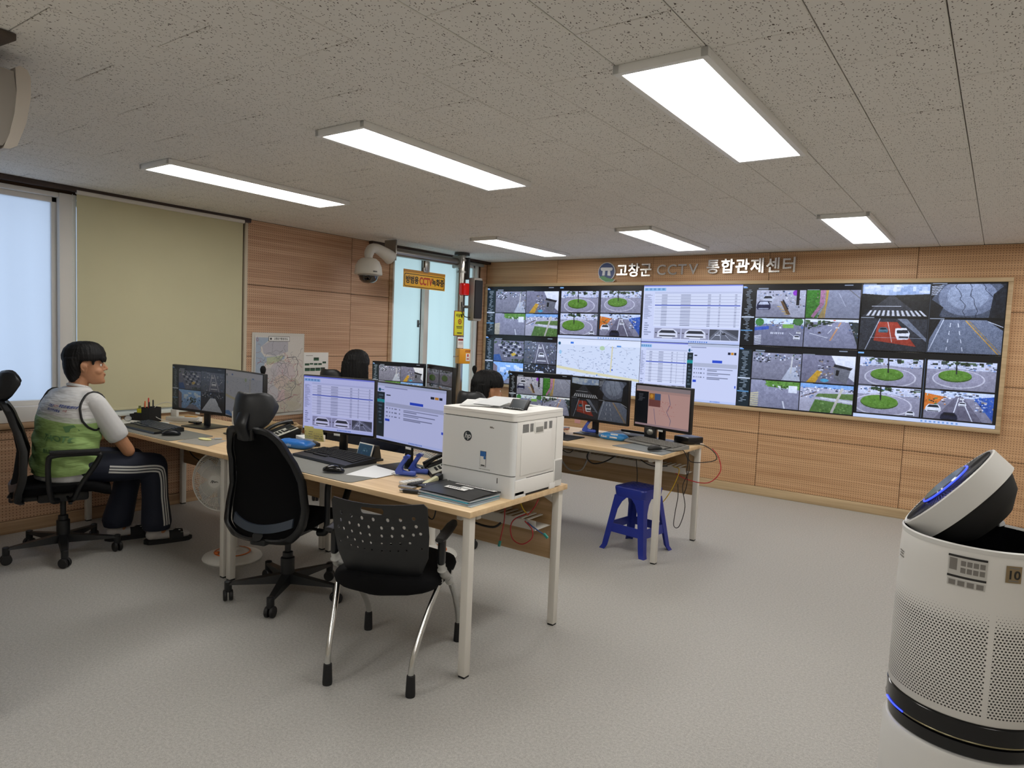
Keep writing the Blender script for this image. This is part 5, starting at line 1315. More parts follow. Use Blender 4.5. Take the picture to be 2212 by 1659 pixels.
# man's corner: organiser with pens, power strip, charger, clipboard, glasses
og = thing('pen_organizer', 'black mesh desk organiser full of pens by the blind', 'organiser', (-5.04, 2.51, ZD), math.radians(10))
bm = new_bm()
for a in ((-.075, .005, -.05, .05, .06), (.005, .085, -.05, .05, .105), (-.13, -.075, -.045, .045, .045)):
    x0, x1, y0, y1, h = a
    for q in ((x0, x0+.003, y0, y1), (x1-.003, x1, y0, y1), (x0, x1, y0, y0+.003), (x0, x1, y1-.003, y1)): bx(q[0], q[1], q[2], q[3], 0, h, 0, bm)
    bx(x0, x1, y0, y1, 0, .003, 0, bm)
part('organizer_box', bm, blackm, og, smooth=0)
for k, (x, y, h, c, tx, lab) in enumerate(((.02, 0, .16, 'c8342c', -.12, 'red pen, tallest in the black organiser'), (.045, .02, .15, '2f2f33', .1, 'black pen leaning right in the organiser'), (.06, -.015, .145, '1f1f22', .25, 'black pen at the right edge of the organiser'),
        (-.01, .02, .13, '3aa0a6', -.05, 'teal pen in the organiser'), (-.035, 0, .12, '2a2a2e', -.2, 'dark marker at the left of the organiser'), (.03, -.03, .14, 'e06a3a', .02, 'orange pen in the organiser'))):
    pn = tag(obj('pen', lathe(new_bm(), [(.002, 0), (.0048, .01), (.0048, h), (.003, h+.006)], 10), mat('pen_'+c, c, .4)), lab, 'pen', 'pens in the organiser', (-5.04+x, 2.51+y, ZD+.004)); pn.rotation_euler = (tx*.5, tx, 0)
bt = thing('glue_bottle', 'small clear bottle with green and yellow label in the organiser', 'bottle', (-5.085, 2.48, ZD+.004)); part('bottle', lathe(new_bm(), [(.018, 0), (.019, .01), (.019, .08), (.009, .092), (.009, .105)], 20), mat('bottle_olive', '6d7440', .3), bt); part('label', lathe(new_bm(), [(.0195, .055), (.0195, .085)], 20, cap=False), mat('lab_yellow', 'd8cf2c', .5), bt); part('band', lathe(new_bm(), [(.0196, .04), (.0196, .055)], 20, cap=False), mat('lab_green', '2f7a3c', .5), bt)
ps_ = thing('power_strip', 'white power strip with a plugged in charger behind the keyboard', 'power strip', (-4.86, 2.69, ZD), math.radians(35))
part('strip', box(new_bm(), (0, 0, .018), (.25, .055, .036), .005), white, ps_); part('charger', box(new_bm(), (-.07, 0, .062), (.045, .04, .055), .006), white, ps_); part('switch', box(new_bm(), (.05, 0, .037), (.09, .02, .006), .002), orange, ps_, label='orange rocker switches')
part('charging_cable', tube(new_bm(), smooth_path([(-.07, 0, .09), (-.07, -.01, .12), (-.12, -.02, .14), (-.19, -.04, .11), (-.19, -.06, .05), (-.12, -.09, .02), (0, -.1, .004), (.1, -.07, .004), (.12, -.02, .03), (.06, .0, .036)], 6), .0025, 6), white, ps_)
note('earbud_case', 'white rounded earbud case next to the power strip', 'case', (-4.78, 2.50, ZD+.011), (.06, .045, .02), white, .3, bev=.009)
gl = thing('eyeglasses', 'black framed eyeglasses lying open on papers beside the man', 'glasses', (-5.02, 2.33, ZD+.012), math.radians(60))
bm = new_bm()
for s in (-1, 1):
    tube(bm, [(s*.033 + .024*math.cos(2*PI*k/20), 0, .022 + .019*math.sin(2*PI*k/20)) for k in range(21)], .0018, 6, False); tube(bm, smooth_path([(s*.06, 0, .028), (s*.062, .06, .02), (s*.058, .12, .004)], 4), .0016, 6)
tube(bm, [(-.01, 0, .026), (.01, 0, .026)], .0016, 6); part('rim', bm, black, gl)
for s in (-1, 1): part('lens', xf(lathe(new_bm(), [(.022, 0), (.022, .0008)], 20), T(s*.033, 0, .022) @ RX(PI/2)), glassc, gl)
for k in range(3): note('paper_sheet', ['lowest paper under the eyeglasses', 'middle paper under the eyeglasses', 'top paper under the eyeglasses'][k], 'paper', (-4.99+.01*k, 2.34, ZD+.002+.003*k), (.30, .21, .0025), mat('paper_warm%d' % k, ['b9a88e', 'd8d4c8', 'dcdad2'][k], .8), .2 + .05*k, group='papers by the organiser')
note('usb_stick', 'tiny white and black usb stick on the grey mat', 'usb stick', (-3.97, 2.42, ZD+.008), (.045, .015, .008), mat('usb_white', 'cfd0d0', .4), .9, bev=.002)
note('card_reader', 'small black card reader at the foot of the dark feeds monitor', 'card reader', (-4.66, 2.66, ZD+.018), (.09, .05, .014), blackg, .1, bev=.004)
ho = thing('phone_holder', 'white phone holder post behind the empty chair', 'holder', (-3.86, 2.46, ZD)); part('post', lathe(new_bm(), [(.035, 0), (.035, .006), (.01, .008), (.01, .12)], 20), white, ho); part('cup', box(new_bm(), (0, 0, .15), (.03, .03, .09), .012), white, ho)
def mic(label, loc, h, lean):
    t = thing('gooseneck_microphone', label, 'microphone', loc); part('base', box(new_bm(), (0, 0, .015), (.08, .1, .03), .006), blackm, t)
    part('gooseneck', tube(new_bm(), smooth_path([(0, 0, .03), (0, 0, h*.5), (lean, 0, h*.9)], 5), .004, 8), blackm, t)
    part('foam_head', lathe(new_bm(), [(.006, -.03), (.012, -.02), (.019, .0), (.02, .015), (.014, .032), (.002, .038)], 16, T(lean, 0, h*.9+.02)), mat('foam', '0b0b0c', .95, bump=.5, bscale=300), t); return t
mic('black gooseneck microphone before the map poster', (-4.12, 2.84, ZD), .44, -.005)
mic('black gooseneck microphone beside the dark haired man', (-3.50, 4.36, ZD), .465, .02)

# second-row desk end: speaker, mini pc, tray
sk = thing('desk_speaker', 'small black desk speaker with silver cone under the pink map monitor', 'speaker', (-2.075, 4.72, ZD), math.radians(15)); part('cabinet', box(new_bm(), (0, 0, .052), (.085, .085, .104), .006), black, sk); part('cone', xf(lathe(new_bm(), [(.024, 0), (.022, .003), (.015, .006), (.002, .008)], 24), T(0, -.042, .065) @ RX(PI/2)), mat('silver_cone', 'a8a8a2', .3, metal=.7), sk)
mp = thing('mini_computer', 'flat black mini computer at the right end of the second row desk', 'computer', (-1.815, 4.805, ZD), math.radians(-25)); part('case', box(new_bm(), (0, 0, .03), (.15, .15, .045), .008), mat('pc_black', '101114', .3), mp); part('foot', box(new_bm(), (0, 0, .004), (.12, .12, .008), .002), black, mp)
bk = thing('leather_tray', 'black document folder lying between wipes and speaker', 'folder', (-2.26, 4.775, ZD), math.radians(-8)); part('cover', box(new_bm(), (0, 0, .012), (.33, .2, .022), .004), mat('folder_black2', '202124', .45), bk); part('raised_edge', box(new_bm(), (.02, .06, .03), (.3, .02, .014), .005, (0, 0, 0)), black, bk); part('label_strip', box(new_bm(), (-.03, -.01, .0245), (.05, .02, .002), .0005), paper, bk)
sn = new_bm(); rr4 = random.Random(4)
for k in range(9): bmesh.ops.create_icosphere(sn, subdivisions=1, radius=.014, matrix=T(rr4.uniform(-.05, .05), rr4.uniform(-.03, .03), .012) @ Matrix.Diagonal((1.3, 1, .7, 1)))
tag(obj('snack_bag', sn, mat('snack_red', 'a8705c', .6, var=.5, vscale=60), smooth=60), 'crumpled red and beige snack wrapper behind the printer', 'wrapper', None, (-2.79, 4.63, ZD))

# ------------------------------------------------------------------ loose cables (each its own thing)
def cable(label, pts, r, c, group=None, extra=None, name='cable'):
    t = obj(name, tube(new_bm(), smooth_path(pts, 7), r, 8), mat('cable_'+c, c, .45), smooth=60); tag(t, label, 'cable', group)
    return t
BK = '141416'
cable('black cable looping down by the man\'s desk leg', [(-4.36, 2.45, .69), (-4.34, 2.45, .58), (-4.2, 2.5, .52), (-4.06, 2.55, .56), (-3.98, 2.6, .69)], .004, BK)
cable('grey cable bundle hanging behind the standing fan', [(-4.22, 2.66, .69), (-4.25, 2.66, .60), (-4.2, 2.66, .57), (-4.17, 2.66, .62), (-4.19, 2.66, .69), (-4.12, 2.66, .66), (-4.05, 2.66, .63), (-3.98, 2.66, .69)], .005, '8a8a88')
cable('black cable loop under the visitor chair side of the front desk', [(-2.50, 2.72, .60), (-2.47, 2.72, .48), (-2.42, 2.72, .45), (-2.40, 2.72, .52), (-2.43, 2.72, .62)], .0035, BK)
cable('thick black cable sagging under the front desk edge', [(-2.35, 2.72, .62), (-2.25, 2.72, .53), (-2.15, 2.72, .49), (-2.03, 2.74, .48), (-1.98, 2.76, .52)], .006, BK)
cable('thin black cable crossing under the front desk', [(-2.55, 2.74, .52), (-2.4, 2.74, .50), (-2.28, 2.74, .54), (-2.2, 2.74, .62)], .002, BK)
cable('red network cable hanging straight under the printer', [(-1.956, 2.730, 0.640), (-1.953, 2.730, 0.578), (-1.956, 2.730, 0.515), (-1.972, 2.730, 0.441), (-1.974, 2.730, 0.425)], .003, 'a3262c')
cable('red network cable coiled in a ring under the printer', [(-1.822, 2.735, 0.590), (-1.898, 2.735, 0.545), (-1.918, 2.735, 0.494), (-1.898, 2.735, 0.444), (-1.842, 2.735, 0.433), (-1.789, 2.735, 0.474), (-1.791, 2.735, 0.519), (-1.834, 2.735, 0.550)], .003, 'a3262c')
cable('red network cable climbing to the desk top under the printer', [(-1.822, 2.740, 0.580), (-1.784, 2.740, 0.628), (-1.764, 2.740, 0.670)], .003, 'a3262c')
cable('yellow network cable under the printer', [(-1.875, 2.740, 0.670), (-1.866, 2.740, 0.632), (-1.850, 2.740, 0.605), (-1.822, 2.740, 0.582)], .003, 'd2b02c')
cable('blue network cable sticking out under the tray', [(-1.822, 2.740, 0.545), (-1.806, 2.740, 0.537), (-1.751, 2.740, 0.514), (-1.725, 2.740, 0.505)], .003, '2b4a7a')
for nm, p, d in (('teal plug at the end of the hanging red cable', (-1.977, 2.73, .408), (-.2, 0, -1)), ('teal plug at the end of the blue network cable', (-1.713, 2.74, .500), (.8, 0, -.6))):
    tag(obj('network_plug', box(new_bm(), (0, 0, .0), (.012, .012, .03), .003), mat('plug_teal', '2f8f86', .35)), nm, 'plug', None, p).rotation_euler = (0, math.atan2(d[0], d[2]), 0)
# second-row desk
Y2 = 4.62
cable('grey cable looping below the second row desk', [(-2.62, 4.4, .69), (-2.66, 4.42, .55), (-2.60, 4.45, .46), (-2.50, 4.46, .47), (-2.44, 4.45, .58), (-2.40, 4.44, .69)], .006, '8e8c87')
cable('thin black cable tangle below the second row desk', [(-2.68, 4.35, .69), (-2.62, 4.36, .62), (-2.56, 4.37, .60), (-2.52, 4.36, .64), (-2.58, 4.35, .66), (-2.6, 4.35, .69)], .003, BK)
cable('thick black cable loop below the second row desk', [(-2.33, 4.30, .69), (-2.38, 4.32, .60), (-2.34, 4.34, .555), (-2.25, 4.35, .58), (-2.16, 4.34, .64), (-2.12, 4.33, .69)], .005, BK)
cable('black cable hanging onto the blue stool', [(-2.03, 4.38, .69), (-2.02, 4.38, .6), (-2.01, 4.38, .53), (-2.01, 4.385, .46)], .003, BK)
cable('black cable sagging to the right leg of the second row desk', [(-2.0, 4.30, .69), (-1.95, 4.30, .64), (-1.87, 4.31, .61), (-1.77, 4.33, .62)], .004, BK)
cable('white cable at the left of the second row desk', [(-2.80, 4.25, .66), (-2.73, 4.3, .6), (-2.70, 4.3, .52), (-2.76, 4.3, .46)], .005, 'c2c0ba')
cable('red network cable arching beside the second row desk end', [(-1.93, 4.74, .53), (-1.80, 4.74, .47), (-1.64, 4.76, .46), (-1.56, 4.78, .55), (-1.585, 4.80, .65), (-1.64, 4.82, .70)], .0035, 'c02a2e')
cable('black cable arching off the second row desk end', [(-1.80, 4.74, .735), (-1.74, 4.76, .728), (-1.68, 4.78, .72), (-1.62, 4.80, .68), (-1.60, 4.80, .63), (-1.68, 4.78, .60), (-1.78, 4.76, .60), (-1.79, 4.76, .69)], .003, BK)
cable('mouse cable dropping off the second row desk end', [(-1.80, 4.28, .735), (-1.75, 4.36, .745), (-1.71, 4.42, .73), (-1.70, 4.50, .66), (-1.72, 4.56, .56), (-1.73, 4.60, .46), (-1.75, 4.60, .38)], .003, BK)
cable('yellow network cable hanging at the right end of the second row desk', [(-1.86, 4.66, .56), (-1.80, 4.62, .55), (-1.82, 4.60, .45), (-1.87, 4.58, .34), (-1.93, 4.56, .26)], .0035, 'd0a928')
cable('black cord hanging in a long loop below the second row desk end', [(-1.74, 4.60, .68), (-1.72, 4.60, .56), (-1.76, 4.60, .44), (-1.73, 4.59, .30), (-1.76, 4.58, .16), (-1.80, 4.58, .155), (-1.80, 4.59, .25), (-1.79, 4.60, .36), (-1.80, 4.61, .45)], .003, '2a2624')

# ------------------------------------------------------------------ things on the left wall
mp_ = canvas(300, 430, 'd3cfc9')
P_(mp_, [(.02, .02), (.34, .02), (.2, .1), (.12, .14), (.12, .2), (.2, .27), (.62, .25), (.6, .3), (.4, .33), (.2, .34), (.18, .45), (.06, .62), (.02, .62)], 'a3b2c4'); P_(mp_, [(.24, .28), (.6, .25), (.48, .34), (.24, .37)], 'b9c2a2'); P_(mp_, [(.14, .13), (.3, .07), (.68, .07), (.68, .2), (.4, .26), (.18, .23)], 'b3b2bb')
for cx, cy, rx, ry, c in ((.5, .45, .18, .12, 'bdb8c4'), (.3, .55, .2, .14, 'bcb9bd'), (.65, .5, .2, .16, 'c9bdc2'), (.55, .6, .16, .1, 'cdbcb0'), (.6, .8, .14, .1, 'cbaeb2'), (.3, .75, .2, .12, 'bab8c0'), (.8, .75, .18, .2, 'bdb8a6'), (.5, .93, .5, .08, 'c4bda9')): E_(mp_, cx, cy, rx, ry, c, .7)
def walk(n, step, c, w, x=None, y=None, bias=0):
    x = rs.rand() if x is None else x; y = .2 + rs.rand()*.8 if y is None else y; a = rs.rand()*6
    for _ in range(n):
        a += (rs.rand()-.5)*1.5; q = (x + step*math.cos(a), y + step*.7*math.sin(a)); L_(mp_, x, y, *q, w, c, .8); x, y = q
for _ in range(70): walk(16, .018, ['8c8a8e', '9a7f84', '6f7076'][rs.randint(3)], .005)
for _ in range(26): walk(8, .015, 'a85c66', .006)
for _ in range(6): walk(30, .02, '6c6f74', .005, .5+rs.rand()*.3, .4+rs.rand()*.3)
pp = [(.66, .28), (.85, .27), (.9, .33), (.88, .42), (.9, .5), (.84, .56), (.86, .66), (.78, .72), (.76, .8), (.62, .83), (.52, .86), (.4, .84), (.36, .9), (.26, .9), (.2, .78), (.16, .68), (.06, .66)]
for a, b in zip(pp, pp[1:]): L_(mp_, *a, *b, .007, '4c5056')
for _ in range(500): R_(mp_, rs.rand(), .2+rs.rand()*.8, 0, 0, '6b6468', .6)
N_(mp_, .08); image('county_map', mp_)
po = thing('map_poster', 'large county map poster pinned on the wood wall', 'poster', (XL, 3.79, 1.015), PI/2)
PWd, PHt = .545, .745
bm = new_bm(); rows = []
for k in range(13):
    u = k/12; x = -PWd/2 + PWd*u; b = -.004 - .004*math.sin(u*PI*3); rows.append([Vector((x, b, -PHt/2)), Vector((x, b-.001, PHt/2)), Vector((x, b+.001, PHt/2)), Vector((x, b+.002, -PHt/2))])
loft(bm, rows); part('poster_sheet', bm, mat('poster_paper', 'cfccc4', .6), po)
s = new_bm(); s.faces.new([s.verts.new(v) for v in ((-PWd/2+.022, -.0125, -PHt/2+.03), (PWd/2-.022, -.0125, -PHt/2+.03), (PWd/2-.022, -.0125, PHt/2-.028), (-PWd/2+.022, -.0125, PHt/2-.028))])
q = part('map_print', s, print_mat('county_map', .5), po, smooth=0); fix_uv(q, 1, 1)
tb = part('title_box', bx(-.115, .105, -.0145, -.013, .298, .342), mat('ink_dark', '26282c', .5), po, smooth=0)
part('title_plate', bx(-.112, .102, -.0152, -.0142, .301, .339), paper, tb, smooth=0)
part('title_text', xf(text_bm('고창군 행정지도', .022, .0005, .02), T(.012, -.0156, .3195)), MATS['ink_dark'], tb, smooth=0)
part('title_seal', xf(lathe(new_bm(), [(.0095, 0), (.0095, .0006)], 20), T(-.092, -.0154, .32) @ RX(PI/2)), MATS['ink_dark'], tb)
part('compass', tube(tube(new_bm(), [(-.225 + .012*math.cos(2*PI*k/20), -.0132, .31 + .012*math.sin(2*PI*k/20)) for k in range(21)], .0012, 5, False), [(-.225, -.0132, .292), (-.225, -.0132, .335)], .001, 5), mat('compass_red', '9a5058', .5), po)
oc = thing('organisation_chart', 'white sheet with green boxes taped right of the map poster', 'poster', (XL, 4.205, 1.108), PI/2)
part('sheet', box(new_bm(), (0, -.002, 0), (.285, .002, .215), .0005), paper, oc)
for (x, z, w, h) in ((.0, .045, .06, .03), (-.105, -.005, .05, .02), (-.055, .0, .04, .014), (-.005, -.003, .042, .018), (.045, -.003, .042, .018), (.095, .012, .042, .018), (-.1, -.053, .058, .03), (-.04, -.053, .055, .03), (.02, -.052, .055, .03), (.078, -.05, .052, .03)):
    b_ = part('chart_box', box(new_bm(), (x, -.0035, z), (w, .001, h)), mat('chart_green', '2c5a40', .6), oc, smooth=0)
    part('chart_bar', box(new_bm(), (x, -.0042, z+h*.25), (w*.9, .0006, h*.25)), ink, b_, smooth=0)
part('heading', bx(-.12, -.04, -.0036, -.003, .075, .079), grey_ink, oc, smooth=0)

# steel CCTV pole with arm, sign, strobe light, call box, speaker and dome camera
px, py = -4.95, 5.905
pl = thing('steel_pole', 'polished steel camera pole rising to the ceiling before the mint window', 'pole', (px, py, 0))
part('shaft', lathe(new_bm(), [(.05, 0), (.05, CEIL-.03)], 40), steel, pl, smooth=60); part('base_flange', lathe(new_bm(), [(.10, 0), (.10, .012), (.055, .016)], 32), steel, pl); part('ceiling_cap', lathe(new_bm(), [(.085, CEIL-.03), (.085, CEIL-.005)], 32), mat('cap_dark', '3e3d3b', .5), pl)
part('cross_arm', tube(new_bm(), [(0, -.03, 2.235), (0, -1.09, 2.225)], .042, 28), mat('dull_steel', '8a8883', .3, metal=.9), pl, smooth=60)
part('end_plate', box(new_bm(), (0, -1.09, 2.235), (.16, .014, .20), .004), mat('clamp_steel', '9c9a94', .35, metal=.8), pl)
bm = new_bm(); box(bm, (0, -.075, 2.235), (.13, .03, .13), .006)
part('flange', bm, mat('clamp_steel', '9c9a94', .35, metal=.8), pl); bm = new_bm()
for s in (-1, 1):
    for z in (2.175, 2.295): lathe(bm, [(.009, -.012), (.009, .012)], 8, T(s*.05, -.075, z) @ RX(PI/2))
for z in (2.26, 2.13): lathe(bm, [(.058, -.012), (.058, .012)], 24, T(0, 0, z))
part('collar', bm, MATS['clamp_steel'], pl)
bm = new_bm(); box(bm, (.055, .035, 2.17), (.05, .03, .24), .004)
for z in (2.1, 2.24): box(bm, (.03, .03, z), (.1, .012, .012), .002)
part('bracket', bm, mat('bracket_dark', '4a4a4a', .45, metal=.5), pl)
sg = thing('warning_sign', 'yellow hanging sign with black and red Korean lettering under the steel arm', 'sign', (-4.925, 5.29, 1.985), PI/2)
part('sign_board', box(new_bm(), (0, 0, 0), (.625, .006, .18), .001), MATS['sign_yellow'], sg)
part('upper_strip', bx(-.312, .312, -.0042, -.003, .062, .0895), mat('sign_ochre', 'b27a10', .5), sg, smooth=0)
ol = holes_plate(rrect(.605, .132, .02, 5, 0, -.016), [rrect(.592, .119, .016, 5, 0, -.016)], .0012); part('border_line', xf(ol, T(0, -.004, 0)), MATS['sign_ink'], sg, smooth=0)
for s_, x_, sz, m_, ax_ in (('방범용', -.285, .080, 'sign_ink', .86), ('CCTV', -.085, .105, 'sign_red', .70), ('녹화중', .105, .080, 'sign_ink', .86)):
    part('sign_text', xf(text_bm(s_, sz, .001, .03, 'LEFT', ax_), T(x_, -.0045, -.017)), MATS[m_], sg, smooth=0)
part('hanger', box(box(new_bm(), (.0, -.006, .105), (.075, .02, .05), .004), (0, -.01, .15), (.05, .03, .1), .004), MATS['clamp_steel'], sg)
dc = thing('dome_camera', 'large off-white dome security camera on a curved wall arm', 'security camera', (-4.93, 4.515, 0))
part('dome_housing', lathe(new_bm(), [(.02, 2.13), (.07, 2.12), (.10, 2.095), (.122, 2.045), (.130, 1.985), (.130, 1.972), (.124, 1.968)], 48), offw, dc, smooth=60)
part('dome_glass', lathe(new_bm(), [(.092, 1.970), (.092, 1.955), (.080, 1.918), (.05, 1.892), (.0, 1.884)], 40), mat('smoked_dome', '0d0d10', .06, coat=1), dc, smooth=60)
part('dome_ring', lathe(new_bm(), [(.098, 1.968), (.098, 1.958), (.092, 1.956)], 40), mat('ring_grey', '9b9a97', .4), dc)
part('camera_arm', tube(new_bm(), smooth_path([(0, 0, 2.11), (0, .0, 2.165), (0, .03, 2.215), (0, .1, 2.225), (0, .2, 2.195), (0, .285, 2.16)], 6), [.035, .036, .037, .038, .04, .042, .044, .045, .045, .045, .045, .045, .045, .045, .045, .045, .045, .046, .047, .048, .05, .052, .054, .056, .058, .06, .062, .064, .066, .068, .07][:31], 24), offw, dc, smooth=60)
bm = new_bm()
for k in range(3): box(bm, (.125, -.03 + .0*k, 1.99 + k*.004), (.012, .04, .002))
part('brand_text', bm, ink, dc, smooth=0)
sb = thing('strobe_light', 'red strobe light box on the steel pole', 'warning light', (-4.875, 5.875, 1.94))
part('lens', box(new_bm(), (0, 0, 0), (.07, .10, .13), .012), mat('strobe_red', 'b01612', .15, emit='c01010', estr=.25), sb); part('back_plate', box(new_bm(), (-.02, .06, 0), (.04, .03, .14), .004), mat('plate_dark', '2a2420', .5), sb)
ys = thing('emergency_sign', 'yellow emergency bell sign with red border wrapped on the pole', 'sign', (-4.895, 5.825, 1.56), PI/2)
part('sign_board', box(new_bm(), (0, 0, 0), (.17, .006, .275), .003), mat('border_red', '8e2a1c', .5), ys); part('sign_face', box(new_bm(), (0, -.003, 0), (.155, .003, .26), .001), mat('sign_lemon', 'd6d22a', .5), ys)
part('sign_text', xf(text_bm('비상벨', .042, .001, .03), T(0, -.005, .085)), MATS['sign_ink'], ys, smooth=0)
part('symbol', xf(holes_plate(oval(0, 0, .03, .03, 24), [oval(0, 0, .018, .018, 20)], .001), T(.01, -.0052, .02)), MATS['border_red'], ys, smooth=0); part('symbol_core', xf(lathe(new_bm(), [(.01, 0), (.01, .001)], 16), T(.01, -.0047, .02) @ RX(PI/2)), MATS['border_red'], ys)
bm = new_bm(); box(bm, (.005, -.005, -.035), (.10, .001, .008)); box(bm, (.005, -.005, -.05), (.09, .001, .007)); box(bm, (.01, -.005, -.105), (.08, .001, .012)); part('small_print', bm, ink, ys, smooth=0)
ws = thing('notice_plate', 'white notice plate with a red heading below the yellow sign', 'sign', (-4.892, 5.86, 1.35), PI/2); part('plate', box(new_bm(), (0, 0, 0), (.10, .005, .12), .001), paper, ws); part('heading', box(new_bm(), (0, -.003, .032), (.085, .001, .022)), MATS['border_red'], ws); part('small_print', box(box(new_bm(), (0, -.003, 0), (.07, .001, .005)), (0, -.003, -.014), (.075, .001, .004)), grey_ink, ws)
cbx = thing('emergency_call_box', 'orange emergency call box low on the steel pole', 'call box', (-4.88, 5.895, 1.20), PI/2 - .35)
part('housing', box(new_bm(), (0, 0, 0), (.14, .10, .165), .008), orange, cbx); part('instruction_label', box(new_bm(), (.035, -.051, -.01), (.05, .002, .085), .0005), paper, cbx); part('figure', box(box(new_bm(), (.035, -.0525, .01), (.018, .001, .03)), (.035, -.0525, -.028), (.028, .001, .012)), mat('fig_red', 'b8241c', .5), cbx)
bm = new_bm()
for k in range(5): prism(bm, [(-.0+k*.014, .045), (.007+k*.014, .045), (.013+k*.014, .07), (.006+k*.014, .07)], -.0515, -.0505, 'XZ')
part('hazard_stripe', bm, MATS['border_red'], cbx, smooth=0)
tube_b = tube(new_bm(), [(0, -.07, 0), (0, -.16, -.005)], .006, 8); part('side_rod', xf(tube_b, RZ(-PI/2 + .35)), chrome, cbx)
cs = thing('column_speaker', 'grey column loudspeaker mounted on the pole beside the video wall', 'speaker', (-4.82, 6.0, 1.835), math.radians(-12))
part('cabinet', box(new_bm(), (0, 0, 0), (.105, .12, .475), .014), pipem, cs); part('speaker_grille', box(new_bm(), (.045, -.0, .0), (.045, .105, .42), .005), mat('speaker_cloth', '1d1c20', .8), cs)
cable('black speaker cable curving from pole to column speaker', [(-4.90, 5.87, 1.80), (-4.88, 5.86, 1.70), (-4.86, 5.88, 1.64), (-4.83, 5.95, 1.63)], .005, BK)
bm = new_bm(); box(bm, (-4.875, 5.965, 1.75), (.12, .05, .03), .004); tag(obj('speaker_bracket', bm, MATS['clamp_steel']), 'steel bracket between the pole and the column speaker', 'bracket')

# wall-mounted air conditioner at the upper left, and its pipe cover
ac = thing('air_conditioner', 'beige wall mounted air conditioner at the left edge, seen from its end', 'air conditioner', (-2.8, .74, 2.015))
prof = [(0, 0), (.10, -.01), (.155, .0), (.165, .02), (.15, .26), (0, .275)]
def inset_prof(): return [(.0, .012), (.17, .006), (.185, .03), (.205, .10), (.213, .18), (.205, .262), (.0, .272)]
part('body', prism(new_bm(), [(a, b) for a, b in inset_prof()], -.9, -.004, 'YZ'), mat('ac_body', '9a948d', .6), ac)
fp = [(.172, -.002), (.19, .0), (.212, .015), (.240, .10), (.254, .19), (.254, .255), (.243, .278), (.222, .285), (.208, .276), (.212, .20), (.205, .12), (.19, .05), (.176, .012)]
part('front_cover', prism(new_bm(), fp, -.905, 0, 'YZ'), mat('ac_cover', 'c6beb4', .5), ac, smooth=50)
note('pipe_cover', 'dark pipe cover stub at the ceiling above the air conditioner', 'pipe', (-2.70, .86, CEIL-.012), (.16, .05, .022), mat('pipe_brown', '4f453d', .6), .1, bev=.003)
# ------------------------------------------------------------------ people
from mathutils.bvhtree import BVHTree
def cap(bm, pts, rs_, n=14):
    """tapered limb with rounded joints"""
    for (p, r), (q, s) in zip(list(zip(pts, rs_)), list(zip(pts[1:], rs_[1:]))):
        lathe_pts = [Vector(p), Vector(q)]; tube(bm, lathe_pts, [r, s], n)
    for p, r in zip(pts, rs_): bmesh.ops.create_icosphere(bm, subdivisions=2, radius=r*1.0, matrix=Matrix.Translation(Vector(p)))
def ell(bm, c, r, M=None):
    bmesh.ops.create_icosphere(bm, subdivisions=3, radius=1, matrix=(M or Matrix()) @ Matrix.Translation(Vector(c)) @ Matrix.Diagonal((*r, 1)))
def sect(bm, rows, M=None, p=.85, n=28):
    """rows: (cx, cy, z, rx, ry) horizontal superellipse sections"""
    rings = []
    for cx, cy, z, rx, ry in rows:
        ring = [Vector((cx + rx*sgp(math.cos(2*PI*k/n), p), cy + ry*sgp(math.sin(2*PI*k/n), p), z)) for k in range(n)]
        rings.append([M @ v for v in ring] if M else ring)
    loft(bm, rings)
def remesh(bm, voxel, it=4):
    me = bpy.data.meshes.new('rm'); bm.to_mesh(me); bm.free()
    o = bpy.data.objects.new('rm', me); COL.objects.link(o)
    md = o.modifiers.new('r', 'REMESH'); md.mode = 'VOXEL'; md.voxel_size = voxel
    if it:
        s = o.modifiers.new('s', 'SMOOTH'); s.iterations = it; s.factor = .5
    dg = bpy.context.evaluated_depsgraph_get(); dg.update()
    m2 = bpy.data.meshes.new_from_object(o.evaluated_get(dg)); b = new_bm(); b.from_mesh(m2)
    bpy.data.objects.remove(o); bpy.data.meshes.remove(me); bpy.data.meshes.remove(m2); return b
def strands(bm, c, amp=.0025, freq=46, seed=0):
    bm.normal_update()
    for v in bm.verts:
        d = v.co - Vector(c); a = math.atan2(d.y, d.x); q = math.sin(a*freq + seed + 5*math.sin(d.z*22) + 2*math.sin(a*7)) + .6*math.sin(a*freq*.43 + 1.7 + 9*d.z)
        v.co += v.normal * (amp*q)
HEAD = [(.0, .088, .030, .026), (.012, .096, .012, .040), (.035, .099, -.02, .052), (.06, .099, -.05, .061), (.085, .098, -.078, .067), (.11, .096, -.09, .071), (.135, .093, -.096, .074), (.16, .095, -.098, .076), (.185, .090, -.094, .073), (.21, .070, -.078, .060), (.226, .04, -.05, .038), (.232, .012, -.02, .014)]
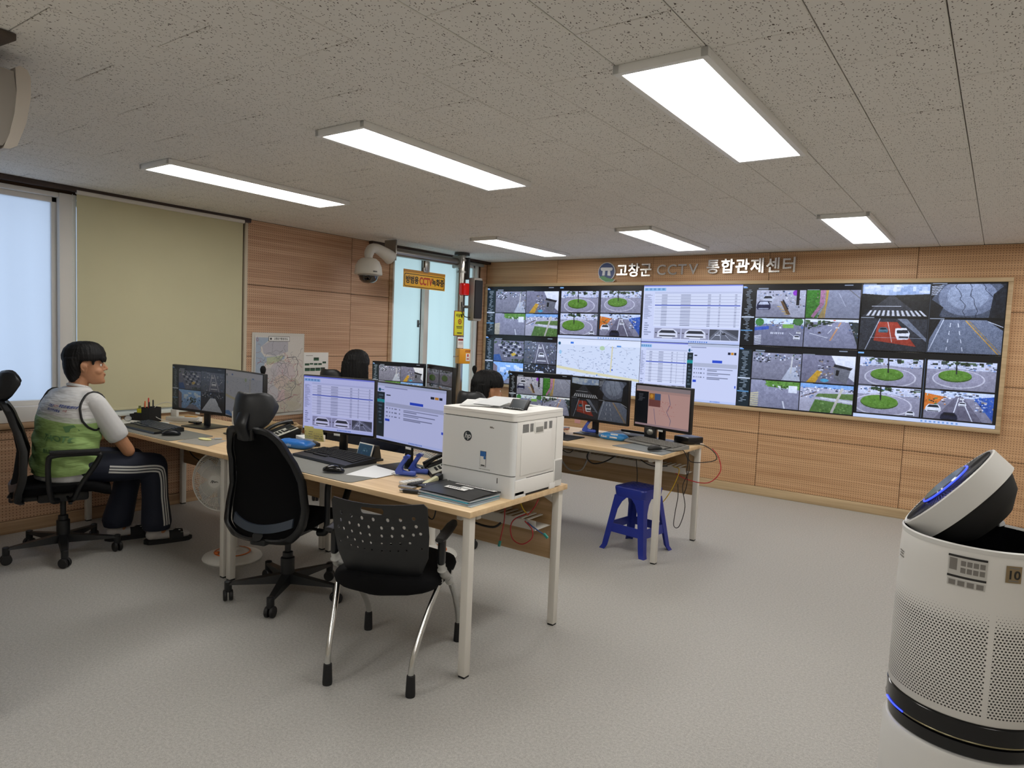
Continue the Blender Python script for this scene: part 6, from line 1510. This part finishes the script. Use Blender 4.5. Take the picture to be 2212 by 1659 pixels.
def head_bm(bm, M):
    sect(bm, [(0, (f+b)/2, z, w, (f-b)/2) for z, f, b, w in HEAD], M, .92)
    t = new_bm()
    cap(t, [(0, .094, .130), (0, .106, .108), (0, .113, .094)], [.007, .009, .0115]); ell(t, (-.011, .100, .088), (.008, .009, .007)); ell(t, (.011, .100, .088), (.008, .009, .007))
    ell(t, (0, .098, .062), (.022, .010, .006)); ell(t, (0, .096, .050), (.019, .010, .007)); ell(t, (0, .092, .016), (.022, .012, .016)); ell(t, (0, .092, .152), (.055, .010, .010))
    for s in (-1, 1):
        ell(t, (s*.037, .060, .082), (.026, .03, .026)); ell(t, (0, 0, 0), (.006, .021, .033), T(s*.081, -.008, .106) @ RZ(-s*.45)); ell(t, (s*.090, -.014, .122), (.0045, .013, .014)); ell(t, (s*.08, -.004, .084), (.005, .009, .010)); tube(t, smooth_path([(s*.078, .010, .118), (s*.083, .006, .136), (s*.090, -.012, .140), (s*.093, -.024, .128), (s*.091, -.024, .108), (s*.084, -.012, .090)], 4), .0042, 8)
    xf(t, M); join(bm, t)
def hand_bm(bm, M, s, curl=.6):
    """palm along local +Y, thumb on the s side, palm faces down"""
    t = new_bm(); ell(t, (0, .045, 0), (.040, .052, .015))
    for k, (x, l) in enumerate(((-.031, .052), (-.011, .066), (.010, .070), (.031, .062))):
        x *= -s; a1 = curl*.55; a2 = curl*1.3
        p0 = Vector((x*.8, .075, 0)); p1 = Vector((x, .093, 0)); p2 = p1 + Vector((x*.08, math.cos(a1), -math.sin(a1)))*l*.52; p3 = p2 + Vector((0, math.cos(a2), -math.sin(a2)))*l*.42
        cap(t, [p0, p1, p2, p3], [.0095, .0092, .0082, .0068], 10)
    cap(t, [Vector((s*.02, .012, -.002)), Vector((s*.045, .035, -.008)), Vector((s*.058, .062, -.014)), Vector((s*.058, .084, -.020))], [.013, .0115, .0095, .0078], 10)
    xf(t, M); join(bm, t)
def person(label, loc, rz, J, cloth, hair, look=0.0, vox=.0065, pitch=0, detail=False):
    t = thing('person', label, 'person', loc, rz)
    g = lambda k: Vector(J[k])
    HM = Matrix.Translation(g('head')) @ RZ(look) @ RX(pitch)
    # the body: one continuous skin
    b = new_bm(); head_bm(b, HM)
    cap(b, [g('neck'), HM @ Vector((0, -.035, .04))], [.055, .052])
    tor = J['torso']
    sect(b, [(x, y, z, rx*.90, ry*.88) for x, y, z, rx, ry in tor])
    for s, q in ((1, 'R'), (-1, 'L')):
        sh, el_, wr = g('sh'+q), g('el'+q), g('wr'+q)
        cap(b, [Vector((sh.x - s*.06, sh.y, sh.z - .01)), sh, sh.lerp(el_, .5), el_, el_.lerp(wr, .35), wr], [.05, .047, .044, .037, .037, .026])
        d = (g('ha'+q) - wr).normalized(); z = Vector((0, 0, 1)); xx = d.cross(z).normalized(); zz = xx.cross(d)
        hand_bm(b, Matrix((xx, d, zz)).transposed().to_4x4() if False else (Matrix.Translation(wr) @ Matrix((xx, d, zz)).transposed().to_4x4()), -s)
        hp, kn, an = g('hip'+q), g('kn'+q), g('an'+q)
        cap(b, [hp, kn, kn.lerp(an, .4), an], [.075, .055, .048, .032])
        td = g('toe'+q) - an; cap(b, [an + Vector((0, 0, -.02)), Vector((an.x, an.y, .045)) + td*.35*Vector((1, 1, 0)).length*0 + Vector((td.x*.35, td.y*.35, 0)), Vector((an.x + td.x*.8, an.y + td.y*.8, .038))], [.034, .032, .026])
    body = part('body', remesh(b, vox if not detail else .0040, 3), skin, t, smooth=80)
    for s in (-1, 1):
        e = part('eye', xf(lathe(new_bm(), [(.0, -.011), (.008, -.008), (.0115, 0), (.008, .008), (0, .011)], 14), HM @ T(s*.031, .0795, .118) @ RX(-PI/2)), mat('eye_white', 'e4e0da', .25), t)
        part('iris', xf(lathe(new_bm(), [(.0052, .0092), (.003, .0118), (0, .0122)], 12), HM @ T(s*.031, .0795, .118) @ RX(-PI/2)), black, e)
        bw = new_bm(); tube(bw, [HM @ Vector((s*.016, .101, .139)), HM @ Vector((s*.032, .101, .144)), HM @ Vector((s*.05, .090, .139))], [.0018, .0024, .001], 6); part('eyebrow', bw, hairm, t)
    part('lips', xf(box(new_bm(), (0, .1045, .056), (.034, .006, .010), .003), HM), mat('lip', '9a5f50', .5), t)
    # trousers
    b = new_bm(); x0, y0 = tor[0][0], tor[0][1]
    sect(b, [(x0, y0, tor[0][2]-.03, tor[0][3]*.98, tor[0][4]*1.0), (tor[1][0], tor[1][1], tor[1][2]-.03, tor[1][3]*.86, tor[1][4]*.86)])
    for q in 'RL':
        hp, kn, an = g('hip'+q), g('kn'+q), g('an'+q)
        cap(b, [hp, hp.lerp(kn, .5), kn], [.10, .097, .082])
        cap(b, [kn, kn.lerp(an, .5), an + Vector((0, 0, .035))], [.082, .079, J.get('cuff', .075)*1.12])
    tr = remesh(b, .008, 6)
    bmesh.ops.bisect_plane(tr, geom=tr.verts[:]+tr.edges[:]+tr.faces[:], plane_co=(0, 0, J.get('hem', .10)), plane_no=(0, 0, 1), clear_inner=True)
    bmesh.ops.holes_fill(tr, edges=tr.edges[:])
    tro = part('trousers', tr, cloth['legs'], t, smooth=80)
    # shirt
    b = new_bm(); sect(b, [(x, y, z, rx, ry) for x, y, z, rx, ry in tor])
    for s, q in ((1, 'R'), (-1, 'L')):
        sh, el_ = g('sh'+q), g('el'+q); e2 = sh.lerp(el_, J.get('sleeve', .62))
        cap(b, [Vector((sh.x - s*.07, sh.y, sh.z + .005)), sh, e2], [.060, .064, .068])
        if J.get('sleeve', .62) > .9: cap(b, [el_, g('wr'+q)], [.05, .04])
    sh_bm = remesh(b, .007, 5)
    if J.get('sleeve', .62) < .9:
        for q in 'RL':
            sh, el_ = g('sh'+q), g('el'+q); d = (el_-sh).normalized(); e2 = sh.lerp(el_, J.get('sleeve', .62)) + d*.035
            # trim the rounded end of the sleeve square
            vs = [v for v in sh_bm.verts if (v.co - e2).dot(d) > 0 and (v.co - (e2 + d*(v.co-e2).dot(d))).length < .11 and (v.co-sh).length > .1 and abs(v.co.x - J['neck'][0]) > .13]
            for v in vs: v.co -= d * (v.co - e2).dot(d)
    col = new_bm(); tube(col, [g('neck') + Vector((.058*math.cos(a), .058*math.sin(a) + .004, .018 - .016*math.sin(a))) for a in [2*PI*k/24 for k in range(25)]], .010, 8, False)
    shirt = part('shirt', sh_bm, cloth['shirt'], t, smooth=80); part('collar', col, cloth.get('collar', cloth['shirt']), shirt, smooth=80)
    # hair
    b = new_bm()
    if hair == 'long':
        sect(b, [(0, -.005, .268, .018, .026), (0, -.005, .263, .042, .056), (0, -.005, .250, .064, .083), (0, -.008, .225, .087, .106), (0, -.012, .185, .101, .112), (0, -.02, .15, .104, .100)], None, .95)
        sect(b, [(0, -.045, .17, .103, .078), (0, -.055, .10, .108, .072), (0, -.06, .0, .112, .066), (0, -.07, -.10, .118, .058), (0, -.078, -.22, .115, .045), (0, -.08, -.30, .095, .028)], None, .9)
        hb = remesh(b, .006, 4); strands(hb, (0, -.02, .1), .0022, 60)
    else:
        k_ = 1.0 if hair == 'bowl' else .97
        sect(b, [(0, .0, .268, .018, .026), (0, -.001, .263, .042, .056), (0, -.001, .250, .064*k_, .082), (0, -.001, .226, .083*k_, .105), (0, -.002, .19, .0965*k_, .119), (0, -.003, .162, .0975*k_, .118), (0, -.003, .150, .094, .112)], None, .95)
        if hair == 'bowl':
            for s in (-1, 1): cap(b, [(s*.075, .045, .16), (s*.076, .040, .128)], [.014, .007]); cap(b, [(s*.045, .098, .160), (s*.052, .092, .140)], [.014, .008])
            cap(b, [(-.04, .104, .158), (-.03, .106, .138)], [.013, .007]); cap(b, [(0, .106, .158), (.004, .108, .136)], [.013, .007]); cap(b, [(.025, .105, .16), (.022, .107, .140)], [.013, .007])
        sect(b, [(0, -.052, .172, .095*k_, .062), (0, -.060, .12, .092*k_, .056), (0, -.062, .075, .080*k_, .047), (0, -.062, .045, .062*k_, .035), (0, -.064, .020, .046, .020)], None, .85)
        hb = remesh(b, .0052, 3); strands(hb, (0, -.01, .1), .0013 if hair == 'bowl' else .003, 52)
        if hair == 'short':
            rr = random.Random(2)
            for _ in range(60):
                a = rr.uniform(0, 2*PI); r = rr.uniform(0, .07); p = Vector((r*math.cos(a), -.01 + r*1.1*math.sin(a), .245 - r*r*2.5)); tube(hb, [p, p + Vector((rr.uniform(-.02, .02), rr.uniform(-.03, .0), rr.uniform(.008, .026)))], [.0014, .0004], 4)
    part('hair', xf(hb, HM), hairm, t, smooth=80)
    return t, body, tro, shirt

navy = mat('navy_trousers', '141a2c', .8, bump=.3, bscale=40)
JM = dict(
    head=(.02, .115, 1.040), neck=(.0, .08, 1.01),
    torso=[(0, -.012, .47, .178, .128), (0, -.005, .55, .190, .136), (-.0, .002, .64, .196, .136), (0, .012, .74, .200, .132), (0, .02, .84, .204, .126), (0, .032, .92, .200, .110), (0, .045, .97, .178, .092), (0, .055, 1.005, .11, .07), (0, .06, 1.03, .065, .058)],
    shR=(.185, .065, .935), elR=(.235, .245, .63), wrR=(.04, .345, .665), haR=(-.04, .375, .665), shL=(-.185, .05, .935), elL=(-.235, .20, .64), wrL=(-.08, .34, .69), haL=(.0, .38, .70),
    hipR=(.09, .0, .545), knR=(.155, .455, .515), anR=(.165, .47, .10), toeR=(.22, .66, .0), hipL=(-.09, .0, .545), knL=(-.12, .44, .515), anL=(-.075, .33, .10), toeL=(-.03, .50, .0),
    sleeve=.62, cuff=.082, hem=.095)
_q = math.radians(-12)
for _k in ('knR', 'anR', 'toeR', 'knL', 'anL', 'toeL'):
    _x, _y, _z = JM[_k]; JM[_k] = (_x*math.cos(_q) - _y*math.sin(_q), _x*math.sin(_q) + _y*math.cos(_q), _z)
tee = mat('white_tshirt', 'd3d3d3', .85, bump=.35, bscale=25)
man, mbody, mtro, mshirt = person('seated man in a green and white vest, navy striped trousers and slides, facing the monitors', (-4.60, 1.80, 0), math.radians(10), JM, dict(legs=navy, shirt=tee), 'bowl', look=math.radians(-30), detail=True, pitch=math.radians(3))
# vest: a shell over the shirt, open at the arms
k = NB('vest_cloth', .75)
spx = k.n('ShaderNodeSeparateXYZ'); k.l(k.tc.outputs['Object'], spx.inputs[0])
g1 = k.noise(k.vec((2, 2, 2)), 1, 3); grn = k.mix(g1, srgb('86ad62'), srgb('b4cf84'))
pale = k.n('ShaderNodeMapRange'); k.l(spx.outputs[0], pale.inputs[0]); pale.inputs[1].default_value = -.02; pale.inputs[2].default_value = -.2
grn = k.mix(k.math('MULTIPLY', pale.outputs[0], .35), grn, srgb('c2dcc8'))
zc = k.math('ADD', spx.outputs[2], k.math('MULTIPLY', spx.outputs[0], .10))
col = k.mix(k.math('GREATER_THAN', zc, .845), grn, srgb('c6cdc0')); col = k.mix(k.math('GREATER_THAN', zc, .875), col, srgb('d9d9d9'))
k.l(col, k.b.inputs['Base Color'])
wv = k.noise(k.vec((4, 4, 13)), 1, 3, .6); k.bump(wv, .9, .03)
b = new_bm(); sect(b, [(x, y, z, rx*1.0 + .013, ry + .013) for x, y, z, rx, ry in JM['torso'][:7]] + [(0, .05, .995, .150, .085), (0, .058, 1.022, .085, .074)])
cap(b, [(.13, .055, .955), (.175, .06, .945)], [.06, .062]); cap(b, [(-.13, .045, .955), (-.175, .05, .945)], [.06, .062])
vb = remesh(b, .007, 5)
rr = random.Random(9)
vb.normal_update()
for v in vb.verts:     # cloth folds, mostly level ones across the back
    z = v.co.z; a = math.atan2(v.co.y - .0, v.co.x)
    f = math.sin(z*88 + 4*math.sin(a*2.3) + 14*v.co.x) * (.35 + .3*math.sin(a*5)) + .6*math.sin(z*46 - 17*v.co.x + 2.5*math.sin(a*3))
    v.co += v.normal * (.0085 * f * max(0, min(1, (.84 - z)/.12)))
bmesh.ops.bisect_plane(vb, geom=vb.verts[:]+vb.edges[:]+vb.faces[:], plane_co=(0, 0, .525), plane_no=(0, -.12, 1), clear_inner=True)
vest = part('vest', vb, k.m, man, smooth=80)
for s in (1, -1):
    pts = []
    for j in range(29):
        a = 2*PI*j/28; cy, cz = .055, .885
        pts.append(Vector((s*(.207 + .012*math.cos(a) - (.03 if math.sin(a) > 0 else .0)*math.sin(a)), cy + .085*math.cos(a), cz + .105*math.sin(a))))
    bv = BVHTree.FromObject(vest, bpy.context.evaluated_depsgraph_get())
    q = []
    for p in pts:
        n_ = bv.find_nearest(p); q.append(n_[0] + n_[1]*.003 if n_[0] else p)
    part('armhole_trim', tube(new_bm(), q, .0065, 8, False), black, vest, smooth=60)
def project(bm, target, direction, off=.002):
    bpy.context.view_layer.update()
    bv = BVHTree.FromObject(target, bpy.context.evaluated_depsgraph_get()); d = Vector(direction).normalized()
    for v in bm.verts:
        h = bv.ray_cast(v.co - d*.5, d)
        if not h[0]:
            q = bv.find_nearest(v.co - d*.1); h = (q[0],)
        v.co = h[0] - d*off
    return bm
for s_, sz, x, z, c, bd, sh_ in (('고창군', .017, -.060, .925, '2c4694', .03, 0), ('CCTV', .015, -.018, .924, 'a8464a', .03, 0), ('통합관제센터', .017, .050, .922, '2c4694', .03, 0), ('재난안전상황실', .016, -.025, .900, '2c4694', .03, 0), ('112', .015, .052, .899, 'a8464a', .03, 0),
        ('THOTO', .050, .045, .735, '5f8a58', .03, 0), ('BLESHED', .032, .035, .655, '5d8458', .03, 0)):
    bm = text_bm(s_, sz, 0.0, bd); xf(bm, T(x, -.4, z) @ RY(math.radians(5)))
    project(bm, vest, (.25, 1, 0), .0062); part('vest_print', bm, mat('print_'+c, c, .7), vest, smooth=0)
project(bm := prism(new_bm(), [(.08, .775), (.115, .785), (.105, .82), (.07, .81)], -.4, -.3995, 'XZ'), vest, (.25, 1, 0), .0062); part('vest_print', bm, MATS['print_5f8a58'], vest, smooth=0)
# three stripes down the outer side of the right trouser leg
bpy.context.view_layer.update()
bv = BVHTree.FromObject(mtro, bpy.context.evaluated_depsgraph_get())
stripe = mat('stripe_white', 'cfcfcd', .7)
hp, kn, an = Vector(JM['hipR']), Vector(JM['knR']), Vector(JM['anR'])
cl_ = smooth_path([hp + Vector((0, .12, 0)), hp.lerp(kn, .6), kn + Vector((0, -.02, .0)), kn + Vector((0, .018, -.06)), kn.lerp(an, .5) + Vector((0, .02, 0)), an + Vector((0, .02, .03))], 8)
for k3 in (-1, 0, 1):
    rows = []
    for (p, n_, bt_) in frames(cl_):
        tng = (cl_[min(cl_.index(p)+1, len(cl_)-1)] - cl_[max(cl_.index(p)-1, 0)]).normalized(); sd = tng.cross(Vector((1, 0, 0))).normalized()
        r = []
        for o_ in (-.0055, .0055):
            h = bv.ray_cast(p + Vector((.3, 0, 0)) + sd*(k3*.0175 + o_ + .012), Vector((-1, 0, 0)))
            r.append(h[0] + h[1]*.0022 if h[0] else p + Vector((.09, 0, 0)))
        rows.append(r)
    bm = new_bm(); loft(bm, rows, False, False); part('side_stripe', bm, stripe, mtro, smooth=60)
def foot(man, an, toe, sockm, slide=True):
    an = Vector(an); toe = Vector(toe); d = Vector((toe.x-an.x, toe.y-an.y, 0)).normalized(); a = math.atan2(d.y, d.x) - PI/2
    M = T(an.x - d.x*.03, an.y - d.y*.03, 0) @ RZ(a)
    b = new_bm(); cap(b, [(0, .03, .14), (0, .025, .07), (0, .0, .055)], [.042, .042, .036]); cap(b, [(0, .02, .055), (0, .10, .052), (0, .18, .042), (0, .215, .038)], [.036, .036, .032, .02]); 
    part('sock', xf(remesh(b, .006, 4), M), sockm, man, smooth=80)
    b = new_bm(); rows = []
    for i in range(13):
        u = i/12; w = .042*(1-(2*u-1)**6)**.5 + .004*math.sin(u*PI) + .002; y = -.045 + .29*u; h = .022 + .006*(1-u)
        rows.append([Vector((-w, y, 0)), Vector((w, y, 0)), Vector((w*1.02, y, h)), Vector((-w*1.02, y, h))])
    loft(b, rows); s_ = part('slide_sole', xf(b, M), blackm, man)
    b = new_bm(); rows = []
    for i in range(13):
        q = PI*i/12; rows.append([Vector((.045*math.cos(q), y, .02 + .062*math.sin(q)**.8 - (y-.13)*.12)) for y in (.10, .14, .185)] )
    loft(b, rows, False, False); b2_ = new_bm(); 
    part('slide_strap', xf(b, M), blackm, s_, smooth=60)
    rr = random.Random(6); bm = new_bm()
    for k in range(9):
        q = rr.uniform(.15, .85)*PI; y = rr.uniform(.105, .178); c = Vector((.0462*math.cos(q), y, .0215 + .063*math.sin(q)**.8 - (y-.13)*.12))
        tube(bm, smooth_path([M @ (c + Vector((0, rr.uniform(-.01, .01), rr.uniform(-.004, .004)))) for _ in range(4)], 3), .0013, 5)
    part('strap_print', bm, stripe, s_)
sock = mat('grey_white_sock', 'b5b1ae', .9, bump=.3, bscale=60)
foot(man, JM['anR'], JM['toeR'], sock); foot(man, JM['anL'], JM['toeL'], sock)

J2 = dict(JM); J2.update(knR=(.13, .42, .515), anR=(.12, .40, .10), toeR=(.13, .58, 0), knL=(-.13, .42, .515), anL=(-.12, .40, .10), toeL=(-.13, .58, 0), head=(.0, .05, 1.02), neck=(0, .03, .98), sleeve=1.0, cuff=.07,
    torso=[(0, -.06, .47, .165, .125), (0, -.055, .55, .165, .12), (0, -.05, .64, .155, .115), (0, -.03, .74, .16, .11), (0, -.01, .83, .17, .105), (0, .0, .89, .165, .09), (0, .01, .935, .145, .075), (0, .015, .965, .09, .06), (0, .02, .99, .058, .052)],
    shR=(.155, .01, .90), elR=(.20, .14, .66), wrR=(.13, .38, .745), haR=(.10, .46, .74), shL=(-.155, .01, .90), elL=(-.20, .14, .66), wrL=(-.13, .38, .745), haL=(-.10, .46, .74))
dark = mat('dark_knit', '1a1a1f', .9, bump=.3, bscale=60)
person('woman with long black hair seen from behind in the second row', (-4.22, 3.72, 0), math.radians(4), J2, dict(legs=navy, shirt=dark), 'long', vox=.009, look=math.radians(28))
J3 = dict(J2); J3.update(head=(.02, .085, .93), neck=(0, .06, .895), sleeve=1.0, cuff=.07, torso=[(x, y, z if z < .7 else .7 + (z-.7)*.72, rx, ry) for x, y, z, rx, ry in JM['torso']],
    shR=(.18, .05, .865), elR=(.23, .2, .64), wrR=(.14, .40, .745), haR=(.10, .47, .74), shL=(-.18, .05, .865), elL=(-.23, .2, .64), wrL=(-.14, .40, .745), haL=(-.1, .47, .74))
person('dark haired man in the second row, only his head above the printer', (-3.00, 3.80, 0), math.radians(-4), J3, dict(legs=navy, shirt=mat('grey_shirt', 'b9b4ae', .85)), 'short', look=math.radians(-20), vox=.008)
bpy.context.view_layer.update()
